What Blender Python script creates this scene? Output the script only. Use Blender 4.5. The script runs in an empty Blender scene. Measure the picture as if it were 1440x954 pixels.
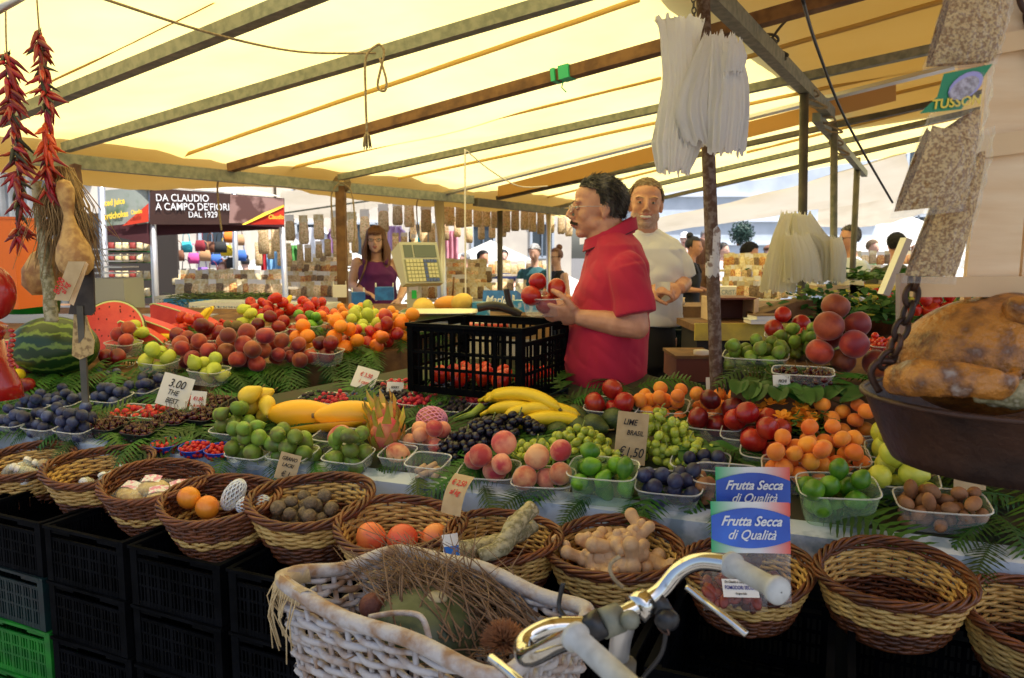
import bpy, math, random
from mathutils import Vector, Matrix, noise, Quaternion
R = math.radians
V = Vector
random.seed(7)
sc = bpy.context.scene
col = sc.collection
# ---------------------------------------------------------------- camera, world, sun, exposure
F = 1050.0; EYE = V((0, 0, 1.5)); PITCH = math.atan(122 / F)
cam = bpy.data.objects.new("camera", bpy.data.cameras.new("camera"))
col.objects.link(cam); sc.camera = cam
cam.location = EYE; cam.rotation_euler = (R(90) - PITCH, 0, 0)
cam.data.sensor_width = 36; cam.data.lens = F / 1440 * 36
cam.data.clip_start = 0.05; cam.data.clip_end = 500
cam.data.dof.use_dof = True; cam.data.dof.focus_distance = 1.9; cam.data.dof.aperture_fstop = 7.0
w = bpy.data.worlds.new("World"); sc.world = w; w.use_nodes = True
nt = w.node_tree; bg = nt.nodes["Background"]; sky = nt.nodes.new("ShaderNodeTexSky")
SUN_EL, SUN_AZ = R(66), R(130)      # azimuth measured from +Y towards +X
sky.sky_type = 'NISHITA'; sky.sun_disc = False; sky.dust_density = 3.0; sky.ozone_density = .6; sky.sun_elevation = SUN_EL; sky.sun_rotation = SUN_AZ
nt.links.new(sky.outputs[0], bg.inputs[0]); bg.inputs[1].default_value = 0.13
sl = bpy.data.lights.new("sun", 'SUN'); so = bpy.data.objects.new("sun", sl); col.objects.link(so)
sl.energy = 5.0; sl.angle = R(0.5); sl.color = (1, .95, .87)
sd = V((math.sin(SUN_AZ) * math.cos(SUN_EL), math.cos(SUN_AZ) * math.cos(SUN_EL), math.sin(SUN_EL)))
so.rotation_euler = sd.to_track_quat('Z', 'Y').to_euler(); so.location = (0, 0, 12)
sc.view_settings.view_transform = 'Standard'; sc.view_settings.look = 'None'
sc.view_settings.gamma = 1; sc.view_settings.exposure = 0.85
try:
    sc.cycles.max_bounces = 8; sc.cycles.transparent_max_bounces = 14
    sc.cycles.diffuse_bounces = 4; sc.cycles.glossy_bounces = 3; sc.cycles.transmission_bounces = 4
except Exception: pass

# ---------------------------------------------------------------- helpers
def ray(px, py):
    X = (px - 720) / F; Y = (477 - py) / F
    c, s = math.cos(PITCH), math.sin(PITCH)
    return V((X, c + Y * s, -s + Y * c))
def P(px, py, D):
    d = ray(px, py); return EYE + d * (D / d.y)
def hit(px, py, p0, n):
    d = ray(px, py); return EYE + d * ((V(p0) - EYE).dot(n) / d.dot(n))
def rnd(a, b): return random.uniform(a, b)

class MB:
    def __init__(s): s.v = []; s.f = []; s.m = []
    def add(s, vs, fs, M=None, mi=0):
        k = len(s.v)
        s.v += [tuple(M @ V(p)) if M is not None else tuple(p) for p in vs]
        s.f += [tuple(i + k for i in f) for f in fs]; s.m += [mi] * len(fs); return s
    def box(s, c, d, M=None, mi=0):
        x, y, z = d[0] / 2, d[1] / 2, d[2] / 2
        vs = [(c[0] + a * x, c[1] + b * y, c[2] + e * z) for e in (-1, 1) for a, b in ((-1, -1), (1, -1), (1, 1), (-1, 1))]
        return s.add(vs, [(3, 2, 1, 0), (4, 5, 6, 7), (0, 1, 5, 4), (1, 2, 6, 5), (2, 3, 7, 6), (3, 0, 4, 7)], M, mi)
    def tube(s, pts, r, n=6, cap=True, M=None, mi=0, sq=False):
        pts = [V(p) for p in pts]; L = len(pts); rs = r if isinstance(r, (list, tuple)) else [r] * L
        vs, fs = [], []; up = None
        for i, p in enumerate(pts):
            t = (pts[min(i + 1, L - 1)] - pts[max(i - 1, 0)])
            t = t.normalized() if t.length > 1e-9 else V((0, 0, 1))
            if up is None:
                up = V((0, 0, 1)) if abs(t.z) < .9 else V((0, 1, 0))
            a = t.cross(up)
            if a.length < 1e-6: a = t.cross(V((1, 0, 0)))
            a.normalize(); b = a.cross(t).normalized(); up = b
            for k in range(n):
                th = 2 * math.pi * (k + (.5 if sq else 0)) / n
                vs.append(p + (a * math.cos(th) + b * math.sin(th)) * rs[i])
        for i in range(L - 1):
            for k in range(n):
                q = (k + 1) % n; fs.append((i * n + k, i * n + q, (i + 1) * n + q, (i + 1) * n + k))
        if cap: fs += [tuple(range(n - 1, -1, -1)), tuple(range((L - 1) * n, L * n))]
        return s.add(vs, fs, M, mi)
    def bar(s, a, b, wd, ht, M=None, mi=0):      # rectangular bar between two points, wd horizontal, ht vertical
        a, b = V(a), V(b); t = (b - a).normalized()
        u = V((0, 0, 1)) if abs(t.z) < .95 else V((0, 1, 0))
        x = t.cross(u).normalized() * wd / 2; y = x.normalized().cross(t).normalized() * ht / 2
        vs = [p + i * x + j * y for p in (a, b) for i, j in ((-1, -1), (1, -1), (1, 1), (-1, 1))]
        return s.add(vs, [(3, 2, 1, 0), (4, 5, 6, 7), (0, 1, 5, 4), (1, 2, 6, 5), (2, 3, 7, 6), (3, 0, 4, 7)], M, mi)
    def ell(s, c, r, n=16, m=10, M=None, mi=0, rot=None):
        if not isinstance(r, (list, tuple)): r = (r, r, r)
        vs = [(0, 0, -1)]; fs = []
        for j in range(1, m):
            a = math.pi * j / m - math.pi / 2
            for i in range(n):
                b = 2 * math.pi * i / n; vs.append((math.cos(a) * math.cos(b), math.cos(a) * math.sin(b), math.sin(a)))
        vs.append((0, 0, 1)); T = len(vs) - 1
        for i in range(n):
            q = (i + 1) % n; fs.append((0, 1 + q, 1 + i)); fs.append((T, T - n + i, T - n + q))
            for j in range(m - 2): fs.append((1 + j * n + i, 1 + j * n + q, 1 + (j + 1) * n + q, 1 + (j + 1) * n + i))
        o = []
        for p in vs:
            q = V((p[0] * r[0], p[1] * r[1], p[2] * r[2]))
            if rot is not None: q = rot @ q
            o.append(q + V(c))
        return s.add(o, fs, M, mi)
    def lathe(s, prof, n=20, M=None, mi=0, sx=1, sy=1, fn=None, se=None):
        vs, fs = [], []
        for r, z in prof:
            for k in range(n):
                th = 2 * math.pi * k / n; c, d = math.cos(th), math.sin(th)
                if se: c = math.copysign(abs(c) ** se, c); d = math.copysign(abs(d) ** se, d)
                q = V((r * c * sx, r * d * sy, z))
                vs.append(fn(q, th) if fn else q)
        for i in range(len(prof) - 1):
            for k in range(n):
                q = (k + 1) % n; fs.append((i * n + k, i * n + q, (i + 1) * n + q, (i + 1) * n + k))
        return s.add(vs, fs, M, mi)
    def sheet(s, fn, nu, nv, M=None, mi=0):
        vs = [fn(i / nu, j / nv) for j in range(nv + 1) for i in range(nu + 1)]
        fs = [(j * (nu + 1) + i, j * (nu + 1) + i + 1, (j + 1) * (nu + 1) + i + 1, (j + 1) * (nu + 1) + i) for j in range(nv) for i in range(nu)]
        return s.add(vs, fs, M, mi)
    def loft(s, secs, n=24, M=None, mi=0, se=1.0):   # secs: (x, y, z, rx, ry)
        vs, fs = [], []
        for (x, y, z, rx, ry) in secs:
            for k in range(n):
                th = 2 * math.pi * k / n; c, d = math.cos(th), math.sin(th)
                c = math.copysign(abs(c) ** se, c); d = math.copysign(abs(d) ** se, d)
                vs.append((x + rx * c, y + ry * d, z))
        for i in range(len(secs) - 1):
            for k in range(n):
                q = (k + 1) % n; fs.append((i * n + k, i * n + q, (i + 1) * n + q, (i + 1) * n + k))
        fs += [tuple(range(n - 1, -1, -1)), tuple(range((len(secs) - 1) * n, len(secs) * n))]
        return s.add(vs, fs, M, mi)
    def mesh(s, name, mats, smooth=True):
        me = bpy.data.meshes.new(name); me.from_pydata(s.v, [], s.f)
        if not isinstance(mats, (list, tuple)): mats = [mats]
        for m_ in mats: me.materials.append(m_)
        if any(s.m): me.polygons.foreach_set("material_index", s.m)
        me.polygons.foreach_set("use_smooth", [smooth] * len(s.f)); me.update(); return me
    def build(s, name, mats, parent=None, smooth=True, M=None):
        return put(name, s.mesh(name, mats, smooth), parent, M)
def put(name, me, parent=None, M=None):
    o = bpy.data.objects.new(name, me); col.objects.link(o)
    if parent is not None: o.parent = parent
    if M is not None: o.matrix_basis = M
    return o
def tag(o, label=None, cat=None, group=None, kind=None):
    if label: o['label'] = label
    if cat: o['category'] = cat
    if group: o['group'] = group
    if kind: o['kind'] = kind
    return o
def thing(name, label, cat, loc=(0, 0, 0), rotz=0, group=None, M=None):
    o = bpy.data.objects.new(name, None); col.objects.link(o); o.empty_display_size = .05
    o.location = loc; o.rotation_euler = (0, 0, rotz)
    if M is not None: o.matrix_basis = M
    return tag(o, label, cat, group)
def dup(root, M=None, label=None, group=None):
    r = root.copy(); col.objects.link(r)
    if M is not None: r.matrix_basis = M
    if label: r['label'] = label
    if group: r['group'] = group
    for ch in list(root.children):
        c = ch.copy(); col.objects.link(c); c.parent = r
        for g in ch.children:
            d = g.copy(); col.objects.link(d); d.parent = c
    return r
def TM(loc, rz=0, rx=0, ry=0, s=1):
    M = Matrix.Translation(V(loc)) @ Matrix.Rotation(rz, 4, 'Z') @ Matrix.Rotation(rx, 4, 'X') @ Matrix.Rotation(ry, 4, 'Y')
    if s != 1: M = M @ (Matrix.Scale(s, 4) if not isinstance(s, (list, tuple)) else Matrix.Diagonal(V((*s, 1))))
    return M
def frame(p, x, up):   # matrix with local x along x, z near up
    z = V(up).normalized(); x = (V(x) - z * V(x).dot(z)).normalized(); y = z.cross(x)
    M = Matrix((x, y, z)).transposed().to_4x4(); M.translation = V(p); return M
def catmull(pts, k=6):
    pts = [V(p) for p in pts]; q = [pts[0]] + pts + [pts[-1]]; out = []
    for i in range(1, len(q) - 2):
        a, b, c, d = q[i - 1], q[i], q[i + 1], q[i + 2]
        for j in range(k):
            t = j / k
            out.append(.5 * ((2 * b) + (c - a) * t + (2 * a - 5 * b + 4 * c - d) * t * t + (3 * b - a - 3 * c + d) * t ** 3))
    return out + [pts[-1]]
def text(body, size, parent, mat_, M, name="lettering", align='LEFT', shear=0, ext=.0004, sx=1.0, bold=0, spacing=1.0):
    cu = bpy.data.curves.new(name, 'FONT'); cu.body = body; cu.size = size; cu.extrude = ext
    cu.align_x = align; cu.shear = shear; cu.offset = bold; cu.space_character = spacing; cu.resolution_u = 3
    t = bpy.data.objects.new("tmp", cu); col.objects.link(t)
    bpy.context.view_layer.update()
    me = bpy.data.meshes.new_from_object(t.evaluated_get(bpy.context.evaluated_depsgraph_get()))
    bpy.data.objects.remove(t); me.materials.clear(); me.materials.append(mat_)
    if sx != 1: me.transform(Matrix.Diagonal((sx, 1, 1, 1)))
    return put(name, me, parent, M)
def remesh(mb, name, mats, voxel=.006, smooth=4, parent=None, M=None, paint=None, extra=None):
    me = mb.mesh("tmp", mats); o = bpy.data.objects.new("tmp", me); col.objects.link(o)
    a = o.modifiers.new("r", 'REMESH'); a.mode = 'VOXEL'; a.voxel_size = voxel; a.use_smooth_shade = True
    b = o.modifiers.new("s", 'SMOOTH'); b.factor = .6; b.iterations = smooth
    bpy.context.view_layer.update()
    n = bpy.data.meshes.new_from_object(o.evaluated_get(bpy.context.evaluated_depsgraph_get()))
    bpy.data.objects.remove(o); n.name = name; n.materials.clear()
    mats = mats if isinstance(mats, (list, tuple)) else [mats]
    for m_ in mats: n.materials.append(m_)
    vs = [v.co.copy() for v in n.vertices]; fs = [tuple(p.vertices) for p in n.polygons]
    mi = [0] * len(fs)
    if paint: mi = [paint(sum((vs[k] for k in f), V()) / len(f)) for f in fs]
    q = MB(); q.add(vs, fs); q.m = mi
    if extra: q.add(extra.v, extra.f); q.m[len(fs):] = extra.m
    return q.build(name, mats, parent, True, M)

# ---------------------------------------------------------------- materials
def mat(name, c, rough=.6, c2=None, scale=20, ramp=(.4, .6), bump=0, bscale=None, metal=0, spec=.5, coat=0, trans=0, sss=0, alpha=1, hv=0, vv=0, detail=8, stretch=None, c3=None, sheen=0):
    m = bpy.data.materials.new(name); m.use_nodes = True; t = m.node_tree; N, L = t.nodes, t.links
    b = N["Principled BSDF"]; I = b.inputs
    I["Base Color"].default_value = (*c, 1); I["Roughness"].default_value = rough; I["Metallic"].default_value = metal
    I["Specular IOR Level"].default_value = spec; I["Coat Weight"].default_value = coat; I["Alpha"].default_value = alpha
    I["Sheen Weight"].default_value = sheen
    if sss: I["Subsurface Weight"].default_value = sss; I["Subsurface Radius"].default_value = (.02, .008, .004); I["Subsurface Scale"].default_value = .3
    tc = N.new("ShaderNodeTexCoord"); mp = N.new("ShaderNodeMapping"); L.new(tc.outputs["Object"], mp.inputs[0])
    if stretch: mp.inputs["Scale"].default_value = stretch
    oi = N.new("ShaderNodeObjectInfo"); ml = N.new("ShaderNodeMath"); ml.operation = 'MULTIPLY'; ml.inputs[1].default_value = 37
    L.new(oi.outputs["Random"], ml.inputs[0])
    out = None
    if c2 is not None:
        nz = N.new("ShaderNodeTexNoise"); nz.noise_dimensions = '4D'; nz.inputs["Scale"].default_value = scale; nz.inputs["Detail"].default_value = detail
        L.new(mp.outputs[0], nz.inputs["Vector"]); L.new(ml.outputs[0], nz.inputs["W"])
        rp = N.new("ShaderNodeValToRGB"); e = rp.color_ramp.elements
        e[0].position, e[1].position = ramp; e[0].color = (*c, 1); e[1].color = (*c2, 1)
        if c3 is not None: q = e.new(min(1, ramp[1] + .12)); q.color = (*c3, 1)
        L.new(nz.outputs["Fac"], rp.inputs[0]); out = rp.outputs[0]
    if hv or vv:
        hs = N.new("ShaderNodeHueSaturation")
        if out: L.new(out, hs.inputs["Color"])
        else: hs.inputs["Color"].default_value = (*c, 1)
        for amt, inp, base in ((hv, "Hue", .5), (vv, "Value", 1)):
            if amt:
                mr = N.new("ShaderNodeMapRange"); mr.inputs[3].default_value = base - amt; mr.inputs[4].default_value = base + amt
                f_ = N.new("ShaderNodeMath"); f_.operation = 'FRACT'; k_ = N.new("ShaderNodeMath"); k_.operation = 'MULTIPLY'; k_.inputs[1].default_value = 7.3 if inp == "Hue" else 13.7
                L.new(oi.outputs["Random"], k_.inputs[0]); L.new(k_.outputs[0], f_.inputs[0]); L.new(f_.outputs[0], mr.inputs[0]); L.new(mr.outputs[0], hs.inputs[inp])
        out = hs.outputs[0]
    if out: L.new(out, I["Base Color"])
    if bump:
        nb = N.new("ShaderNodeTexNoise"); nb.inputs["Scale"].default_value = bscale or scale * 3; nb.inputs["Detail"].default_value = 5
        L.new(mp.outputs[0], nb.inputs["Vector"])
        bp = N.new("ShaderNodeBump"); bp.inputs["Strength"].default_value = min(1, bump); bp.inputs["Distance"].default_value = .004 * max(1, bump)
        L.new(nb.outputs["Fac"], bp.inputs["Height"]); L.new(bp.outputs[0], I["Normal"])
    if trans:   # thin translucent sheet
        tr = N.new("ShaderNodeBsdfTranslucent"); mx = N.new("ShaderNodeMixShader"); mx.inputs[0].default_value = trans
        tr.inputs[0].default_value = (*c, 1)
        if out: L.new(out, tr.inputs[0])
        L.new(b.outputs[0], mx.inputs[1]); L.new(tr.outputs[0], mx.inputs[2]); L.new(mx.outputs[0], N["Material Output"].inputs[0])
    return m
def clearmat(name, c=(.95, .97, .97), a=.1, rough=.12, edge=.55):   # thin clear plastic: see-through, shiny, denser at grazing angles
    m = bpy.data.materials.new(name); m.use_nodes = True; t = m.node_tree; N, L = t.nodes, t.links
    b = N["Principled BSDF"]; b.inputs["Base Color"].default_value = (*c, 1); b.inputs["Roughness"].default_value = rough
    tr = N.new("ShaderNodeBsdfTransparent"); tr.inputs[0].default_value = (*[.5 + .5 * k for k in c], 1)
    mx = N.new("ShaderNodeMixShader"); lw = N.new("ShaderNodeLayerWeight"); lw.inputs[0].default_value = .25
    mr = N.new("ShaderNodeMapRange"); mr.inputs[3].default_value = a; mr.inputs[4].default_value = edge
    L.new(lw.outputs["Facing"], mr.inputs[0]); L.new(mr.outputs[0], mx.inputs[0])
    L.new(tr.outputs[0], mx.inputs[1]); L.new(b.outputs[0], mx.inputs[2]); L.new(mx.outputs[0], N["Material Output"].inputs[0])
    return m
M_ = {}
M_['steel'] = mat("galvanised steel", (.17, .18, .14), .55, (.26, .26, .2), 30, metal=.3, bump=.2)
M_['steel_dark'] = mat("dark steel", (.07, .065, .05), .6, (.12, .1, .07), 12, metal=.2, bump=.3)
M_['rust'] = mat("rusty tube", (.09, .045, .03), .8, (.2, .15, .13), 60, (.45, .62), bump=.6)
M_['wood_old'] = mat("old brown wood", (.22, .11, .04), .75, (.12, .055, .022), 14, bump=.5, stretch=(1, 1, 1))
M_['wood_pale'] = mat("pale crate wood", (.85, .64, .40), .6, (.74, .50, .27), 6, (.35, .7), bump=.15, stretch=(1, 1, 8))
M_['wood_knot'] = mat("pale knotty slat", (.72, .5, .27), .65, (.25, .13, .05), 16, (.66, .74), bump=.2)
M_['chrome'] = mat("chrome", (.62, .61, .58), .1, (.25, .2, .14), 70, (.56, .72), metal=1)
M_['alu'] = mat("aluminium", (.6, .6, .6), .35, metal=.8)
M_['rope'] = mat("hemp rope", (.38, .29, .17), .9, (.25, .18, .1), 120, bump=.6)
M_['black'] = mat("black plastic", (.012, .012, .014), .38, (.02, .02, .022), 30, bump=.1)
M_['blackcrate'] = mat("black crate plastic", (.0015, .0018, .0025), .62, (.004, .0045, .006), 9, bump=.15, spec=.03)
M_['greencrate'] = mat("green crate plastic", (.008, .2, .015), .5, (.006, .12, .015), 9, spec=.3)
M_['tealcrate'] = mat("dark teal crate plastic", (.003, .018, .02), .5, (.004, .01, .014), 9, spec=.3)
M_['white'] = mat("white paint", (.75, .77, .8), .6, (.5, .58, .66), 9, (.5, .7), bump=.3)
M_['paper'] = mat("card", (.78, .74, .68), .8, vv=.05)
M_['kraft'] = mat("kraft paper", (.55, .4, .22), .85, (.48, .34, .18), 30, bump=.1)
M_['redink'] = mat("red ink", (.6, .03, .03), .8)
M_['blackink'] = mat("black ink", (.015, .015, .02), .8)
M_['whiteink'] = mat("white print", (.85, .85, .85), .6)
M_['clear'] = clearmat("clear plastic", a=.07, edge=.5)
M_['cleargreen'] = clearmat("clear green-tint plastic", c=(.75, .95, .7), a=.12, edge=.5)
M_['cleared'] = clearmat("thick clear plastic rim", c=(.95, .95, .93), a=.3, edge=.8)
M_['cello'] = clearmat("cellophane", a=.035, rough=.1, edge=.34)
M_['stem'] = mat("fruit stalk", (.2, .13, .05), .8)
# ================================================================ SETTING
M_['stone'] = mat("paving stone", (.16, .15, .145), .8, (.12, .115, .11), 3, bump=.6, bscale=25)
def ground_mat():
    m = M_['stone']; t = m.node_tree; N, L = t.nodes, t.links; b = N["Principled BSDF"]
    br = N.new("ShaderNodeTexBrick"); tc = N.new("ShaderNodeTexCoord"); L.new(tc.outputs["Object"], br.inputs[0])
    br.inputs["Scale"].default_value = 7; br.inputs["Color1"].default_value = (.17, .16, .155, 1); br.inputs["Color2"].default_value = (.12, .115, .11, 1)
    br.inputs["Mortar"].default_value = (.05, .05, .045, 1); br.inputs["Mortar Size"].default_value = .015; br.offset = .5
    L.new(br.outputs[0], b.inputs["Base Color"])
ground_mat()
tag(MB().sheet(lambda u, v: (-120 + 240 * u, -60 + 240 * v, 0), 8, 8).build("ground", M_['stone'], smooth=False), kind='structure')

# ---- awning geometry: every awning member lies in one sloping roof plane
RO = V((-2.35, 3.89, 2.0)); RD = V((.56, .83, 0)).normalized(); RS = V((.83, -.56, .107))
RN = RD.cross(RS).normalized(); RN = RN if RN.z > 0 else -RN
def roofp(t, s, off=0): return RO + RD * t + RS * s + V((0, 0, off))
def roofpx(px, py, off=0): return hit(px, py, RO + V((0, 0, off)), RN)
def roofts(p):
    d = p - RO; s = (d.x * .83 + d.y * -.56) / (.83 ** 2 + .56 ** 2); return d.x * RD.x + d.y * RD.y, s
M_['canvas'] = mat("cream awning canvas", (.90, .77, .31), .8, (.84, .69, .24), 1.6, (.38, .66), trans=.70, bump=.25, bscale=4)
M_['canvas_seam'] = mat("awning seam", (.74, .54, .2), .9, trans=.5)
M_['canvas_brown'] = mat("brown over-awning", (.5, .33, .16), .9, (.42, .28, .14), 2, trans=.35)
M_['tarp'] = mat("pale tarpaulin", (.74, .68, .56), .75, (.62, .55, .42), 1.5, (.4, .65), trans=.35, bump=.3, bscale=5)
def canvas(u, v):
    t = -1.6 + 7.8 * u; s = -.6 + 6.45 * v
    z = .09 + .035 * math.sin(t * 3.0) * math.sin(s * 1.1) + .03 * noise.noise(V((t * 1.3, s * 1.3, 0))) + .016 * noise.noise(V((t * 6, s * 1.5, 3)))
    z = max(z, .05)
    if s < 0: z -= .05 + .05 * (-s) - .04 * math.sin(t * 2.2) * s
    return roofp(t, s, z)
aw = thing("awning", "large cream canvas awning spread over the whole fruit stall", "awning", RO)
mv = Matrix.Translation(-RO)
o = MB().sheet(canvas, 90, 60).build("canvas_sheet", M_['canvas'], aw, M=mv)
seams = [((0, 147), (300, 0)), ((260, 218), (900, 0)), ((355, 250), (930, 110)), ((560, 252), (925, 173)), ((1035, 85), (1330, 2)),
         ((1040, 150), (1300, 95)), ((1160, 175), (1290, 150)), ((1040, 185), (1290, 125)), ((720, 290), (925, 240)), ((1050, 215), (1270, 160)), ((1010, 240), (1240, 190))]
for a, b in seams:
    A, B = roofpx(*a, .07), roofpx(*b, .07); B = A + (B - A) * (1.5 if b[0] > 1000 else 1.0)
    pts = [A.lerp(B, i / 24) for i in range(25)]
    pts = [p + RD * (.012 * noise.noise(p * 3)) for p in pts]
    side = RD * (.005 if b[0] > 925 else .003); vs = []; 
    for p in pts: vs += [p - side + V((0, 0, -.008)), p + side + V((0, 0, -.008)), p + side + V((0, 0, .012)), p - side + V((0, 0, .012))]
    q = MB(); fs = []
    for i in range(24):
        for k in range(4): j = (k + 1) % 4; fs.append((i * 4 + k, i * 4 + j, i * 4 + 4 + j, i * 4 + 4 + k))
    q.add(vs, fs).build("seam", M_['canvas_seam'], aw, M=mv)
# two awnings added above the canvas to shade its right and left parts brown
def over(name, label, t0, t1, s0, s1, z0, z1, m='canvas_brown', n=30):
    q = MB().sheet(lambda u, v: roofp(t0 + (t1 - t0) * u, s0 + (s1 - s0) * v, z0 + (z1 - z0) * v + .03 * math.sin(u * 17 + v * 3)), n, 12)
    return tag(q.build(name, M_[m]), label, "awning")
over("right_shade_awning", "brown awning added over the cream canvas towards the right edge to shade it", -1.6, 4.4, 3.05, 6.3, .22, .45)
over("left_shade_awning", "brown awning added over the canvas edge behind the left roof beam to shade it", -1.6, 6.0, -.85, .05, .16, .16)
# rafters
M_['rafter'] = M_['steel']
def rafter(a, b, w_, h_, m, label, ext0=0, ext1=0, off=.02):
    A, B = roofpx(*a, off), roofpx(*b, off); d = (B - A).normalized()
    A = A - d * ext0; B = B + d * ext1; c = (A + B) / 2
    q = MB().bar(A - c, B - c, w_, h_)
    return tag(put("roof_rafter", q.mesh("roof_rafter", m, False), M=Matrix.Translation(c)), label, "rafter", "rafters under the awning")
rafter((80, 137), (425, -2), .05, .045, M_['steel'], "grey steel rafter nearest the top left corner of the awning", .5, 2)
rafter((92, 208), (800, -3), .045, .045, M_['steel'], "long grey steel rafter starting behind the chilli strings", 0, 2)
rafter((325, 236), (925, 68), .06, .05, M_['wood_old'], "brown wooden rafter with a green tape wrapped round it", 0, 1.3)
rafter((478, 250), (930, 152), .045, .04, M_['steel'], "steel rafter with a thin white cord tied on it", 0, 3.2)
rafter((700, 279), (940, 227), .05, .035, M_['steel_dark'], "dark rafter just above the dark-haired seller's head", 0, 4.6)
rafter((780, 293), (940, 256), .05, .035, M_['steel'], "grey rafter just above the fair-haired seller's head", 0, 4.8)
rafter((840, 300), (940, 277), .05, .035, M_['steel_dark'], "farthest dark rafter at the end of the awning", 0, 4.8)
rafter((610, 277), (925, 198), .07, .02, M_['alu'], "pale aluminium rafter beside the orange canvas strip", 0, 4.4, -.0)
strip = MB().sheet(lambda u, v: roofpx(700 + 560 * u, 262 - (262 - 118) * u + v * (20 + 4 * u), .03 - .004 * v), 20, 2)
tag(strip.build("canvas_strip", mat("orange canvas strip", (.55, .3, .08), .9, trans=.3)), "orange-brown canvas strip hanging beside the aluminium rafter", "canvas strip")
# rails
def barthing(name, label, cat, a, b, w_, h_, m, group=None, tube=None):
    a, b = V(a), V(b); c = (a + b) / 2
    q = MB().tube([a - c, b - c], tube, 12) if tube else MB().bar(a - c, b - c, w_, h_)
    return tag(put(name, q.mesh(name, m, bool(tube)), M=Matrix.Translation(c)), label, cat, group)
barthing("roof_beam", "long grey roof beam running back along the left of the stall", "beam", roofp(-.12, 0, -.03), roofp(3.55, 0, -.03), .06, .07, M_['steel'])
barthing("roof_beam", "darker roof beam farther back behind the scale display", "beam", roofp(3.58, .02, -.05), roofp(6.1, .02, -.08), .06, .07, M_['steel_dark'])
rr0, rr1 = P(1010, 0, 2.52), P(1168, 160, 4.5)
d_ = (rr1 - rr0); barthing("roof_beam", "grey roof beam running back above the hanging white bags", "beam", rr0 - d_ * .35, rr1, .05, .06, M_['steel'])
rr2, rr3 = P(1148, 165, 4.35), P(1216, 245, 6.6)
barthing("roof_beam", "thin far roof beam with three posts under it on the right", "beam", rr2, rr3, .045, .05, M_['steel'])
# posts
def post(px, ptop, pbot, D, r, m, label, sq=False, zb=None):
    a, b = P(px[0], ptop, D), P(px[1], pbot, D)
    t = (a - b) / (a.z - b.z); g = b + t * ((zb or 0) - b.z)
    q = MB().tube([g - g, a - g], r * (1.3 if sq else 1), 4 if sq else 14, sq=sq)
    o = put("awning_post", q.mesh("awning_post", m, not sq), M=Matrix.Translation(g)); tag(o, label, "post"); return o
post((988, 1007), -20, 520, 2.36, .021, M_['rust'], "rusty mottled steel post in front with white plastic bags hanging at its top")
post((1131, 1127), 128, 430, 3.8, .022, M_['steel_dark'], "dark steel post behind the cream plastic bags")
post((1173, 1172), 172, 425, 4.75, .022, M_['steel'], "grey steel post just right of the cream plastic bags")
post((1206, 1198), 222, 400, 6.2, .024, M_['steel_dark'], "thin dark post in front of the shopper in pale grey")
post((479, 482), 262, 400, 5.5, .036, M_['wood_old'], "brown wooden post with cord tied at its top left of the woman", True)
post((617, 622), 272, 420, 7.0, .045, M_['alu'], "shiny aluminium post right of the digital scale")
post((703, 703), 285, 410, 8.1, .03, M_['steel_dark'], "thin dark post behind the blue fruit box")
post((771, 772), 300, 400, 9.0, .03, M_['alu'], "pale metal post between the grey-haired woman and the woman with sunglasses")
# white paint patch on rusty post is a band
ps = P(1003, 345, 2.36)
wb = MB().lathe([(.0215, -.09), (.0222, -.085), (.0222, .03), (.0215, .045)], 14, fn=lambda q, th: q + V((0, 0, .03 * noise.noise(q * 60) if abs(q.z) > .02 else 0)))
tag(put("paint_band", wb.mesh("paint_band", mat("chalky white paint", (.62, .58, .56), .8, (.25, .18, .15), 60, (.5, .6))), M=Matrix.Translation(ps)), "chalky white paint band round the rusty steel post", "paint band")
# ropes, cords
def cord(pts, r, label, cat="cord", m='rope', name="cord", k=8):
    pts = [V(p) for p in pts]; c = pts[0]
    q = MB().tube([p - c for p in catmull(pts, k)], r, 6)
    return tag(put(name, q.mesh(name, M_[m]), M=Matrix.Translation(c)), label, cat)
rp = lambda x, y, o=-.02: roofpx(x, y, o)
cord([P(135, -5, 2.0), P(300, 48, 2.4), P(420, 73, 2.8), rp(528, 75)], .004, "long sagging cord crossing the awning at the top left")
kn = rp(532, 72)
def loop(c, s, label):
    pts = [c, c + V((-.04, -.03, 0)) * s, c + V((-.045, -.02, -.12)) * s, c + V((-.04, 0, -.3)) * s]
    cord(pts, .0045, label)
D0 = kn.y
cord([P(533, 62, D0), P(515, 80, D0), P(514, 130, D0), P(516, 186, D0)], .0045, "cord end hanging down with a frayed knot under the steel rafter")
cord([P(533, 62, D0), P(540, 75, D0), P(531, 120, D0), P(541, 128, D0), P(543, 112, D0), P(534, 82, D0)], .0045, "small loop of cord knotted on the steel rafter")
fr = MB()
for i in range(22): a = rnd(0, 6.28); fr.tube([(0, 0, 0), (math.cos(a) * .01, math.sin(a) * .01, -.02), (math.cos(a) * .014, math.sin(a) * .014, -.05 - rnd(0, .02))], .0022, 4)
tag(put("rope_tassel", fr.mesh("rope_tassel", M_['rope']), M=Matrix.Translation(P(516, 184, D0))), "frayed tassel at the end of the hanging cord", "tassel")
D1 = rp(654, 212).y
cord([P(654, 210, D1), P(654, 300, D1), P(655, 440, D1 * .98)], .005, "straight white cord hanging from the rafter to the fruit", m='paper')
cord([P(656, 212, D1), P(690, 240, D1 + .2), P(730, 262, D1 + .4), P(770, 262, D1 + .5)], .004, "twisted pale cord strung below the rafters", m='paper')
cord([P(1129, 0, 2.4), P(1150, 70, 2.8), P(1190, 170, 3.3), P(1255, 285, 3.9)], .006, "black cable running down to the right below the awning", m='black')
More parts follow.
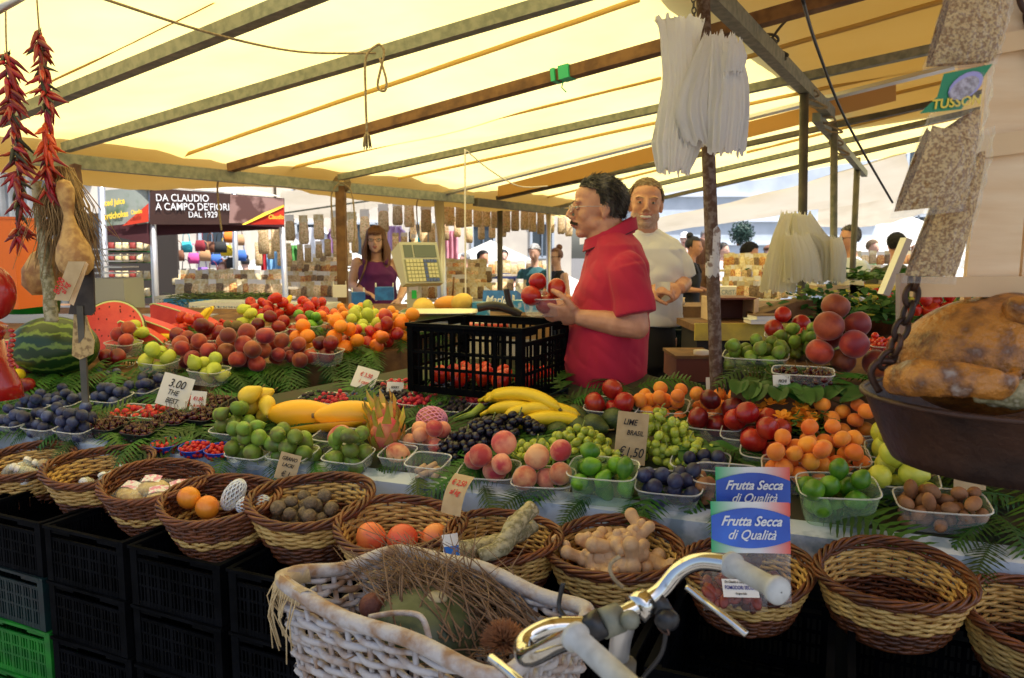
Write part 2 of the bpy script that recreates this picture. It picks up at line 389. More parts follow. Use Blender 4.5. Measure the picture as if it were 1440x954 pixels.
for i, (x, y, D) in enumerate([(1075, 50, 3.3), (1072, 55, 3.3), (1135, 128, 3.9), (1160, 165, 4.4), (1172, 198, 4.8)]):
    c = P(x, y, D); pts = [c + V((.05 * math.sin(a * 1.7) + .01 * a, .02 * math.cos(a * 2), -.03 * math.cos(a * 1.3) - .012 * a)) for a in [k * .8 for k in range(9)]]
    cord(pts, .006, ["dark cord knotted round the beam at the top right", "second loose dark cord loop at the top right", "cord lashing at the head of the dark steel post", "cord lashing where the two roof beams meet", "cord lashing at the head of the grey steel post"][i], m='rope' if i > 1 else 'steel_dark')
cord([P(1085, 55, 3.3), P(1100, 35, 3.2), P(1132, 2, 3)], .006, "dark cord running up from the knot to the awning", m='steel_dark')
for i, (x, y, D) in enumerate([(323, 240, 4.86), (480, 258, 5.48), (347 + 250, 272, 6.6)]):
    c = P(x, y, D); q = MB()
    for j in range(4): q.tube([c - c + V((.05 * math.cos(a) + .012 * j - .02, .045 * math.sin(a * .5), .055 * math.sin(a))) for a in [k * .7 for k in range(10)]], .007, 6)
    q.tube(catmull([V((0, -.05, 0)), V((-.06, -.05, -.08)), V((-.06, -.05, -.25)), V((-.05, -.05, -.38))]), .006, 6)
    if i == 1: q.tube(catmull([V((0, -.05, 0)), V((.08, -.05, -.06)), V((.1, -.05, -.3)), V((.08, -.05, -.5))]), .006, 6)
    tag(put("rope_lashing", q.mesh("rope_lashing", M_['rope']), M=Matrix.Translation(c)), ["rope lashing where the wooden rafter meets the left beam", "rope lashing with long hanging ends on the brown wooden post", "short rope lashing on the beam above the woman in purple"][i], "rope")
c = roofpx(793, 104, .02); d = (roofpx(925, 68, .02) - roofpx(325, 236, .02)).normalized()
q = MB(); q.bar(-d * .05, -d * .03, .066, .056); q.bar(-d * .01, d * .04, .068, .058); q.tube([V((0, 0, -.02)), V((-.01, -.01, -.06)), V((.01, -.01, -.08))], .003, 4)
tag(put("green_tape", q.mesh("green_tape", mat("green tape", (.02, .45, .2), .5), False), M=Matrix.Translation(c)), "bright green tape wrapped round the wooden rafter", "tape")

# far tarpaulins of other stalls
def tarp(name, label, A, B, C_, D_, m='tarp', sag=.05):
    A, B, C_, D_ = V(A), V(B), V(C_), V(D_); c = (A + B + C_ + D_) / 4
    q = MB().sheet(lambda u, v: (A.lerp(B, u)).lerp(D_.lerp(C_, u), v) - c + V((0, 0, -sag * math.sin(math.pi * u) * (1 - v) + .02 * noise.noise(V((u * 9, v * 4, 1))))) + V((0, .05 * noise.noise(V((u * 7, v * 5, 0))), 0)), 30, 12)
    return tag(put(name, q.mesh(name, M_[m]), M=Matrix.Translation(c)), label, "tarpaulin")
tarp("tarpaulin", "pale tarpaulin stretched across the back right of the stall", P(815, 322, 9.4), P(1275, 213, 7.2), P(1280, 276, 8.3), P(815, 344, 10.5), sag=.1)
tarp("tarpaulin", "pale tarpaulin hanging behind the left roof beam", P(398, 306, 9), P(600, 262, 10), P(610, 250, 7.4), P(395, 268, 7.0), sag=.15)
tarp("tarpaulin", "flat tarpaulin strip behind the posts on the right", P(1150, 318, 12), P(1300, 300, 11), P(1300, 262, 9.5), P(1150, 292, 10), sag=.1)
M_['umb'] = mat("white parasol canvas", (.8, .78, .72), .7, trans=.3)
def parasol(px, py, D, w_, label):
    top = P(px, py, D); g = V((top.x, top.y, 0)); th = thing("parasol", label, "parasol", g, rnd(0, 1), "white market parasols in the square")
    h = top.z; q = MB()
    n = 8; vs = [(0, 0, h)]; fs = []
    for k in range(n): a = 2 * math.pi * k / n; vs += [(w_ / 2 * math.cos(a), w_ / 2 * math.sin(a), h - .22 * w_), (w_ / 2 * math.cos(a), w_ / 2 * math.sin(a), h - .22 * w_ - .2)]
    for k in range(n): j = (k + 1) % n; fs += [(0, 1 + 2 * k, 1 + 2 * j), (1 + 2 * k, 2 + 2 * k, 2 + 2 * j, 1 + 2 * j)]
    q.add(vs, fs).build("parasol_canopy", M_['umb'], th, False)
    MB().tube([(0, 0, 0), (0, 0, h)], .03, 8).build("parasol_pole", M_['alu'], th)
parasol(690, 338, 22, 5.5, "white parasol far off left of the seller's profile")
parasol(745, 365, 17, 3.2, "small white parasol above the grey-haired shopper")
parasol(640, 372, 20, 4.6, "white parasol far off beyond the digital scale")
parasol(1235, 330, 18, 4.6, "white parasol beyond the shopper in pale grey")
parasol(1270, 300, 24, 6.5, "tallest white parasol behind the hanging grain bags")
parasol(440, 330, 20, 5.5, "white parasol behind the hanging packets")

# far buildings around the square
M_['facade'] = mat("pale blue grey stone wall", (.52, .58, .66), .8, (.44, .5, .58), 2, bump=.3)
M_['facade2'] = mat("cream plaster facade", (.72, .66, .56), .85, (.64, .58, .5), 1.2)
M_['facade3'] = mat("ochre plaster facade", (.62, .46, .32), .85, (.56, .42, .3), 1.2)
M_['glassd'] = mat("dark window glass", (.05, .07, .09), .15)
M_['shut'] = mat("blue grey shutter", (.22, .28, .36), .7)
def building(label, x0, x1, y, h, fm, cols, floors, z0=1.2, dep=6):
    b = thing("building", label, "building", ((x0 + x1) / 2, y, 0), 0, "house fronts round the square"); W = x1 - x0
    MB().box((0, dep / 2, h / 2), (W, dep, h)).build("wall", fm, b, False)
    MB().box((0, -.08, h + .15), (W + .3, .5, .3)).build("cornice", M_['facade'], b, False)
    for i in range(cols):
        for j in range(floors):
            cx = -W / 2 + W * (i + .5) / cols; cz = z0 + 3.3 * j + .9; ww, hh = min(1.1, W / cols * .45), 1.7
            f = MB()
            for dx, dz, a, c_ in ((0, hh / 2, ww + .24, .12), (0, -hh / 2, ww + .3, .14), (-ww / 2, 0, .12, hh), (ww / 2, 0, .12, hh)): f.box((cx + dx, -.05, cz + dz), (a, .12, c_))
            fo = f.build("window", M_['facade'], b, False)
            MB().box((cx, -.012, cz), (ww, .02, hh)).build("pane", M_['glassd'], fo, False)
            MB().box((cx, -.09, cz), (.06, .04, hh)).build("glazing_bar", M_['shut'], fo, False)
    return b
building("cream house front beyond the parasols at the left of the square", -30, -12, 34, 14, M_['facade2'], 6, 4)
building("ochre house front behind the hanging packets", -11.8, 3, 38, 15, M_['facade2'], 5, 4)
building("cream house front beyond the hanging grain bags", 11.2, 34, 30, 14, M_['facade2'], 7, 4)
bs = thing("building", "pale blue-grey stone palace wall behind the shopper bending forward", "building", (7.4, 23, 0))
MB().box((0, 3, 6), (7.4, 6, 12)).build("wall", M_['facade'], bs, False)
for k, z in enumerate((.55, 1.15, 1.75, 2.45, 3.2)): MB().box((0, -.05, z), (7.42, .12, .07)).build("stone_course", mat("stone course", (.6, .66, .74), .8), bs, False)
# ================================================================ PEOPLE
def skinmat(name, c, c2): return mat(name, c, .48, c2, 28, (.35, .7), bump=.12, bscale=140, sss=.12)
M_['skin'] = skinmat("tanned skin", (.52, .24, .14), (.64, .33, .21))
M_['skin_pale'] = skinmat("fair skin", (.64, .36, .26), (.7, .44, .33))
M_['lip'] = mat("lips", (.42, .14, .12), .45)
M_['eyew'] = mat("eye white", (.45, .43, .41), .25); M_['iris'] = mat("iris", (.04, .03, .02), .2); M_['teeth'] = mat("teeth", (.75, .7, .62), .35)
M_['nail'] = mat("nail", (.72, .45, .36), .35)
M_['hair_dark'] = mat("dark greying hair", (.025, .02, .016), .6, (.22, .2, .17), 30, (.42, .66), stretch=(1, 1, .3))
M_['hair_fair'] = mat("short fair hair", (.26, .16, .08), .6, (.36, .27, .17), 60)
M_['hair_brown'] = mat("long brown hair", (.14, .055, .03), .45, (.22, .1, .05), 50, stretch=(1, 1, .1))
M_['hair_black'] = mat("black hair", (.015, .012, .012), .5)
M_['hair_grey'] = mat("grey hair", (.38, .38, .38), .6, (.5, .5, .5), 60)
M_['stubble'] = mat("grey stubble", (.50, .29, .21), .7, (.56, .40, .32), 160)

def headparts(mb, M, jaw=1.0):
    E = lambda c, r, **k: mb.ell(c, r, 18, 12, M=M, **k)
    E((0, .012, .03), (.076, .096, .092)); E((0, -.02, .01), (.068, .075, .085)); E((0, -.03, -.045), (.058 * jaw, .058, .06))
    E((0, -.066, -.088), (.026 * jaw, .024, .02)); E((0, -.022, .055), (.066, .066, .05))
    for s in (-1, 1):
        E((s * .030, -.080, .030), (.030, .012, .009)); E((s * .038, -.055, -.022), (.026, .026, .030))
        E((s * .047 * jaw, -.012, -.055), (.018, .035, .026))
        E((s * .078, .018, -.002), (.009, .019, .031), rot=Matrix.Rotation(s * -.25, 3, 'Z')); E((s * .0765, .012, -.026), (.008, .011, .014))
        E((s * .0135, -.103, -.028), (.0095, .011, .008))
    mb.tube([(0, -.086, .03), (0, -.098, .012), (0, -.113, -.012), (0, -.118, -.026)], [.009, .0095, .012, .0125], 10, M=M)
    E((0, -.085, -.052), (.024, .02, .02)); E((0, -.098, -.048), (.021, .008, .0055)); E((0, -.095, -.060), (.019, .009, .0065))
def eyes(mb, M, smile=0):   # material indices: 1 white, 2 iris, 3 lip, 4 teeth
    for s in (-1, 1):
        mb.ell((s * .031, -.0815, .010), (.0112, .0112, .0112 - .004 * smile), 12, 8, M=M, mi=1)
        mb.ell((s * .031, -.0905, .010), (.0052, .003, .0052), 10, 6, M=M, mi=2)
        for dz, dy in ((.0085, -.004), (-.0075, -.002)):   # lids
            mb.tube([(s * .031 + dx * .015, -.0835 + dy + dx * dx * .006, .010 + dz * (1 - .7 * dx * dx) * (1 - .3 * smile)) for dx in (-1, -.5, 0, .5, 1)], [.002, .0045, .005, .0045, .002], 6, M=M, mi=0)
    for dz, r_ in ((.004, .0032), (-.0045, .0038)):
        k_ = .017 if smile else .001; w_ = .034 if smile else .021; g_ = dz * (2.1 if smile else .7)
        mb.tube([(w_ * u, -.1045 + .022 * u * u, -.054 + g_ * (1 - u * u) + k_ * u * u - (.004 if smile else 0)) for u in (-1, -.6, -.2, .2, .6, 1)], [.001, r_, r_ * 1.1, r_ * 1.1, r_, .001], 6, M=M, mi=3)
    if smile: mb.ell((0, -.1, -.0555), (.027, .0068, .0082), 14, 8, M=M, mi=4)
def hair(name, m, M, parent, kind, seed=1):
    rs = random.Random(seed); q = MB()
    def shell(limit, grow, n=44, k=24):
        pts = {}; 
        for j in range(k + 1):
            for i in range(n):
                ph = math.pi * j / k; th = 2 * math.pi * i / n
                d = V((math.sin(ph) * math.cos(th), math.sin(ph) * math.sin(th), math.cos(ph)))
                g = grow(d) + .003 * noise.noise(d * 9)
                pts[j, i] = (V((d.x * .078, d.y * .098 + .012, d.z * .094 + .03)) + d * g, d)
        keys = list(pts); idx = {a: b for b, a in enumerate(keys)}
        fs = []
        for j in range(k):
            for i in range(n):
                i2 = (i + 1) % n; d = (pts[j, i][1] + pts[j + 1, i2][1]) / 2
                if limit(d): fs.append((idx[j, i], idx[j + 1, i], idx[j + 1, i2], idx[j, i2]))
        q.add([pts[a][0] for a in keys], fs, M)
        return pts
    def strands(cnt, limit, ln, lift, r=.0016, flow=lambda d: V((0, .35, -1))):
        c = 0
        while c < cnt:
            d = V((rs.gauss(0, 1), rs.gauss(0, 1), rs.gauss(0, 1))).normalized()
            if not limit(d): continue
            c += 1; p = V((d.x * .08, d.y * .1 + .012, d.z * .096 + .03)) + d * .003
            f = flow(d); f = (f - d * f.dot(d)); f = f.normalized() if f.length > .1 else V((0, -1, .2))
            l_ = ln * rs.uniform(.6, 1.2); w1 = V((rs.gauss(0, .2), rs.gauss(0, .2), rs.gauss(0, .2)))
            p1 = p + (f + d * lift + w1).normalized() * l_ * .5; p2 = p1 + (f + w1 + d * lift * .3 + V((0, 0, -.2))).normalized() * l_ * .5
            q.tube([p, p1, p2], [r * 1.6, r * 1.3, r * .4], 4, M=M)
    if kind in ('short', 'crop', 'back'):
        def lim(d):
            if d.y < -.25: return d.z > .48 + .25 * abs(d.x) * 0 + (-d.y - .25) * .25
            if d.y < .25: return d.z > -.05 - .5 * (d.y + .25) if abs(d.x) > .6 and d.y > -.12 else d.z > .3
            return d.z > -.62
        gr = .005 if kind == 'short' else .002
        shell(lim, lambda d: gr * (1 + max(0, d.z) * .9))
        strands(3000 if kind == 'short' else 1500, lim, .030 if kind == 'short' else .010, .22 if kind == 'short' else .8, .0012, lambda d: V((0, .9, -.5 - .5 * abs(d.x))))
    elif kind == 'long':
        def lim(d): return (d.y > -.2 and d.z > -.75) or d.z > .5
        shell(lim, lambda d: .014)
        for i in range(420):
            a = rs.uniform(-2.6, 2.6); x, y = math.sin(a) * .085, math.cos(a) * .1 + .012
            if y < -.055: continue
            z0 = .12 - .5 * (x * x + (y - .01) ** 2) / .1 * .1; sp = rs.uniform(1.0, 1.3); L_ = rs.uniform(.24, .34)
            q.tube([(x * .35, y * .35 - .02, .128), (x * .85, y * .85, .095), (x * 1.06, y * 1.08, .02), (x * 1.15 * sp, y * 1.1, -.08), (x * 1.1 * sp, y * 1.05 - .01, -.08 - L_ * .5), (x * 1.0 * sp, y * .9 - .02, -.08 - L_)], [.004, .005, .005, .005, .004, .001], 4, M=M)
        for i in range(90):
            x = rs.uniform(-.06, .06); q.tube([(x * .6, -.04, .122), (x * .9, -.093, .09), (x, -.102, .05 + rs.uniform(-.012, .012))], [.003, .004, .001], 4, M=M)
    elif kind == 'bun':
        def lim(d): return (d.y > -.1 and d.z > -.5) or d.z > .45
        shell(lim, lambda d: .008); q.ell((0, .07, .13), (.05, .045, .045), 14, 10, M=M)
    elif kind == 'cap':
        shell(lambda d: d.z > .15, lambda d: .012)
        q.sheet(lambda u, v: ((u - .5) * .14, -.08 - .07 * v * math.sin(math.pi * u), .055 - .012 * v), 8, 4, M=M)
    return q.build(name, m, parent)

def hand(mb, p, fw, nrm, s=1.0, curl=.5, thumb=1, spread=.12, k=1.0):
    """palm at wrist p, fingers towards fw, palm faces nrm; thumb on side = thumb*(fw x nrm)"""
    p, fw, nrm = V(p), V(fw).normalized(), V(nrm); nrm = (nrm - fw * nrm.dot(fw)).normalized(); sd = fw.cross(nrm) * thumb
    mb.ell(p + fw * .045 * s, (.040 * s, .014 * s, .048 * s), 14, 10, rot=Matrix((sd, nrm, fw)).transposed())
    mb.ell(p + fw * .07 * s, (.039 * s, .012 * s, .022 * s), 14, 10, rot=Matrix((sd, nrm, fw)).transposed())
    mb.ell(p + fw * .035 * s + sd * .024 * s + nrm * .008 * s, (.017 * s, .015 * s, .030 * s), 12, 8, rot=Matrix((sd, nrm, fw)).transposed())
    for i, (o, L_, r) in enumerate(((.029, .072, .0088), (.010, .080, .0090), (-.010, .074, .0086), (-.028, .058, .0076))):
        q = p + fw * (.082 - abs(o) * .15) * s + sd * o * s; d = (fw + sd * o * spread * 8).normalized(); pts = [q - fw * .03 * s, q]
        a = 0
        for j, fr_ in enumerate((.42, .32, .26)):
            a += curl * (.7, 1.0, .8)[j] * (1 + .08 * i)
            q = q + (d * math.cos(a) + nrm * math.sin(a)) * L_ * fr_ * s; pts.append(q)
        mb.tube(pts, [r * s * k, r * s * 1.05 * k, r * s * k, r * s * .93 * k, r * s * .8 * k], 9); mb.ell(pts[-1], r * s * .82 * k, 8, 6)
        for g in pts[2:4]: mb.ell(g, r * s * 1.04 * k, 8, 6)
    b = p + fw * .02 * s + sd * .028 * s; pts = [b]
    for j, (l, dd) in enumerate(((.036, fw * .75 + sd * .75 + nrm * .35), (.032, fw * .95 + sd * .35 + nrm * (.3 + .4 * curl)), (.027, fw * 1.0 - sd * .05 + nrm * (.3 + .7 * curl)))):
        b = b + dd.normalized() * l * s; pts.append(b)
    mb.tube(pts, [.013 * s, .0115 * s, .0105 * s, .0085 * s], 9); mb.ell(pts[-1], .0088 * s, 8, 6)

def person(label, loc, rotz, skin, hairmat, hairkind, top, bottoms, sh=1.44, hip=.92, torso=None, arms=(), sleeve='short', head=(0, -.03, 1.66), headrot=(0, 0, 0), hs=1.0,
           voxel=.006, jaw=1.0, smile=0, legs=True, face=True, fingers=True, neck_r=.055, collar=False, strap=False, seed=1, beard=None, hem=.84, extra=None, top_name='shirt'):
    root = thing("person", label, "person", loc, rotz)
    mb = MB(); ho = V(head)
    HM = Matrix.Translation(ho) @ Matrix.Rotation(headrot[2], 4, 'Z') @ Matrix.Rotation(headrot[0], 4, 'X') @ Matrix.Rotation(headrot[1], 4, 'Y') @ Matrix.Scale(hs, 4)
    headparts(mb, HM, jaw)
    mb.tube([(0, .015, sh - .04), ho * .5 + V((0, .015, sh)) * .5, HM @ V((0, .02, -.04))], [neck_r * 1.15, neck_r, neck_r], 14)
    torso = torso or [(0, 0, hem, .165, .12), (0, 0, 1.05, .15, .11), (0, 0, 1.2, .165, .12), (0, 0, 1.33, .18, .12), (0, .01, 1.42, .15, .09), (0, .012, 1.47, .07, .06)]
    inn = [(x, y, z, rx - .014, ry - .014) for x, y, z, rx, ry in torso]
    inn[-1] = (torso[-1][0], torso[-1][1], torso[-1][2] + .0, torso[-1][3] - .012, torso[-1][4] - .01)
    mb.loft(inn, 24)
    for sx in (-1, 1): mb.tube([(sx * .09, 0, hip), (sx * .1, -.01, .5), (sx * .1, .01, .1)], [.085, .058, .042], 12); mb.ell((sx * .1, -.05, .05), (.045, .12, .045), 12, 8)
    for a in arms:
        S, E_, W = V(a['s']), V(a['e']), V(a['w']); r = a.get('r', 1.0)
        k_ = .038 if sleeve != 'none' else .05; S = S + (V((-.03 if S.x > 0 else .03, 0, -.02)) if sleeve != 'none' else V()); mb.ell(S, k_ * r, 12, 8); mb.tube([S, S.lerp(E_, .5), E_], [k_ * r, .046 * r, .038 * r], 12); mb.ell(E_, .038 * r, 12, 8)
        mb.tube([E_, E_.lerp(W, .35), W], [.038 * r, .041 * r, .026 * r], 12)
        if fingers: hand(mb, W - (W - E_).normalized() * .01, a.get('fw', W - E_), a.get('n', (0, 0, -1)), a.get('hs', 1.0), a.get('curl', .5), a.get('th', 1))
        else: mb.ell(W + (W - E_).normalized() * .06, (.035, .035, .05), 8, 6)
    ex = MB()
    if face: eyes(ex, HM, smile)
    HI = HM.inverted()
    def paint(c):
        q = HI @ c
        if q.y < -.085 and abs(q.z + .054) < .013 and abs(q.x) < .024 and q.y < -.093: return 3
        if beard and q.y < -.01 and q.z < -.04 and q.z > -.115 and (abs(q.z + .054) > .011 or abs(q.x) > .026) and q.length < .16 and not (q.z > -.04 and abs(q.x) < .03 and q.y < -.095): return 5
        return 0
    body = remesh(mb, "body", [skin, M_['eyew'], M_['iris'], M_['lip'], M_['teeth'], beard or M_['stubble']], voxel, 7, root, paint=paint if face else None, extra=ex)
    # top
    t = MB(); t.loft(torso, 28)
    if sleeve != 'none':
        for a in arms:
            S, E_ = V(a['s']), V(a['e']); r = a.get('r', 1.0); k = a.get('sl', .72); e = S.lerp(E_, k)
            t.ell(S + V((-.012 if S.x > 0 else .012, 0, -.018)), .064 * r, 14, 10); t.tube([S + V((0, 0, -.01)), S.lerp(e, .5), e], [.058 * r, .063 * r, .067 * r], 16)
            if k > .9: t.tube([E_, E_.lerp(V(a['w']), .9)], [.055 * r, .04 * r], 12)
    if collar: t.tube([V((0, .012, sh + .0)), V((0, .006, sh + .045))], [neck_r * 1.5, neck_r * 1.22], 20)
    tm = remesh(t, top_name, [top], voxel * 1.1, 6, root)
    vs_ = [(v.co.copy(), v.normal.copy()) for v in tm.data.vertices]; flat = []
    for c, n_ in vs_:
        f_ = noise.noise(V((c.x * 5, c.y * 5 + c.z * 3, c.z * 9 - c.y * 4))) * .8 + abs(noise.noise(V((c.x * 8 + 5, c.y * 10 + c.z * 5, c.z * 12 + c.y * 9)))) * .9
        flat += list(c + n_ * .014 * (f_ - .2))
    tm.data.vertices.foreach_set("co", flat); tm.data.update()
    if strap:
        q = MB()
        for sx in (-1, 1): q.tube([(sx * .075, -.11, 1.33), (sx * .085, -.07, 1.43), (sx * .085, .02, 1.455), (sx * .075, .1, 1.36)], .012, 8)
        q.build("shoulder_strap", top, root)
    # bottoms
    if legs:
        b = MB(); b.loft([(0, 0, hem + .1, .15, .11), (0, 0, .9, .172, .13), (0, 0, .78, .17, .125), (0, 0, .74, .13, .1)], 20)
        for sx in (-1, 1): b.tube([(sx * .09, 0, .85), (sx * .1, -.01, .5), (sx * .1, .015, .09)], [.095, .078, .062], 14)
        remesh(b, "trousers", [bottoms], max(voxel, .012), 3, root)
        for sx in (-1, 1): MB().loft([(sx * .1, -.05, .0, .048, .14), (sx * .1, -.05, .03, .05, .142), (sx * .1, -.03, .09, .045, .1)], 14).build("shoe", M_['black'], root)
    if hairkind: hair("hair", hairmat, HM, root, hairkind, seed)
    return root, HM
def glasses(parent, M, m, frame_r=.0012, lens=True, dark=False):
    g = MB()
    for s in (-1, 1):
        c = V((s * .032, -.106, .006)); g.tube([c + V((.021 * math.cos(a), .0 + .004 * math.cos(a) * s, .0145 * math.sin(a))) for a in [k * math.pi / 8 for k in range(17)]], frame_r, 5, M=M)
        g.tube([(s * .053, -.104, .010), (s * .079, -.07, .010), (s * .084, .01, .008), (s * .082, .03, -.004)], frame_r, 5, M=M)
    g.tube([(-.011, -.106, .008), (0, -.111, .011), (.011, -.106, .008)], frame_r, 5, M=M)
    o = g.build("glasses", m, parent)
    if lens:
        q = MB()
        for s in (-1, 1): q.ell((s * .032, -.106, .006), (.0205, .0012, .014), 14, 6, M=M)
        q.build("lens", M_['black'] if dark else M_['cello'], o)
    return o
M_['red_shirt'] = mat("raspberry red polo cotton", (.50, .011, .05), .85, (.42, .009, .042), 5, bump=.5, bscale=9, sheen=.1)
M_['white_shirt'] = mat("white cotton", (.78, .77, .76), .85, (.74, .73, .72), 4, bump=.6, bscale=9)
M_['purple'] = mat("purple jersey", (.13, .012, .12), .8, (.09, .01, .09), 6, bump=.4, bscale=14)
M_['dark_cloth'] = mat("dark trousers", (.015, .015, .02), .85)
# seller in the red polo, in profile, walking to the left with a punnet of tomatoes
def mk_red():
    gz = 0.10   # he stands on a low duckboard
    Z = lambda py: P(720, py, 2.78).z - gz
    X = lambda px: (px - 850) * 2.78 / F            # local y along the picture
    sec = [(0, X(846), Z(557), .2, .165), (0, X(846), Z(520), .205, .168), (0, X(848), Z(480), .205, .165), (0, X(856), Z(440), .205, .152), (0, X(862), Z(400), .21, .135),
           (0, X(864), Z(370), .205, .12), (0, X(862), Z(345), .165, .092), (0, X(858), Z(332), .095, .072), (0, X(856), Z(326), .075, .068)]
    arms = [dict(s=(.18, X(868), Z(372)), e=(.225, X(882), Z(452)), w=(.16, X(806), Z(441)), r=1.1, fw=(-.15, -1, .12), n=(-.75, -.1, .55), curl=.42, th=-1, hs=1.14, sl=.80),
            dict(s=(-.185, X(868), Z(372)), e=(-.25, X(880), Z(455)), w=(-.06, X(812), Z(432)), r=1.1, fw=(.3, -1, .1), n=(.6, 0, .8), curl=.4, th=1, hs=1.05, sl=.7)]
    r, HM = person("man in a raspberry red polo shirt seen in profile holding a tub of tomatoes", (P(850, 477, 2.78).x, 2.78, gz), R(-90), M_['skin'], M_['hair_dark'], 'short', M_['red_shirt'], M_['dark_cloth'],
                   sh=Z(338), hip=.9, torso=sec, arms=arms, head=(0, X(838), Z(295)), headrot=(R(2), 0, R(2)), hs=.94, voxel=.0042, jaw=1.1, neck_r=.068, collar=False, seed=3, hem=Z(557))
    # collar
    q = MB(); cx, cz = X(856), Z(338)
    for rr, zz in ((1, 0),):
        q.sheet(lambda u, v: ((.082 - .012 * v) * math.cos(2 * math.pi * u), cx + (.092 - .012 * v) * math.sin(2 * math.pi * u) , cz - .012 + .058 * v + .042 * math.sin(2 * math.pi * u) * (1 if True else 0)), 40, 4)
        q.sheet(lambda u, v: ((.084 + .006 * v) * math.cos(2 * math.pi * u), cx + (.094 + .008 * v) * math.sin(2 * math.pi * u), cz + .044 - .046 * v + .042 * math.sin(2 * math.pi * u)), 40, 4)
    o = q.build("collar", M_['red_shirt'], r); 
    # dark tipping on the collar and sleeve
    t = MB(); t.tube([(.089 * math.cos(a), cx + .1 * math.sin(a), cz + .0 + .042 * math.sin(a)) for a in [k * 2 * math.pi / 40 for k in range(41)]], .0022, 5)
    t.build("collar_tipping", M_['dark_cloth'], r)
    # moustache and sideburn
    m = MB(); rs = random.Random(5)
    for i in range(110):
        s = rs.choice((-1, 1)); u = rs.random(); x = s * u * .026
        p = V((x, -.104 + .02 * u * u + rs.uniform(-.003, .003), -.038 - .012 * u)); m.tube([p, p + V((s * .005, -.003, -.006)), p + V((s * .008, -.002, -.011))], [.0013, .001, .0004], 4, M=HM)
    m.build("moustache", M_['hair_black'], r)
    e = MB()
    for i in range(160):
        s = rs.choice((-1, 1)); u = rs.random(); p = V((s * (.012 + .034 * u), -.098 + .012 * u, .028 + .006 * math.sin(u * 3))); e.tube([p, p + V((s * .007, -.003, .002))], [.0014, .0005], 4, M=HM)
    e.build("eyebrow", M_['hair_dark'], r)
    glasses(r, HM, M_['alu'], .0011)
    return r, X, Z, gz
redman, XR, ZR, gzr = mk_red()

def mk_white():
    D = 3.86; gz = .14; Z = lambda py: P(720, py, D).z - gz; X = lambda px: (px - 905) * D / F
    cxp = X(908)
    sec = [(X(912), 0, Z(457), .175, .13), (X(912), 0, Z(430), .17, .13), (X(912), 0, Z(400), .17, .125), (X(910), 0, Z(370), .178, .125), (X(908), 0, Z(350), .19, .115), (X(906), .01, Z(336), .165, .09), (X(904), .012, Z(326), .09, .068), (X(904), .012, Z(322), .07, .062)]
    arms = [dict(s=(X(945), .01, Z(348)), e=(X(962), .03, Z(398)), w=(X(944), -.17, Z(404)), r=1.1, fw=(-.9, -.5, .1), n=(-.5, .3, -.6), curl=.75, th=1, hs=1.05, sl=.95 * .92),
            dict(s=(X(868), .01, Z(348)), e=(X(866), .0, Z(405)), w=(X(902), -.2, Z(405)), r=1.1, fw=(.9, -.5, .1), n=(.5, .3, -.6), curl=.75, th=-1, hs=1.05, sl=.85)]
    r, HM = person("smiling man with short fair hair and grey stubble in a white t-shirt", (P(905, 477, D).x, D, gz), R(0), M_['skin'], M_['hair_fair'], 'crop', M_['white_shirt'], M_['dark_cloth'],
                   sh=Z(334), hip=.92, torso=sec, arms=arms, head=(X(902.5), -.035, Z(289)), headrot=(R(3), R(3), R(-8)), hs=1.04, jaw=1.12, voxel=.0055, smile=1, neck_r=.062, seed=8, beard=M_['stubble'], hem=Z(457))
    e = MB(); rs = random.Random(9)
    for i in range(200):
        s = rs.choice((-1, 1)); u = rs.random(); p = V((s * (.012 + .034 * u), -.098 + .012 * u, .030 + .005 * math.sin(u * 3))); e.tube([p, p + V((s * .007, -.003, .001))], [.0016, .0005], 4, M=HM)
    e.build("eyebrow", M_['hair_fair'], r)
    q = MB().tube([(.068 * math.cos(a), X(904) * 0 + .012 + .066 * math.sin(a) - .012, 0 + .014 * math.sin(a)) for a in [k * 2 * math.pi / 36 for k in range(37)]], .0065, 6)
    q.build("neckband", M_['white_shirt'], r, M=Matrix.Translation(V((X(904), 0, Z(327)))))
    c = V((X(917), -.24, Z(400))); p = MB().sheet(lambda u, v: c + V(((u - .5) * .05, .01 * math.sin(u * 5), (v - .5) * .035 + .01 * u)), 6, 4)
    p = MB(); p.sheet(lambda u, v: ((u - .5) * .07, .01 * math.sin(u * 5), (v - .5) * .045), 6, 4)
    tag(put("paper_slip", p.mesh("paper_slip", M_['paper']), M=Matrix.Translation(c + V((P(905, 477, D).x, D, gz)))), "small slip of paper in the hands of the smiling man", "paper slip")
    return r
mk_white()
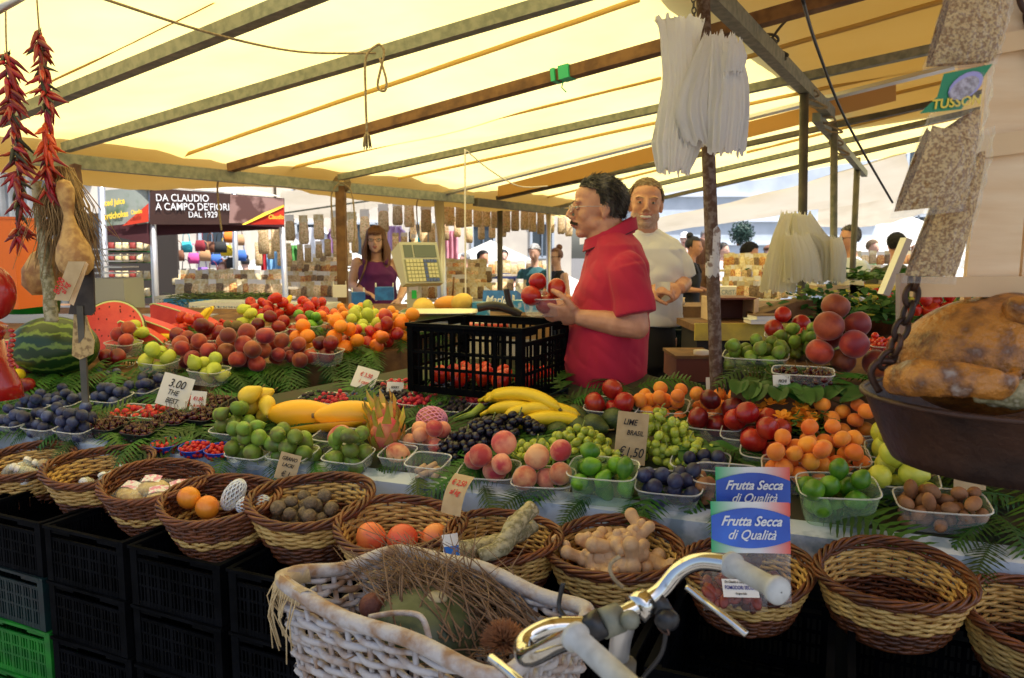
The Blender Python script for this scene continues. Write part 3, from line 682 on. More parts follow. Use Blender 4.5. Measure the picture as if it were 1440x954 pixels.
def mk_woman():
    D = 6.3; Z = lambda py: P(720, py, D).z; X = lambda px: (px - 532) * D / F
    sec = [(X(532), 0, Z(440), .17, .12), (X(533), 0, Z(415), .16, .125), (X(533), 0, Z(395), .155, .13), (X(533), -.01, Z(385), .165, .14), (X(532), 0, Z(374), .15, .115), (X(532), 0, Z(368), .1, .1)]
    arms = [dict(s=(X(505), .01, Z(370)), e=(X(496), .04, Z(402)), w=(X(516), -.14, Z(409)), r=1.0, fw=(1, -.5, -.3), n=(0, -.2, -1), curl=.4, th=1),
            dict(s=(X(558), .01, Z(370)), e=(X(572), .04, Z(398)), w=(X(565), -.2, Z(420)), r=1.0, fw=(-.2, -.6, -1), n=(-.5, 0, -.4), curl=.3, th=-1)]
    r, HM = person("woman with long brown hair and glasses in a purple tank top", (P(532, 477, D).x, D, 0), R(4), M_['skin_pale'], M_['hair_brown'], 'long', M_['purple'], M_['dark_cloth'],
                   sh=Z(364), torso=sec, arms=arms, sleeve='none', strap=False, head=(0, -.03, Z(339)), hs=.95, voxel=.009, jaw=.94, neck_r=.046, seed=4, hem=Z(440))
    # shoulders above the tank top: rebuild in skin
    q = MB()
    for s in (-1, 1): q.tube([(s * .085, -.105, Z(372)), (s * .095, -.06, Z(363)), (s * .09, .03, Z(362)), (s * .08, .1, Z(372))], .014, 8)
    q.build("shoulder_strap", M_['purple'], r)
    MB().tube(catmull([(-.07, -.1, Z(366)), (-.1, -.13, Z(385)), (-.16, -.08, Z(405)), (-.2, .02, Z(425))]), .008, 6).build("bag_strap", M_['wood_old'], r)
    glasses(r, HM, M_['blackink'], .0018)
    return r
mk_woman()
def simple(label, px, py, D, facing, skin, hm, hk, top, sleeve='short', lean=0, head_dy=0, voxel=.016, sc_=1.0, gl=False, strap=False, arms=None, bottoms=None, drop=None):
    """py = top of the head in the picture"""
    topz = P(px, py, D).z; x = P(px, py, D).x
    h = 1.78; k = 1.0; z0 = topz - h * sc_
    arms = arms or [dict(s=(.19, .01, 1.4), e=(.24, .03, 1.14), w=(.14, -.2, 1.1)), dict(s=(-.19, .01, 1.4), e=(-.24, .03, 1.14), w=(-.14, -.2, 1.12))]
    r, HM = person(label, (x, D, 0), facing, skin, hm, hk, top, bottoms or M_['dark_cloth'], sh=1.44, arms=arms, sleeve=sleeve, head=(0, -.03 - head_dy, 1.655 - head_dy * .4), headrot=(R(20) if lean else R(5), 0, 0), voxel=voxel, fingers=False, face=True, strap=strap)
    s = topz / h
    r.scale = (s, s, s)
    if lean: r.rotation_euler = Matrix.Rotation(facing, 3, 'Z').to_4x4().to_3x3().to_euler()
    if gl: glasses(r, HM, M_['blackink'], .003, True, gl == 'dark')
    return r
M_['teal'] = mat("dark teal cloth", (.02, .09, .1), .85, bump=.3, bscale=14); M_['palegrey'] = mat("pale grey cotton", (.5, .54, .6), .85, bump=.3, bscale=14)
M_['olive'] = mat("dark olive cloth", (.05, .045, .02), .85, bump=.3, bscale=14); M_['blacktop'] = mat("black top", (.012, .012, .016), .8)
M_['pinkcloth'] = mat("pink shirt", (.7, .42, .42), .85); M_['whitecap'] = mat("white sun cap", (.8, .78, .76), .8)
simple("grey-haired woman in a dark teal top looking down at the stall", 752, 344, 9.6, R(-15), M_['skin_pale'], M_['hair_grey'], 'short', M_['teal'], lean=1)
simple("woman with dark red hair in a bun, sunglasses and a black tank top", 784, 349, 9.2, R(-62), M_['skin_pale'], M_['hair_brown'], 'bun', M_['blacktop'], 'none', gl='dark', strap=True)
simple("woman in a sleeveless black dress seen from behind near the white t-shirt", 973, 333, 8.8, R(60), M_['skin'], M_['hair_black'], 'bun', M_['blacktop'], 'none', strap=True)
simple("brown-haired woman standing behind the woman in the black dress", 985, 336, 9.6, R(120), M_['skin'], M_['hair_brown'], 'long', M_['wood_old'], 'none')
simple("dark-haired young man in a dark vest bending forward under the round bush", 1037, 336, 8.4, R(82), M_['skin'], M_['hair_black'], 'short', M_['olive'], 'none', lean=1, head_dy=.12, strap=True)
simple("man with dark hair and glasses in a pale grey t-shirt behind the thin post", 1199, 318, 7.6, R(-80), M_['skin'], M_['hair_dark'], 'short', M_['palegrey'], gl=True)
simple("black-haired man in a dark olive shirt seen from behind", 1262, 328, 7.2, R(165), M_['skin'], M_['hair_black'], 'short', M_['olive'])
simple("blond woman in grey looking down at the far left of the square", 229, 366, 8.4, R(60), M_['skin_pale'], M_['hair_fair'], 'short', M_['palegrey'], lean=1)
simple("distant shopper in a white cap between the posts", 848, 350, 13, R(20), M_['skin_pale'], M_['whitecap'], 'cap', M_['pinkcloth'])
simple("distant man in pink with a white cap left of the black-dressed woman", 963, 327, 14, R(-20), M_['skin_pale'], M_['whitecap'], 'cap', M_['pinkcloth'])
simple("distant person in pale pink right of the black-dressed woman", 992, 324, 15, R(10), M_['skin_pale'], M_['hair_grey'], 'short', M_['pinkcloth'])
simple("dark-haired shopper partly hidden by the blue fruit box", 678, 353, 10, R(40), M_['skin'], M_['hair_black'], 'short', M_['dark_cloth'])
simple("person with dark tied hair beyond the handbags at the left", 317, 368, 10.5, R(-60), M_['skin_pale'], M_['hair_brown'], 'bun', M_['pinkcloth'], 'none')
_cl = {n: mat(n + " cloth", c, .85) for n, c in (("navy", (.02, .03, .09)), ("mustard", (.5, .3, .04)), ("brick", (.35, .06, .04)), ("white", (.7, .7, .7)), ("green", (.04, .18, .06)), ("denim", (.1, .16, .28)))}
for n, hk, hm, x, y, D, w_ in (("navy", 'short', 'hair_black', 708, 352, 12, "far back left of the seller's tub"), ("mustard", 'short', 'hair_grey', 655, 356, 12.5, "between the white cord and the dark post"), ("brick", 'long', 'hair_brown', 1085, 345, 11, "left of the cream shopping bags"),
    ("white", 'short', 'hair_dark', 1015, 342, 12, "just right of the rusty post"), ("green", 'short', 'hair_fair', 1226, 338, 12, "between the two shoppers at the right"), ("denim", 'bun', 'hair_black', 345, 362, 12, "right of the handbags"), ("brick", 'short', 'hair_black', 450, 352, 13, "behind the packets left of the woman"), ("navy", 'long', 'hair_brown', 1292, 345, 11, "right of the man in dark olive")):
    simple(f"distant shopper in {n} {w_}", x, y, D, R((x * 7) % 300 - 150), M_['skin_pale'], M_[hm], hk, _cl[n], voxel=.02)
# ================================================================ STALL SURFACES
SU = V((.931, -.365, 0)).normalized(); SV = V((.365, .931, 0)).normalized(); SO = V((0, 1.89, 0))
def st(u, v, z): return SO + SU * u + SV * v + V((0, 0, z))
n1 = SU.cross(SV + V((0, 0, .22))).normalized()
S1 = (st(0, 0, .86), n1 if n1.z > 0 else -n1)
S2L = (V((0, 2.9, 1.0)), V((0, -.12, 1)).normalized())
n3 = SU.cross(SV + V((0, 0, .1))).normalized()
S2R = (st(0, .48, 1.1), n3 if n3.z > 0 else -n3)
SURF = {'f': S1, 'l': S2L, 'r': S2R}
def on(px, py, s): return hit(px, py, *SURF[s])
def slab(name, label, pts, th, m, cat="table", parent=None):
    c = V(pts[0]); n = len(pts); vs = [V(p) - c for p in pts] + [V(p) - c - V((0, 0, th)) for p in pts]
    fs = [tuple(range(n)), tuple(range(2 * n - 1, n - 1, -1))] + [(i, i + n, (i + 1) % n + n, (i + 1) % n) for i in range(n)]
    q = MB().add(vs, fs); o = put(name, q.mesh(name, m, False), parent, Matrix.Translation(c))
    return tag(o, label, cat) if parent is None else o
z1 = lambda u, v: st(u, v, .86 + .22 * v)
slab("display_table", "sloping front display board of the fruit stall with a worn white painted edge", [z1(-2.4, 0), z1(1.9, 0), z1(1.9, .52), z1(.42, .52), z1(.42, .78), z1(-.1, 1.05), z1(-.62, .95), z1(-1.15, .5), z1(-2.4, .12 + .02)], .05, mat("dark damp board", (.03, .045, .02), .8, (.05, .04, .025), 11))
slab("painted_edge", "worn white painted edge strip along the front of the display board", [z1(-2.4, -.002) + V((0, 0, .003)), z1(1.9, -.002) + V((0, 0, .003)), z1(1.9, .06) + V((0, 0, .003)), z1(-2.4, .06) + V((0, 0, .003))], .07, mat("worn white painted board", (.55, .62, .72), .7, (.25, .33, .42), 16, (.5, .62), bump=.4), "board edge")
slab("back_board", "flat back board carrying the trays and cartons before the woman in purple", [V((-4.2, 4.39, 1.13)), V((.2, 4.39, 1.13)), V((.35, 5.4, 1.13)), V((-4.2, 5.4, 1.13))], .05, M_['wood_old'])
zl = lambda x, y: V((x, y, 1.0 + .12 * (y - 2.9)))
slab("display_tier", "raised left display tier of the stall reaching back to the scales", [zl(-3.4, 2.97), zl(-1.9, 2.93), zl(-1.17, 2.91), zl(-1.0, 3.06), zl(-.51, 3.4), zl(-.2, 4.3), zl(-.15, 4.38), zl(-3.9, 4.38)], .14, M_['wood_old'], "display tier")
zr_ = lambda u, v: st(u, v, 1.1 + .1 * (v - .48))
slab("display_tier", "raised right display tier holding figs and big peaches", [zr_(.5, .48), zr_(2.4, .48), zr_(2.4, 1.25), zr_(.62, 1.2)], .1, M_['wood_old'], "display tier")
# trestles under the boards
tr = thing("trestle", "dark trestle frame carrying the front display board", "trestle", st(0, .5, 0))
q = MB()
for u in (-1.9, -.7, .45, 1.6):
    for v in (.12, .45 if abs(u) < 1.5 else .12): q.bar(st(u, v, 0) - st(0, .5, 0), z1(u, v) - st(0, .5, 0) - V((0, 0, .06)), .04, .04)
q.build("leg", M_['steel_dark'], tr, False)
tr2 = thing("trestle", "dark trestle frame carrying the raised left tier", "trestle", V((-1.5, 3.6, 0)))
q = MB()
for x, y in ((-1.6, 3.1), (-.7, 3.5), (-.5, 4.3), (-2.6, 3.6), (-2.9, 4.3), (-.3, 4.3)): q.bar(V((x + 1.5, y - 3.6, 0)), V((x + 1.5, y - 3.6, zl(x, min(y, 4.3)).z - .14)) , .04, .04)
q.build("leg", M_['steel_dark'], tr2, False)
tr3 = thing("trestle", "dark trestle frame carrying the raised right tier", "trestle", st(1.4, .85, 0))
q = MB()
for u in (.62, 2.2):
    for v in (.55, 1.1): q.bar(st(u, v, 0) - st(1.4, .85, 0), zr_(u, v) - st(1.4, .85, 0) - V((0, 0, .09)), .04, .04)
q.build("leg", M_['steel_dark'], tr3, False)
# dark skirts hiding the hollow under the tiers
sk = MB().sheet(lambda u, v: st(-2.3 + 4.1 * u, .06 + .01 * math.sin(u * 60), .80 * v), 80, 2)
tag(sk.build("table_skirt", mat("dark skirt cloth", (.012, .014, .016), .9)), "dark cloth skirt hanging under the front display board", "table skirt")

# ================================================================ FRUIT
M_['peach'] = mat("red peach skin", (.19, .006, .008), .5, (.50, .085, .02), 16, (.42, .66), hv=.015, vv=.25, sheen=.25)
M_['peach_light'] = mat("pink and cream peach skin", (.46, .03, .03), .6, (.78, .36, .18), 17, (.42, .62), hv=.012, vv=.15, sheen=.3)
M_['nectarine'] = mat("dark nectarine skin", (.10, .004, .008), .3, (.30, .015, .01), 18, (.4, .7), vv=.3)
M_['nectarine_red'] = mat("bright red nectarine skin", (.36, .008, .01), .28, (.52, .06, .02), 18, (.45, .7), vv=.2)
M_['apricot'] = mat("apricot skin", (.86, .28, .025), .55, (.8, .17, .02), 16, (.45, .7), hv=.012, vv=.1, sheen=.15)
M_['orange'] = mat("orange skin", (.85, .25, .01), .42, bump=.25, bscale=500, hv=.01, vv=.1)
M_['plum'] = mat("blue plum bloom", (.018, .018, .06), .5, (.07, .09, .19), 34, (.44, .66), vv=.35, c3=(.15, .17, .28))
M_['fig'] = mat("green fig skin", (.17, .29, .03), .5, (.13, .13, .03), 34, (.45, .66), hv=.015, vv=.3, c3=(.28, .34, .08))
M_['pear'] = mat("yellow green pear skin", (.52, .56, .06), .42, (.44, .5, .05), 60, (.5, .7), hv=.015, vv=.15)
M_['pear_y'] = mat("yellow pear skin", (.75, .52, .04), .42, (.7, .25, .05), 12, (.55, .75), vv=.1)
M_['lime'] = mat("lime skin", (.06, .2, .012), .35, (.2, .42, .02), 20, (.45, .7), bump=.15, bscale=400, vv=.25)
M_['lemon'] = mat("lemon skin", (.86, .62, .02), .4, bump=.2, bscale=350, vv=.1)
M_['kiwi'] = mat("kiwi skin", (.22, .15, .06), .85, (.16, .11, .04), 80, bump=.3, vv=.2)
M_['avocado'] = mat("avocado skin", (.025, .045, .012), .45, (.06, .09, .02), 40, bump=.5, bscale=260, vv=.2)
M_['tomato'] = mat("tomato skin", (.55, .02, .01), .25, (.6, .07, .01), 14, (.5, .7), vv=.12)
M_['persimmon'] = mat("orange persimmon skin", (.78, .12, .01), .3, (.8, .2, .02), 12, vv=.1)
M_['pomegranate'] = mat("pomegranate skin", (.7, .1, .045), .4, (.78, .26, .07), 15, (.42, .65), vv=.1)
M_['melon'] = mat("yellow melon skin", (.82, .56, .1), .5, (.76, .48, .08), 30, bump=.2, vv=.08)
M_['papaya'] = mat("papaya skin", (.86, .42, .01), .4, (.7, .4, .03), 10, (.5, .72), bump=.15, bscale=60)
M_['banana'] = mat("banana skin", (.85, .58, .02), .45, (.7, .42, .03), 9, (.62, .75), vv=.06)
M_['banana_tip'] = mat("banana tip", (.12, .1, .03), .8)
M_['grape_g'] = mat("green grape skin", (.42, .5, .07), .22, (.34, .40, .04), 30, vv=.18, sss=.15)
M_['grape_b'] = mat("black grape skin", (.008, .005, .014), .28, (.03, .025, .06), 60, (.5, .75), vv=.3)
M_['straw'] = mat("strawberry", (.62, .018, .012), .35, (.5, .01, .01), 60, bump=.4, bscale=300, vv=.15)
M_['rasp'] = mat("raspberry", (.55, .02, .045), .5, vv=.2, bump=.8, bscale=420)
M_['blueb'] = mat("blueberry", (.05, .07, .16), .6, (.1, .13, .24), 90, vv=.2)
M_['blackb'] = mat("blackberry", (.02, .008, .02), .35, vv=.3, bump=.8, bscale=420)
M_['cherry'] = mat("dark cherry skin", (.06, .004, .008), .2, vv=.4)
M_['nutbrown'] = mat("brown tamarind pods", (.2, .08, .03), .7, (.3, .14, .06), 30, bump=.3, vv=.2)
M_['leaf'] = mat("green leaf", (.035, .12, .02), .5, (.05, .16, .03), 10, trans=.25, hv=.015, vv=.3)
M_['fern'] = mat("fern", (.03, .12, .008), .55, (.018, .07, .006), 12, trans=.2, hv=.02, vv=.35)
M_['chant'] = mat("orange chanterelle petals", (.85, .36, .02), .6, (.78, .24, .01), 20, trans=.2, vv=.15)
M_['wool'] = mat("peach", (.5, .1, .05))
def rfruit(r, dim=.12, flat=.95, cleft=.04, n=22, k=14, elong=1.0, top=0):
    q = MB(); prof = []
    for j in range(k + 1):
        a = math.pi * j / k - math.pi / 2; z = math.sin(a); rr = math.cos(a)
        zz = z * flat * elong; 
        if z > .6: zz -= dim * (z - .6) ** 1.2 / .4 * 1.4 * 1
        if z < -.7: zz += dim * .5 * (-z - .7) / .3
        prof.append((max(rr * (1 + top * z), .001) * r, zz * r))
    q.lathe(prof, n, fn=lambda p, th: V((p.x * (1 - cleft * math.exp(-(th if th < math.pi else 2 * math.pi - th) ** 2 * 8)), p.y, p.z)))
    return q
def F_round(nm, m, r, stem=False, **k):
    q = rfruit(r, **k); 
    if stem: q.tube([(0, 0, r * .72), (r * .08, 0, r * 1.0), (r * .15, 0, r * 1.25)], [r * .06, r * .045, r * .06], 6, mi=1)
    return q.mesh(nm, [m, M_['stem']])
def F_pear(nm, m, r, L_=1.35, fig=False):
    q = MB(); prof = []
    for j in range(19):
        t = j / 18
        if fig: rr = math.sin(min(1, t * 1.35) * math.pi / 2 * 1.0) if t < .45 else None
        a = math.pi * t; rr = math.sin(a) ** .9 * (1 - .42 * t ** 1.6 - .0); z = -math.cos(a) * L_ 
        if t > .5: rr *= 1 - .22 * math.sin((t - .5) * 2 * math.pi) ** 2
        prof.append((max(rr, .002) * r * 1.12, z * r))
    q.lathe(prof, 20, fn=lambda p, th: p * (1 + .03 * noise.noise(p * 40) + (.018 * math.cos(9 * th) if fig else 0)))
    q.tube([(0, 0, L_ * r * .93), (r * .08, 0, L_ * r * 1.12), (r * .2, r * .05, L_ * r * 1.32)], [r * .1, r * .055, r * .07], 6, mi=1 if not fig else 0)
    return q.mesh(nm, [m, M_['stem']])
FR = {
 'peach': ("peach", F_round("peach", M_['peach'], .036), .036), 'peachl': ("peach", F_round("peach_pale", M_['peach_light'], .035, elong=1.08), .035),
 'bigpeach': ("peach", F_round("peach_big", M_['peach'], .041), .041), 'darkpeach': ("nectarine", F_round("dark_peach", M_['nectarine'], .037), .037),
 'nect': ("nectarine", F_round("nectarine", M_['nectarine_red'], .036, cleft=.03), .036), 'apricot': ("apricot", F_round("apricot", M_['apricot'], .024, dim=.1), .024),
 'orange': ("orange", F_round("orange", M_['orange'], .036, cleft=0, dim=.05), .036), 'plum': ("plum", F_round("plum", M_['plum'], .0205, elong=1.14, dim=.06), .021),
 'fig': ("fig", F_pear("fig", M_['fig'], .023, 1.2, True), .0235), 'pear': ("pear", F_pear("pear", M_['pear'], .029, 1.3), .031), 'peary': ("pear", F_pear("pear_yellow", M_['pear_y'], .032, 1.35), .034),
 'lime': ("lime", F_round("lime", M_['lime'], .026, cleft=0, dim=-.25, elong=1.05), .0265), 'lemon': ("lemon", F_round("lemon", M_['lemon'], .027, cleft=0, dim=-.4, elong=1.1), .028),
 'kiwi': ("kiwi", F_round("kiwi", M_['kiwi'], .024, cleft=0, elong=1.25, dim=0), .026), 'tomato': ("tomato", F_round("tomato", M_['tomato'], .034, True, flat=.84, cleft=0, dim=.2), .033),
 'persimmon': ("persimmon", F_round("persimmon", M_['persimmon'], .036, True, flat=.8, cleft=0, dim=.15), .033), 'apple': ("apple", F_round("apple", M_['pear'], .033, True, flat=.92, cleft=0, dim=.3), .033),
 'plumred': ("apple", F_round("apple_red", M_['nectarine_red'], .034, True, flat=.92, cleft=0, dim=.3), .034),
 'pome': ("pomegranate", None, .042), 'smalltom': ("cherry_tomato", F_round("cherry_tomato", M_['tomato'], .013, cleft=0, n=12, k=8), .013),
 'straw': ("strawberry", None, .013), 'rasp': ("raspberry", None, .010), 'wildstraw': ("wild_strawberry", None, .0075), 'blueb': ("blueberry", F_round("blueberry", M_['blueb'], .008, cleft=0, n=9, k=6), .008),
 'blackb': ("blackberry", None, .010), 'cherry': ("cherry", None, .012), 'tamarind': ("tamarind_pod", F_round("pod", M_['nutbrown'], .016, cleft=.06, elong=1.5, n=14, k=10, dim=-.1), .018),
 'melon': ("melon", F_round("melon", M_['melon'], .07, cleft=0, dim=.03), .07), 'egg': ("mushroom", F_round("egg", M_['paper'], .02, cleft=0, elong=1.1, dim=0), .02),
 'pinkapr': ("apricot", F_round("apricot_pink", M_['peach_light'], .027, dim=.1, elong=1.1), .028), 'mango': ("mango", F_round("mango", M_['peach_light'], .042, cleft=0, elong=1.2, dim=0, flat=1), .045)}
def bumpy(nm, r, m, elong=1.1, cap=False, n=10, top=0):
    q = MB(); q.lathe([(max(.001, math.cos(a) * (1 + top * math.sin(a))) * r, math.sin(a) * r * elong) for a in [math.pi * j / 7 - math.pi / 2 for j in range(8)]], n)
    if cap:
        for k in range(5): a = k * 1.2566; q.add([(0, 0, r * elong * 1.02), (math.cos(a - .4) * r * .5, math.sin(a - .4) * r * .5, r * elong * .96), (math.cos(a) * r * .95, math.sin(a) * r * .95, r * elong * 1.0), (math.cos(a + .4) * r * .5, math.sin(a + .4) * r * .5, r * elong * .96)], [(0, 1, 2, 3)], mi=1)
    return q.mesh(nm, [m, M_['leaf']])
FR['straw'] = ("strawberry", bumpy("strawberry", .013, M_['straw'], 1.2, True, top=.25), .013); FR['rasp'] = ("raspberry", bumpy("raspberry", .0095, M_['rasp'], 1.0, n=8), .0095)
FR['wildstraw'] = ("wild_strawberry", bumpy("wild_strawberry", .008, M_['straw'], 1.25, n=7, top=.2), .0078); FR['blackb'] = ("blackberry", bumpy("blackberry", .0095, M_['blackb'], 1.05, n=8), .0095)
q = rfruit(.0115, n=12, k=8, cleft=.05, dim=.2); q.tube([(0, 0, .008), (.004, 0, .025), (.012, .004, .045)], [.0009, .0008, .001], 4, mi=1); FR['cherry'] = ("cherry", q.mesh("cherry", [M_['cherry'], M_['stem']]), .0115)
q = rfruit(.042, cleft=0, dim=-.05, flat=.93)
for k in range(6): a = k * 1.047; q.add([(math.cos(a - .5) * .01, math.sin(a - .5) * .01, .038), (math.cos(a + .5) * .01, math.sin(a + .5) * .01, .038), (math.cos(a) * .017, math.sin(a) * .017, .06)], [(0, 1, 2)])
FR['pome'] = ("pomegranate", q.mesh("pomegranate", [M_['pomegranate'], M_['stem']]), .042)

def punnet_mesh(a, b, h, m='clear', n=32, se=.42, lip=.004):
    q = MB(); pr = [(.001, .0015), (.70, .0015), (.80, .004), (.84, .012), (.98, h - .003), (1.0, h)]
    q.lathe(pr, n, sx=a, sy=b, se=se, fn=lambda p, th: V((p.x, p.y, p.z)))
    # ribs: push alternate wall vertices
    return q.mesh("punnet", M_[m])
def rim_mesh(a, b, h, m='cleared', se=.42, n=40, r=.0022):
    pts = []
    for k in range(n + 1):
        th = 2 * math.pi * k / n; c, d = math.cos(th), math.sin(th)
        pts.append((a * math.copysign(abs(c) ** se, c), b * math.copysign(abs(d) ** se, d), h))
    return MB().tube(pts, r, 5).mesh("rim", M_[m])
_pc = {}
M_['bluep'] = mat("blue plastic punnet", (.02, .07, .5), .35); M_['blackp'] = mat("black plastic punnet", (.012, .012, .014), .35); M_['redp'] = clearmat("pinkish plastic", c=(.9, .5, .5), a=.3)
def punnet(M, a, b, h, label, m='clear', group="punnets of fruit on the stall", oval=False):
    key = (a, b, h, m, oval); se = .42 if not oval else 1
    if key not in _pc:
        _pc[key] = (punnet_mesh(a, b, h, m, se=se), rim_mesh(a, b, h, 'cleared' if m.startswith('clear') else m, se=se))
    t = thing("punnet", label, "punnet", group=group, M=M); put("tray", _pc[key][0], t); put("rim", _pc[key][1], t); return t
COUNT = {}
GRID = {}
def clash(p, r):
    k = (int(p.x // .1), int(p.y // .1), int(p.z // .1))
    for i in (-1, 0, 1):
        for j in (-1, 0, 1):
            for l in (-1, 0, 1):
                for q, s_ in GRID.get((k[0] + i, k[1] + j, k[2] + l), ()):
                    if (q - p).length < (r + s_) * .86: return True
    return False
def pile(M, kind, n, rx, ry, label, group=None, z0=.003, seed=None, rot='any', wall=0, sz=1.0, cands=36, cat=None, layers=None):
    """drop n fruits into/onto an area, each one resting on those below it; M is the local frame of the surface"""
    rs = random.Random(seed if seed is not None else len(bpy.data.objects)); nm, me, r = FR[kind]; r *= sz; got = []
    lay = layers or ((1.45 if wall else 2.2) if r > .0295 else 2.4 if r > .02 else 3.2); zcap = z0 + r * (1 + 1.75 * lay); tops = []
    for i in range(n):
        cs = []
        for c in range(cands):
            a = rs.uniform(0, 2 * math.pi); d = math.sqrt(rs.random())
            if wall: x, y = rs.uniform(-1, 1) * max(0, rx - r * .85), rs.uniform(-1, 1) * max(0, ry - r * .85)
            else: x, y = math.cos(a) * d * max(0, rx - r * .6), math.sin(a) * d * max(0, ry - r * .6)
            z = z0 + r * .96
            for (gx, gy, gz) in got:
                dd = (gx - x) ** 2 + (gy - y) ** 2
                if dd < 3.75 * r * r: z = max(z, gz + math.sqrt(3.75 * r * r - dd))
            if z <= zcap: cs.append((z + .25 * math.hypot(x / max(rx, .01), y / max(ry, .01)) * r, x, y, z))
        cs.sort(); pick = None
        for c in cs[:10]:
            p = M @ V(c[1:])
            if r < .015 or not clash(p, r): pick = c; break
        if not pick: continue
        _, x, y, z = pick; got.append((x, y, z)); tops.append((p, r))
        if rot == 'any': Rm = Quaternion((rs.gauss(0, 1), rs.gauss(0, 1), rs.gauss(0, 1), rs.gauss(0, 1))).normalized().to_matrix().to_4x4()
        elif rot == 'up': Rm = Matrix.Rotation(rs.uniform(0, 6.28), 4, 'Z') @ Matrix.Rotation(rs.uniform(-.5, .5), 4, 'X')
        else: Rm = Matrix.Rotation(rs.uniform(0, 6.28), 4, 'Z') @ Matrix.Rotation(R(90) + rs.uniform(-.5, .5), 4, 'X')
        s = sz * rs.uniform(.9, 1.04)
        o = put(nm, me, None, M @ Matrix.Translation((x, y, z)) @ Rm @ Matrix.Diagonal((s * rs.uniform(.92, 1.06), s * rs.uniform(.94, 1.05), s * rs.uniform(.93, 1.07), 1))); tag(o, label, cat or nm.replace('_', ' '), group or label)
    for p, r_ in tops: GRID.setdefault((int(p.x // .1), int(p.y // .1), int(p.z // .1)), []).append((p, r_))
    return got
def lf(px, py, s, rz=0):
    p = on(px, py, s); n = SURF[s][1]; x = Matrix.Rotation(rz, 3, 'Z') @ SU
    return frame(p, x, n)
# item table: (px, py of the base centre, surface, fruit, count, half sizes, height, box, place words)
def box(px, py, s, kind, n, a, b, h, where, m='clear', adj="", rz=0, rot='any', oval=False, sz=1.0, seed=None, tray=True):
    n = int(n * 1.2 + .5) if n > 1 else 1; sz *= .94; M = lf(px, py, s, rz); nm = FR[kind][0].replace('_', ' ')
    word = {'clear': 'clear', 'cleargreen': 'clear', 'blackp': 'black', 'bluep': 'blue'}.get(m, 'clear')
    if tray: punnet(M, a, b, h, f"{word} plastic punnet of {adj + ' ' if adj else ''}{nm} {where}", m, oval=oval)
    pile(M, kind, n, a * .97, b * .97, f"{adj + ' ' if adj else ''}{nm} {'in the punnet' if tray else 'in the heap'} {where}", z0=.004, rot=rot, wall=tray and not oval, sz=sz, seed=seed)
    return M
# ---- front board, left to right
for i, (x, y, n, w_) in enumerate([(24, 607, 12, "at the far left edge of the board"), (70, 612, 13, "second from the left edge"), (115, 616, 15, "right in front of the rusty hook pole"), (98, 578, 12, "behind the front row of plums"), (160, 573, 12, "left of the card reading the best"),
                                   (205, 560, 12, "just behind the card reading the best"), (150, 545, 10, "in the rear row near the melon"), (60, 582, 10, "behind the leftmost plums")]):
    box(x, y, 'f', 'plum', n, .075, .055, .045, w_, adj="blue")
box(45, 570, 'f', 'darkpeach', 6, .075, .058, .05, "between plums and lemons", adj="dark red")
box(18, 568, 'f', 'lemon', 9, .08, .06, .04, "at the far left edge", adj="yellow")
box(62, 548, 'f', 'darkpeach', 5, .08, .055, .045, "under the watermelon", adj="dark")
box(165, 530, 'f', 'darkpeach', 5, .07, .055, .045, "right of the hanging board sign", adj="dark")
box(110, 545, 'f', 'apricot', 2, .07, .055, .045, "nearly empty behind the hook pole", adj="yellow")
box(188, 590, 'f', 'straw', 22, .075, .055, .035, "left of the card", adj="red"); box(222, 592, 'f', 'straw', 22, .075, .055, .035, "below the card", adj="red")
box(262, 575, 'f', 'straw', 20, .07, .05, .03, "between card and small price slip", adj="red")
for x, y, w_ in [(157, 613, "in front of the strawberries"), (205, 620, "beside the blue strawberry tubs"), (248, 605, "under the card reading the best"), (287, 600, "in front of the small price slip"), (300, 580, "behind the small price slip")]:
    box(x, y, 'f', 'cherry', 42, .065, .05, .045, w_, 'blackp', adj="dark", rot='up')
box(348, 590, 'f', 'cherry', 44, .075, .06, .06, "behind the figs with a white label", 'blackp', adj="dark", rot='up')
for x, y, w_ in [(237, 634, "leftmost of the three blue tubs"), (276, 640, "middle of the three blue tubs"), (312, 643, "rightmost of the three blue tubs")]:
    box(x, y, 'f', 'wildstraw', 42, .052, .042, .03, w_, 'bluep', adj="red", oval=True)
for x, y, n, w_ in [(332, 618, 9, "behind the three blue tubs"), (357, 652, 9, "right of the three blue tubs"), (415, 655, 9, "in front of the papayas"), (493, 658, 9, "in front of the dragon fruit")]:
    box(x, y, 'f', 'fig', n, .07, .055, .045, w_, adj="green", rot='any', sz=1.12)
box(478, 630, 'f', 'mango', 1, .075, .05, .045, "behind the figs at the dragon fruit", adj="pink", rot='lie', sz=.85)
box(372, 598, 'f', 'peary', 4, .08, .05, .03, "left of the papayas", adj="yellow", rot='lie', tray=False)
berr = [('blackb', 448, 562, "leftmost at the back"), ('rasp', 474, 564, "left of the red price card"), ('blueb', 512, 561, "under the red price card"), ('blackb', 531, 546, "behind the red price card"), ('rasp', 562, 545, "right of the red price card"),
        ('blackb', 552, 561, "behind the dragon fruit"), ('rasp', 600, 548, "beside the black crate corner"), ('blueb', 632, 550, "in front of the black crate"), ('rasp', 590, 566, "behind the pink netted fruit"), ('blackb', 635, 574, "right of the pink netted fruit"), ('rasp', 668, 563, "left of the bananas")]
for k, x, y, w_ in berr: box(x, y + 6, 'f', k, 46 if k != 'blueb' else 85, .068, .05, .026, w_, rot='any', adj={'blackb': 'dark', 'rasp': 'red', 'blueb': 'dusty blue'}[k])
box(562, 655, 'f', 'mango', 1, .05, .045, .045, "alone right of the front figs", adj="red", rot='lie', sz=.8)
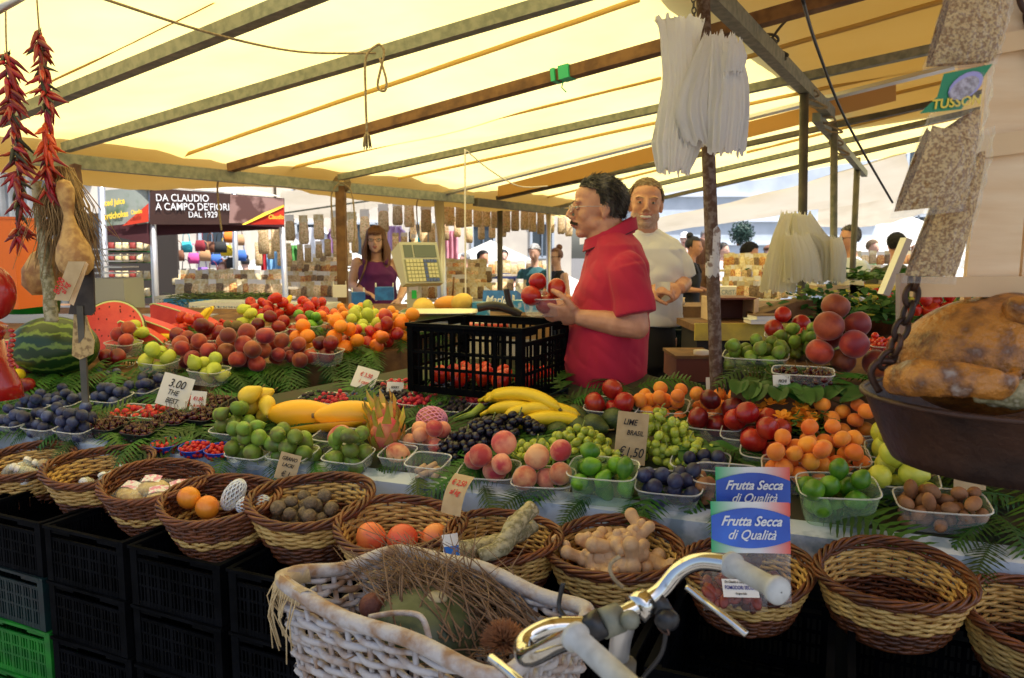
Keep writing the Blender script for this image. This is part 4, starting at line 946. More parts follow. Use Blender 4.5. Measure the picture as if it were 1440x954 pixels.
box(600, 632, 'f', 'pinkapr', 6, .075, .055, .045, "under the pink netted fruit", adj="pink")
box(690, 680, 'f', 'peachl', 5, .082, .058, .045, "left of the lime punnet pair", adj="pink", rz=.1)
box(766, 692, 'f', 'peachl', 6, .082, .058, .045, "touching the lime punnet", adj="pink", rz=.15)
box(850, 700, 'f', 'lime', 10, .088, .06, .085, "under the lime price card", 'cleargreen', adj="green", rz=.05)
box(942, 706, 'f', 'plum', 15, .082, .06, .055, "at the front edge right of the limes", adj="blue", rz=.05)
box(985, 668, 'f', 'plum', 10, .075, .055, .045, "behind the front plums", adj="blue")
box(1020, 702, 'f', 'tamarind', 14, .08, .055, .07, "half hidden by the blue printed bags", adj="brown", rz=.05)
box(1175, 728, 'f', 'lime', 10, .088, .06, .085, "right of the blue printed bags", 'cleargreen', adj="green", rz=.15)
box(1320, 738, 'f', 'tamarind', 26, .095, .055, .062, "under the rusty pan", adj="brown", rz=.1)
box(1262, 700, 'f', 'pear', 7, .085, .06, .06, "in front of the pan", adj="green", rot='any')
box(1262, 658, 'f', 'pear', 6, .08, .055, .05, "left behind the pan", adj="green"); box(1238, 615, 'f', 'pear', 6, .08, .055, .05, "deep behind the rusty pan", adj="green")
box(1120, 685, 'f', 'apricot', 20, .085, .06, .06, "in front beside the blue bags", adj="orange", rz=.1)
box(1165, 668, 'f', 'apricot', 24, .095, .065, .06, "in the middle of the right board", adj="orange", rz=.1)
box(1185, 625, 'f', 'apricot', 16, .08, .055, .055, "left of the pan hook", adj="orange")
box(1085, 655, 'f', 'nect', 7, .08, .06, .05, "left of the apricots", adj="bright red"); box(1055, 630, 'f', 'nect', 8, .08, .06, .05, "behind the bright red nectarines", adj="red")
box(1006, 615, 'f', 'darkpeach', 6, .08, .058, .05, "between grapes and flowers", adj="dark")
box(930, 590, 'f', 'apricot', 14, .085, .06, .05, "behind the big green grapes", adj="orange"); box(1008, 592, 'f', 'apricot', 13, .085, .06, .045, "behind the dark nectarines", adj="orange")
box(862, 592, 'f', 'nect', 6, .085, .06, .055, "right beside the red polo shirt", adj="red")
# ---- left tier
for x, y, k, n, a, w_, adj, tray in [(50, 0, 0, 0, 0, 0, 0, 0)][1:] + [
    (262, 500, 'darkpeach', 6, .075, "with the small bananas on top", "dark", 1), (296, 492, 'darkpeach', 7, .085, "right behind the small bananas", "dark", 1), (176, 500, 'peach', 4, .075, "before the cut watermelon", "red", 1),
    (188, 492, 'pear', 4, .07, "leaning at the watermelon half", "green", 0), (337, 486, 'kiwi', 9, .08, "left of the tall dark nectarines", "brown", 1), (380, 482, 'darkpeach', 9, .08, "tallest in the rear row", "dark", 1), (412, 476, 'nect', 7, .075, "beside the tallest nectarines", "red", 1),
    (436, 472, 'lime', 8, .08, "left of the rear apricots", "green", 1), (470, 468, 'apricot', 12, .08, "middle of the rear row", "yellow", 1), (512, 468, 'apple', 6, .08, "right end of the rear row", "green", 1), (548, 464, 'apricot', 12, .08, "under the round melon", "orange", 1),
    (225, 528, 'apple', 5, .075, "above the card reading the best", "green", 1), (296, 540, 'pear', 5, .075, "left of the black cherry punnet", "green", 1),
    (280, 522, 'peach', 8, .11, "with one cut open", "red", 0), (345, 522, 'bigpeach', 11, .13, "behind the black cherry punnet", "deep orange red", 0), (408, 514, 'peach', 8, .12, "in the middle of the fern edge", "orange red", 0),
    (428, 500, 'orange', 3, .07, "crowning the middle peaches", "orange", 0), (458, 512, 'darkpeach', 8, .075, "at the fern edge", "dark", 1), (487, 500, 'orange', 5, .08, "right of the dark nectarines", "orange", 0), (505, 492, 'plumred', 5, .09, "behind the loose oranges", "red", 0),
    (524, 496, 'persimmon', 5, .09, "at the right end of the fern edge", "orange", 0), (545, 490, 'nect', 4, .08, "beside the black crate", "dark red", 0), (566, 484, 'orange', 5, .08, "at the left corner of the black crate", "pale orange", 0),
    (505, 482, 'pear', 4, .07, "behind the red apples", "yellow green", 1), (536, 478, 'pear', 4, .07, "left of the crate corner", "light green", 1),
    (430, 446, 'tomato', 14, .16, "spread in front of the woman", "red", 0), (380, 448, 'tomato', 12, .14, "left of the white crate", "red", 0), (460, 452, 'smalltom', 30, .12, "in front of the white crate", "red", 0),
    (330, 462, 'smalltom', 30, .12, "behind the kiwis", "orange red", 0), (355, 466, 'pear', 5, .08, "behind the tall dark nectarines", "pale green", 0), (500, 448, 'apricot', 16, .12, "under the blue carton", "yellow", 0), (510, 456, 'apple', 6, .09, "left of the round melon", "green", 1),
    (265, 470, 'tomato', 6, .1, "before the white lattice tray", "orange red", 0)]:
    box(x, y, 'l', k, n, a, a * .72, .06, w_, adj=adj, tray=bool(tray))
for x, y, w_ in [(548, 445, "in front of the woman in purple"), (522, 438, "left of the round one before the woman"), (596, 442, "right behind the scale column"), (650, 432, "left of the white cord"), (660, 430, "right of the white cord"), (765, 0, "")][:5]:
    pile(lf(x, y + 10, 'l'), 'melon', 1, .02, .02, "yellow melon " + w_, seed=int(x), sz=.95)
# ---- right tier
for x, y, k, n, a, b, h, w_, adj, tray, s in [
    (1062, 520, 'fig', 18, .1, .07, .05, "left on the right tier", "green", 1, 1), (1130, 505, 'fig', 20, .11, .07, .05, "heaped above the cherries", "green", 0, 1), (1128, 545, 'cherry', 50, .085, .055, .05, "below the heaped figs", "dark", 1, 1),
    (1110, 492, 'nect', 6, .085, .06, .055, "tallest punnet on the right tier", "red", 1, 1), (1180, 528, 'bigpeach', 6, .105, .08, 0, "with the highest peach on top", "dark orange", 0, 1.12), (1232, 532, 'bigpeach', 5, .1, .08, 0, "beside the rusty chain", "orange", 0, 1.12),
    (1265, 500, 'smalltom', 60, .1, .07, .04, "behind the rusty chain", "red", 1, 1)]:
    box(x, y, 'r', k, n, a, b, h or .05, w_, adj=adj, tray=bool(tray), sz=s)
# flowers (orange) with green leaves in a black tub
M = lf(1112, 632, 'f'); punnet(M, .095, .065, .07, "dark punnet holding orange courgette flowers with parsley", 'blackp')
fl = thing("flower_bunch", "bunch of frilly orange flowers with green parsley in the dark punnet", "flowers", M=M @ Matrix.Translation((0, 0, .06)))
rs = random.Random(2)
pe = MB()
for i in range(46):
    c = V((rs.uniform(-.085, .06), rs.uniform(-.05, .05), rs.uniform(.0, .055))); a = rs.uniform(0, 6.28)
    for k in range(5):
        b = a + k * 1.25; d = V((math.cos(b), math.sin(b), rs.uniform(.1, .9))).normalized(); t_ = d.cross(V((0, 0, 1))).normalized()
        pe.add([c, c + d * .012 - t_ * .009, c + d * .024 + V((0, 0, -.003 + rs.uniform(-.004, .004))) - t_ * .004, c + d * .023 + t_ * .005, c + d * .012 + t_ * .009], [(0, 1, 2, 3, 4)])
pe.build("petal_mass", M_['chant'], fl, False)
pl = MB()
for i in range(260):
    c = V((rs.uniform(-.02, .11), rs.uniform(-.07, .05), rs.uniform(-.05, .05))); d = V((rs.gauss(0, 1), rs.gauss(0, 1), rs.gauss(0, .5))).normalized(); t_ = d.cross(V((0, 0, 1))).normalized() * .006
    pl.add([c, c + d * .006 + t_, c + d * .016 + t_ * .6, c + d * .018, c + d * .016 - t_ * .6, c + d * .006 - t_], [(0, 1, 2, 3, 4, 5)])
pl.build("leaves", M_['leaf'], fl, False)

# ---- grapes
def grapes(M, n, rx, ry, rz_, m, label, r=.0122, seed=1, elong=1.22):
    rz_ *= 1.2; n = int(n * .9); t = thing("grape_bunch", label, "grapes", M=M); rs = random.Random(seed); got = []
    g = MB().lathe([(math.cos(a) * r + 1e-5, math.sin(a) * r * elong) for a in [math.pi * j / 8 - math.pi / 2 for j in range(9)]], 12).mesh("grape", m)
    tries = 0
    while len(got) < n and tries < 30000:
        tries += 1
        p = V((rs.uniform(-1, 1), rs.uniform(-1, 1), rs.random()))
        if p.x * p.x + p.y * p.y + p.z * p.z > 1 or p.length < .55: continue
        q = V((p.x * rx, p.y * ry, p.z * rz_ + r * .5))
        if any((q - o).length < r * 1.62 for o in got): continue
        got.append(q)
    for q in got: put("grape", g, t, Matrix.Translation(q) @ Quaternion((rs.gauss(0, 1), rs.gauss(0, 1), rs.gauss(0, 1), rs.gauss(0, 1))).normalized().to_matrix().to_4x4())
    s = MB(); s.tube(catmull([(0, 0, rz_ * .7), (rx * .1, ry * .2, rz_ * 1.1), (rx * .2, ry * .1, rz_ + .03)]), .0022, 5)
    for i in range(14): q = rs.choice(got); s.tube([q, q * .75 + V((0, 0, rz_ * .35))], .0012, 4)
    core = MB().ell((0, 0, 0), (rx * .62, ry * .62, rz_ * .62), 12, 8); 
    s.build("grape_stalk", mat("grape stalk", (.3, .34, .1), .7), t)
    return t
grapes(lf(925, 640, 'f'), 95, .105, .085, .105, M_['grape_g'], "largest bunch of green grapes behind the lime price card", seed=3)
grapes(lf(965, 655, 'f'), 60, .09, .06, .06, M_['grape_g'], "green grape bunch spilling towards the plums", seed=4)
grapes(lf(815, 640, 'f'), 75, .1, .06, .065, M_['grape_g'], "green grape bunch in front of the avocados", seed=5)
grapes(lf(752, 652, 'f'), 60, .075, .055, .05, M_['grape_g'], "small green grape bunch above the middle pink peaches", seed=6)
grapes(lf(850, 662, 'f'), 50, .07, .05, .05, M_['grape_g'], "green grape bunch behind the limes", seed=7)
grapes(lf(690, 630, 'f'), 95, .11, .08, .07, M_['grape_b'], "black grape bunch right of the clear mushroom tub", seed=8)
grapes(lf(728, 622, 'f'), 70, .1, .07, .07, M_['grape_b'], "black grape bunch below the bananas", seed=9)
grapes(lf(655, 640, 'f'), 70, .08, .06, .055, M_['grape_b'], "black grape bunch behind the left pink peaches", seed=10)
# ---- bananas
def banana(parent, M, L_=.19, r=.018, bend=.9, m='banana'):
    q = MB(); pts, rr = [], []
    for i in range(13):
        t = i / 12; a = (t - .5) * bend; pts.append((math.sin(a) * L_ / bend, 0, (math.cos(a) - 1) * L_ / bend)); rr.append(r * (.42 + .58 * min(1, math.sin(math.pi * (t * .92 + .04)) ** .55 * 1.0)) if 0 < i < 12 else r * .3)
    q.tube(pts, rr, 7); q.tube([pts[0], V(pts[0]) + V((-.02, 0, -.012))], [r * .35, r * .28], 6, mi=1 if False else 0); q.tube([pts[-1], V(pts[-1]) + V((.006, 0, -.003))], [r * .3, r * .2], 6, mi=1)
    return q.build("banana", [M_[m], M_['banana_tip']], parent, True, M)
bt = thing("banana_bunch", "bunch of ripe yellow bananas in front of the black crate", "bananas", M=lf(742, 600, 'f', .1) @ Matrix.Translation((0, 0, .035)) @ Matrix.Scale(1.22, 4))
for i, (x, y, z, rz, rx, L_) in enumerate([(-.055, .03, .035, 2.6, -.6, .17), (-.02, .03, .05, 2.75, -.5, .2), (.0, .005, .06, 2.85, -.35, .21), (.045, -.02, .035, 3.25, -.3, .2), (.07, -.045, .02, 3.35, -.1, .18), (-.01, -.01, .03, 2.95, -.3, .2)]):
    banana(bt, TM((x, y, z), rz - 3.14, rx), L_)
MB().tube([(-.13, .03, .01), (-.15, .0, .0), (-.19, -.03, -.005)], [.012, .009, .006], 6).build("bunch_stalk", mat("green stalk", (.3, .4, .06), .6), bt)
for nm_, px, py, s, rz, lab in [("a", 225, 482, 'l', .3, "yellow banana pair lying against the cut watermelon"), ("b", 283, 466, 'l', 1.3, "small greenish bananas on the dark nectarines"), ("c", 405, 440, 'l', 1.5, "lone banana standing among the rear tomatoes")]:
    t = thing("banana_bunch", lab, "bananas", M=lf(px, py, s) @ Matrix.Translation((0, 0, .06 if nm_ != 'a' else .025)))
    for k in range(2 if nm_ != 'c' else 1): banana(t, TM((0, .03 * k, 0), rz + .15 * k, 0, -.9 if nm_ != 'a' else -.2) , .16 if nm_ != 'c' else .1, .017)
# ---- avocados
av = F_pear("avocado", M_['avocado'], .036, 1.35)
for i, (x, y, rz, z, lab) in enumerate([(838, 612, 1.2, .03, "avocado lowest before the tall nectarine punnet"), (812, 598, 1.1, .03, "avocado nearest the bananas"), (868, 605, 1.3, .035, "large avocado touching the green grapes"), (880, 590, 1.5, .045, "avocado lying highest at the nectarine punnet"), (815, 612, .9, .025, "small avocado behind the green grapes"), (788, 618, 1.0, .02, "avocado half hidden by the black grapes")]):
    o = put("avocado", av, None, lf(x, y, 'f', rz * 0) @ Matrix.Translation((0, 0, z)) @ Matrix.Rotation(rz, 4, 'Z') @ Matrix.Rotation(R(90), 4, 'X')); tag(o, lab, "avocado", "avocados beside the bananas")
# ---- papayas (one whole, one with the cut half)
def papaya(label, M, cut=False):
    t = thing("papaya", label, "papaya", M=M); q = MB(); pr = []
    for j in range(21):
        u = j / 20; pr.append((max(.001, .055 * math.sin(math.pi * u) ** .62 * (1 - .28 * u)), (u - .5) * .27))
    q.lathe(pr, 24, fn=lambda p, th: V((p.x * (1 + .02 * math.cos(5 * th)), p.y * (1 + .02 * math.sin(5 * th)), p.z))); q.build("skin", M_['papaya'], t, True, Matrix.Rotation(R(90), 4, 'Y'))
    MB().lathe([(.001, -.137), (.008, -.138), (.009, -.13)], 10).build("stalk_scar", M_['stem'], t, True, Matrix.Rotation(R(90), 4, 'Y'))
    return t
papaya("whole yellow papaya on the right of the pair", lf(503, 606, 'f') @ TM((0, 0, .055), .45, 0, R(6)))
papaya("whole yellow papaya behind the cut papaya slice", lf(432, 604, 'f') @ TM((0, 0, .055), .25, 0, R(2)))
t = thing("papaya_slice", "cut papaya wedge with orange flesh in front of the whole papaya", "papaya", M=lf(462, 618, 'f') @ TM((0, 0, .05), .42, R(-35)))
q = MB(); n_ = 20
for j in range(n_):
    u0, u1 = j / n_, (j + 1) / n_
f1 = lambda u: max(.001, .032 * math.sin(math.pi * u) ** .6)
q.sheet(lambda u, v: ((u - .5) * .25, math.cos(math.pi * v) * f1(u), -math.sin(math.pi * v) * f1(u) * .7), 20, 10)
q.build("skin", M_['papaya'], t)
MB().sheet(lambda u, v: ((u - .5) * .25, (2 * v - 1) * f1(u), .001 - .008 * math.sin(math.pi * v)), 20, 8).build("flesh", mat("papaya flesh", (.8, .3, .1), .4, (.78, .5, .3), 40, (.5, .62)), t)
# ---- dragon fruit
dfM = mat("dragon fruit skin", (.62, .06, .12), .45, (.7, .35, .1), 14, (.4, .65)); dfl = mat("dragon fruit scale", (.5, .5, .06), .45, (.72, .3, .12), 16, (.45, .68))
def dragon(label, M, s=1.0):
    t = thing("dragon_fruit", label, "dragon fruit", M=M); MB().ell((0, 0, .05 * s), (.042 * s, .042 * s, .055 * s), 20, 14).build("skin", dfM, t)
    q = MB(); rs = random.Random(3)
    for k in range(24):
        z = (.0 + .1 * (k / 24)) * s; a = k * 2.4; rr = .042 * math.sin(math.acos(max(-1, min(1, (z / s - .05) / .055)))) * s; c = V((rr * math.cos(a), rr * math.sin(a), z)); o = V((math.cos(a), math.sin(a), 0)); l = (.03 + .035 * k / 24) * s; tt = V((-math.sin(a), math.cos(a), 0)) * .014 * s
        q.add([c - tt, c + tt, c + o * .014 * s + V((0, 0, l * .6)) + tt * .5, c + o * .012 * s + V((0, 0, l)) , c + o * .014 * s + V((0, 0, l * .6)) - tt * .5], [(0, 1, 2, 3, 4)])
    q.build("scale", dfl, t); return t
dragon("spiky pink and green dragon fruit standing up behind the figs", lf(540, 635, 'f') @ TM((0, 0, 0), .3, 0, R(12)), 1.1)
dragon("second dragon fruit whose green spikes rise against the berries", lf(548, 612, 'f') @ TM((0, 0, .0), .3, 0, R(-10)), 1.05)
# ---- pink netted fruit
t = thing("netted_fruit", "fruit wrapped in pink foam net among the pink apricots", "netted fruit", M=lf(610, 612, 'f') @ Matrix.Translation((0, 0, .055)))
MB().ell((0, 0, 0), (.045, .036, .036), 20, 14).build("fruit", M_['peach_light'], t)
def net(parent, m, rx, ry, rz_, n=16, k=10, r=.002, name="foam_net"):
    q = MB()
    for s in (1, -1):
        for i in range(n):
            pts = []
            for j in range(k + 1):
                a = (j / k - .5) * math.pi * .92; th = 2 * math.pi * i / n + s * j * .22; rr = math.cos(a)
                pts.append((rx * math.sin(a), ry * rr * math.cos(th), rz_ * rr * math.sin(th)))
            q.tube(pts, r, 4)
    return q.build(name, m, parent)
net(t, mat("pink foam", (.85, .35, .48), .7), .051, .040, .040)
# ---- clear tub of cinnamon / garlic sticks
M = lf(605, 672, 'f'); punnet(M, .06, .045, .055, "clear tub of short beige sticks in front of the pink apricots")
rs = random.Random(4)
for i in range(7):
    q = MB().tube([(-.018, 0, 0), (.018, 0, 0)], .009, 10); o = put("beige_stick", q.mesh("beige_stick", mat("beige stick", (.5, .34, .22), .8)), None, M @ TM((rs.uniform(-.025, .025), -.02 + .006 * i, .012 + .009 * (i % 3)), rs.uniform(-.4, .4) + 1.4)); tag(o, "short beige stick in the clear tub before the pink apricots", "stick", "beige sticks in the clear tub")
# ---- watermelons
wm = mat("striped watermelon rind", (.02, .07, .012), .35); t_ = wm.node_tree; N, L = t_.nodes, t_.links
tc = N.new("ShaderNodeTexCoord"); mp = N.new("ShaderNodeMapping"); L.new(tc.outputs["Object"], mp.inputs[0])
sx = N.new("ShaderNodeSeparateXYZ"); L.new(mp.outputs[0], sx.inputs[0]); at_ = N.new("ShaderNodeMath"); at_.operation = 'ARCTAN2'; L.new(sx.outputs["Y"], at_.inputs[0]); L.new(sx.outputs["Z"], at_.inputs[1])
nz = N.new("ShaderNodeTexNoise"); nz.inputs["Scale"].default_value = 26; nz.inputs["Detail"].default_value = 6; L.new(mp.outputs[0], nz.inputs[0])
m1 = N.new("ShaderNodeMath"); m1.operation = 'MULTIPLY'; m1.inputs[1].default_value = 15; L.new(at_.outputs[0], m1.inputs[0])
m2 = N.new("ShaderNodeMath"); m2.operation = 'MULTIPLY_ADD'; m2.inputs[1].default_value = 9.0; L.new(nz.outputs["Fac"], m2.inputs[0]); L.new(m1.outputs[0], m2.inputs[2])
sn = N.new("ShaderNodeMath"); sn.operation = 'SINE'; L.new(m2.outputs[0], sn.inputs[0]); rp2 = N.new("ShaderNodeValToRGB"); L.new(sn.outputs[0], rp2.inputs[0])
rp2.color_ramp.elements[0].position = .35; rp2.color_ramp.elements[0].color = (.008, .035, .006, 1); rp2.color_ramp.elements[1].position = .95; rp2.color_ramp.elements[1].color = (.12, .2, .025, 1); L.new(rp2.outputs[0], N["Principled BSDF"].inputs["Base Color"])
pc = on(80, 527, 'l')
o = put("watermelon", MB().ell((0, 0, 0), (.165, .125, .12), 40, 28).mesh("watermelon", wm), None, TM(pc + V((0, 0, .115)), .1, 0)); tag(o, "whole striped dark green watermelon at the far left", "watermelon")
flesh = mat("watermelon flesh", (.72, .07, .05), .4, (.66, .05, .04), 20, bump=.3); rindc = mat("pale rind", (.6, .66, .3), .5)
def halfmelon(label, M, r):
    t = thing("watermelon_half", label, "watermelon", M=M)
    MB().lathe([(r * math.cos(a), -r * math.sin(a)) for a in [math.pi / 2 * j / 12 for j in range(13)]], 40).build("rind", wm, t)
    MB().lathe([(r * .985, .0006), (r * .93, .001)], 40).build("rind_edge", rindc, t); MB().lathe([(r * .932, .0015), (r * .5, .003), (.001, .004)], 40).build("flesh", flesh, t)
    sd_ = MB(); rs = random.Random(6)
    for i in range(44):
        a, d = rs.uniform(0, 6.28), r * math.sqrt(rs.uniform(.02, .75)); sd_.ell((math.cos(a) * d, math.sin(a) * d, .0035), (.003, .0045, .0015), 6, 4)
    sd_.build("seeds", M_['blackink'], t); t.children[-1]['kind'] = 'stuff'
    return t
p = on(148, 494, 'l'); nrm = V((.1, -1, .38)).normalized()
halfmelon("large cut watermelon half facing the camera", frame(p + V((0, .06, .085)), (1, 0.1, 0), nrm), .15)
p = on(22, 525, 'l'); halfmelon("cut watermelon half peeking out beside the red scale", frame(p + V((-.03, -.0, .05)), (1, 0, 0), V((.2, -1, .3)).normalized()), .09)
def wedge(label, M, L_, h, w_=.09):
    t = thing("watermelon_wedge", label, "watermelon", M=M)
    n = 16; q = MB(); e = MB()
    prof = [(-L_ / 2 + L_ * i / n, math.sin(math.pi * (i / n) * .5 + math.pi * .5) if False else 0) for i in range(n + 1)]
    ht = lambda u: h * (1 - u) ** .6 * (1 if u > .03 else .9)
    q.sheet(lambda u, v: ((u - .5) * L_, -w_ / 2 + w_ * .0, v * ht(u)), n, 4); q.sheet(lambda u, v: ((u - .5) * L_, w_ / 2, v * ht(u)), n, 4)
    q.sheet(lambda u, v: ((u - .5) * L_, (v - .5) * w_, ht(u)), n, 3); q.sheet(lambda u, v: (-L_ / 2, (u - .5) * w_, v * ht(0)), 3, 3)
    q.build("flesh", flesh, t, False)
    e.sheet(lambda u, v: ((u - .5) * L_, (v - .5) * (w_ + .008), -.006), n, 3); e.sheet(lambda u, v: ((u - .5) * L_, -w_ / 2 - .002, -.006 + v * .016), n, 2)
    e.tube([((u - .5) * L_, -w_ / 2, ht(u)) for u in [i / n for i in range(n + 1)]], .004, 5); e.build("rind", rindc, t, False)
    return t
wedge("first long red watermelon wedge behind the cut half", TM(on(222, 478, 'l'), -.15), .34, .13); wedge("second watermelon wedge farther back leaning right", TM(on(262, 458, 'l'), -.25), .36, .12)
wedge("small watermelon wedge just right of the cut half", TM(on(205, 488, 'l'), .1), .2, .13)

# ---- fern fronds and leaves
def frond_mesh(L_=.26, W=.085, n=18, seed=1, droop=.25):
    rs = random.Random(seed); q = MB(); cv = rs.uniform(-.25, .25); spine = []
    for i in range(n + 2):
        t = i / (n + 1); spine.append(V((t * L_, cv * L_ * t * t * .6, .012 + .03 * math.sin(math.pi * t) - droop * L_ * t * t * .35)))
    q.tube(spine, [.0016 * (1 - .8 * i / (n + 1)) for i in range(n + 2)], 4)
    for i in range(1, n + 1):
        t = i / (n + 1); p = spine[i]; d = (spine[i + 1] - spine[i - 1]).normalized()
        for s in (-1, 1):
            l = W * (math.sin(math.pi * (t * .85 + .12)) ** .8) * rs.uniform(.85, 1.05); sd_ = V((-d.y, d.x, 0)) * s; dirn = (sd_ + d * .45 + V((0, 0, rs.uniform(-.35, .1)))).normalized(); wd = d * .0125
            k = 6; a_, b_ = [], []
            for j in range(k + 1):
                u = j / k; c = p + dirn * l * u + V((0, 0, -.012 * u * u)); ww = (1 - u) ** .7 * (1.0 if j % 2 == 0 else .55)
                a_.append(c + wd * ww * .62); b_.append(c - wd * ww * .62)
            q.add(a_ + b_, [(j, j + 1, k + 2 + j, k + 1 + j) for j in range(k)])
    return q.mesh("fern_frond", M_['fern'])
fronds = [frond_mesh(seed=s, L_=l, W=w_) for s, l, w_ in ((1, .27, .085), (2, .24, .075), (3, .3, .095), (4, .22, .08))]
rs = random.Random(11)
FW = "fern frond laid among the front fruit punnets"
def fern(p, n, rz, lift=0, s=1, lab=FW, grp="fern fronds laid on the display boards", tilt=0):
    M = frame(p + V((0, 0, .004 + lift)), Matrix.Rotation(rz, 3, 'Z') @ SU, n) @ Matrix.Rotation(tilt, 4, 'Y') @ Matrix.Rotation(rs.uniform(-.4, .4), 4, 'X') @ Matrix.Scale(s, 4)
    o = put("fern_frond", rs.choice(fronds), None, M); tag(o, lab, "fern frond", grp)
for i in range(170):
    u = rs.uniform(-2.2, 1.5); v = rs.uniform(.1, .5 if not -.7 < u < .4 else .9) if u > -.9 else rs.uniform(.02, .3)
    fern(z1(u, v), S1[1], rs.uniform(0, 6.28), s=rs.uniform(.75, 1.1))
for i in range(30):
    u = -1.9 + 3.5 * (i + rs.random()) / 30
    if .55 < u < .98: continue
    fern(z1(u, rs.uniform(.03, .09)), S1[1], rs.uniform(-2.3, -.8), s=rs.uniform(.45, .6), tilt=.12, lab="fern frond hanging over the painted front edge", grp="fern fronds along the front edge")
edge = [V((-1.9, 2.93, 0)), V((-1.17, 2.91, 0)), V((-1.0, 3.06, 0)), V((-.51, 3.4, 0)), V((-.3, 4.0, 0))]
for i in range(48):
    t_ = rs.uniform(0, 3.99); k = int(t_); a = edge[k].lerp(edge[k + 1], t_ - k) if k < 4 else edge[4]; e_ = (edge[min(k + 1, 4)] - edge[k]).normalized(); out = V((e_.y, -e_.x, 0))
    if rs.random() < .55:
        M = frame(zl(a.x, a.y) + V((0, 0, .012)) - out * .06, (out + e_ * rs.uniform(-.6, .6)), V((0, 0, 1))) @ Matrix.Rotation(R(18), 4, 'Y'); o = put("fern_frond", rs.choice(fronds), None, M); tag(o, "fern frond drooping over the edge of the left tier", "fern frond", "fern fronds drooping off the left tier")
        M = frame(zl(a.x, a.y) + V((0, 0, .0)) + out * .012, V((0, 0, -1)) + e_ * rs.uniform(-.3, .3), out) @ Matrix.Scale(.6, 4); o = put("fern_frond", rs.choice(fronds), None, M); tag(o, "fern frond drooping over the edge of the left tier", "fern frond", "fern fronds drooping off the left tier")
    else: fern(zl(a.x, a.y) - out * rs.uniform(0, .3), S2L[1], rs.uniform(0, 6.28), lab="fern frond lying under fruit on the left tier", grp="fern fronds lying on the left tier")
for i in range(22): x_ = rs.uniform(-2.2, -.6); y_ = rs.uniform(3.05, 3.9); fern(zl(x_, max(y_, 3.1)), S2L[1], rs.uniform(0, 6.28), lab="fern frond lying under fruit on the left tier", grp="fern fronds lying on the left tier")
for i in range(20): fern(zr_(rs.uniform(.55, 1.7), rs.uniform(.47, .8)), S2R[1], rs.uniform(0, 6.28), lab="fern frond lying on the right tier", grp="fern fronds lying on the right tier")
lfm = MB().sheet(lambda u, v: (u * .13 - .01, (v - .5) * .075 * math.sin(math.pi * min(1, u * .92 + .05)) ** .7, .012 * math.sin(u * 5) + .02 * abs(v - .5)), 10, 6); lfm = lfm.mesh("leaf", M_['leaf'])
for i in range(44):
    u = rs.uniform(.5, 1.5); M = frame(zr_(u, rs.uniform(.47, .56)) + V((0, 0, .01)), Matrix.Rotation(rs.uniform(-2.6, -.5), 3, 'Z') @ SU, S2R[1]) @ Matrix.Rotation(rs.uniform(-.1, .35), 4, 'Y') @ Matrix.Scale(.75, 4); o = put("leaf", lfm, None, M); tag(o, "broad green leaf hanging over the edge of the right tier", "leaf", "broad leaves on the edge of the right tier")
for i in range(8):
    M = lf(985 + rs.uniform(-18, 18), 655 + rs.uniform(-6, 6), 'f') @ Matrix.Translation((0, 0, .055)) @ Matrix.Rotation(rs.uniform(0, 6), 4, 'Z') @ Matrix.Scale(.55, 4); o = put("leaf", lfm, None, M); tag(o, "small green leaf lying on the plums behind the front row", "leaf", "leaves on the plums")

# ---- price cards
def card(px, py, s, w_, h, lines, label, m='paper', ink='blackink', lean=.25, rz=0, roll=0, z=.03, D=None):
    p = on(px, py, s) + V((0, 0, z)) if D is None else P(px, py, D)
    M = TM(p, rz) @ Matrix.Rotation(R(90) - lean, 4, 'X') @ Matrix.Rotation(roll, 4, 'Z')
    t = thing("price_card", label, "price card", M=M)
    MB().sheet(lambda u, v: ((u - .5) * w_, v * h, .004 * math.sin(u * 3) * v), 6, 4).build("card", M_[m], t)
    o = MB().box((0, h / 2, -.0015), (w_ * .98, h * .98, .001)); o.build("card_back", M_[m], t, False)
    for (txt, size, x, y) in lines: text(txt, size, t, M_[ink], TM((x, y, .0055)), align='CENTER', shear=.25, bold=.0002, sx=.8)
    return t
card(240, 590, 'f', .11, .115, [("3.00", .042, 0, .07), ("THE", .026, -.005, .043), ("BEST", .026, 0, .014)], "white card reading 3.00 the best, leaning over the strawberries", rz=.1, roll=-.28, z=.045)
card(277, 592, 'f', .055, .075, [("€1.00", .018, 0, .042), ("la una", .014, 0, .02)], "small white slip with red writing right of the big card", ink='redink', roll=-.08, z=.03)
card(508, 560, 'f', .085, .08, [("€ 3,50", .022, 0, .045), ("1 cest", .02, 0, .018)], "pinkish card with red scribble standing in the berry trays", ink='redink', roll=-.3, z=.035, lean=.5)
card(400, 690, 'f', .06, .075, [("GRANO", .015, 0, .055), ("LACRI", .015, 0, .037), ("€ 1", .022, 0, .01)], "kraft card stuck behind the loofah basket", 'kraft', roll=-.25, z=.03)
card(884, 668, 'f', .085, .14, [("LIME", .023, -.008, .105), ("BRASIL", .019, .008, .078), ("€1,50", .036, 0, .02)], "brown card reading lime Brasil standing in the lime punnet", 'kraft', roll=-.12, z=.03)
card(1090, 597, 'f', .065, .07, [("€1,00", .026, 0, .026)], "white card with red 1,00 euro behind the orange flowers", ink='redink', roll=-.35, z=.06)
card(1362, 715, 'f', .075, .085, [("€15", .032, 0, .035)], "kraft card reading 15 euro in the tamarind punnet", 'kraft', z=.03, roll=-.12)
card(1006, 570, 'f', .06, .06, [("1,00", .02, 0, .02)], "white card standing behind the apricots at the grapes", z=.03)
card(555, 563, 'f', .06, .045, [("BERRY", .012, 0, .022)], "tiny white label among the berry trays", z=.02, roll=-.05)
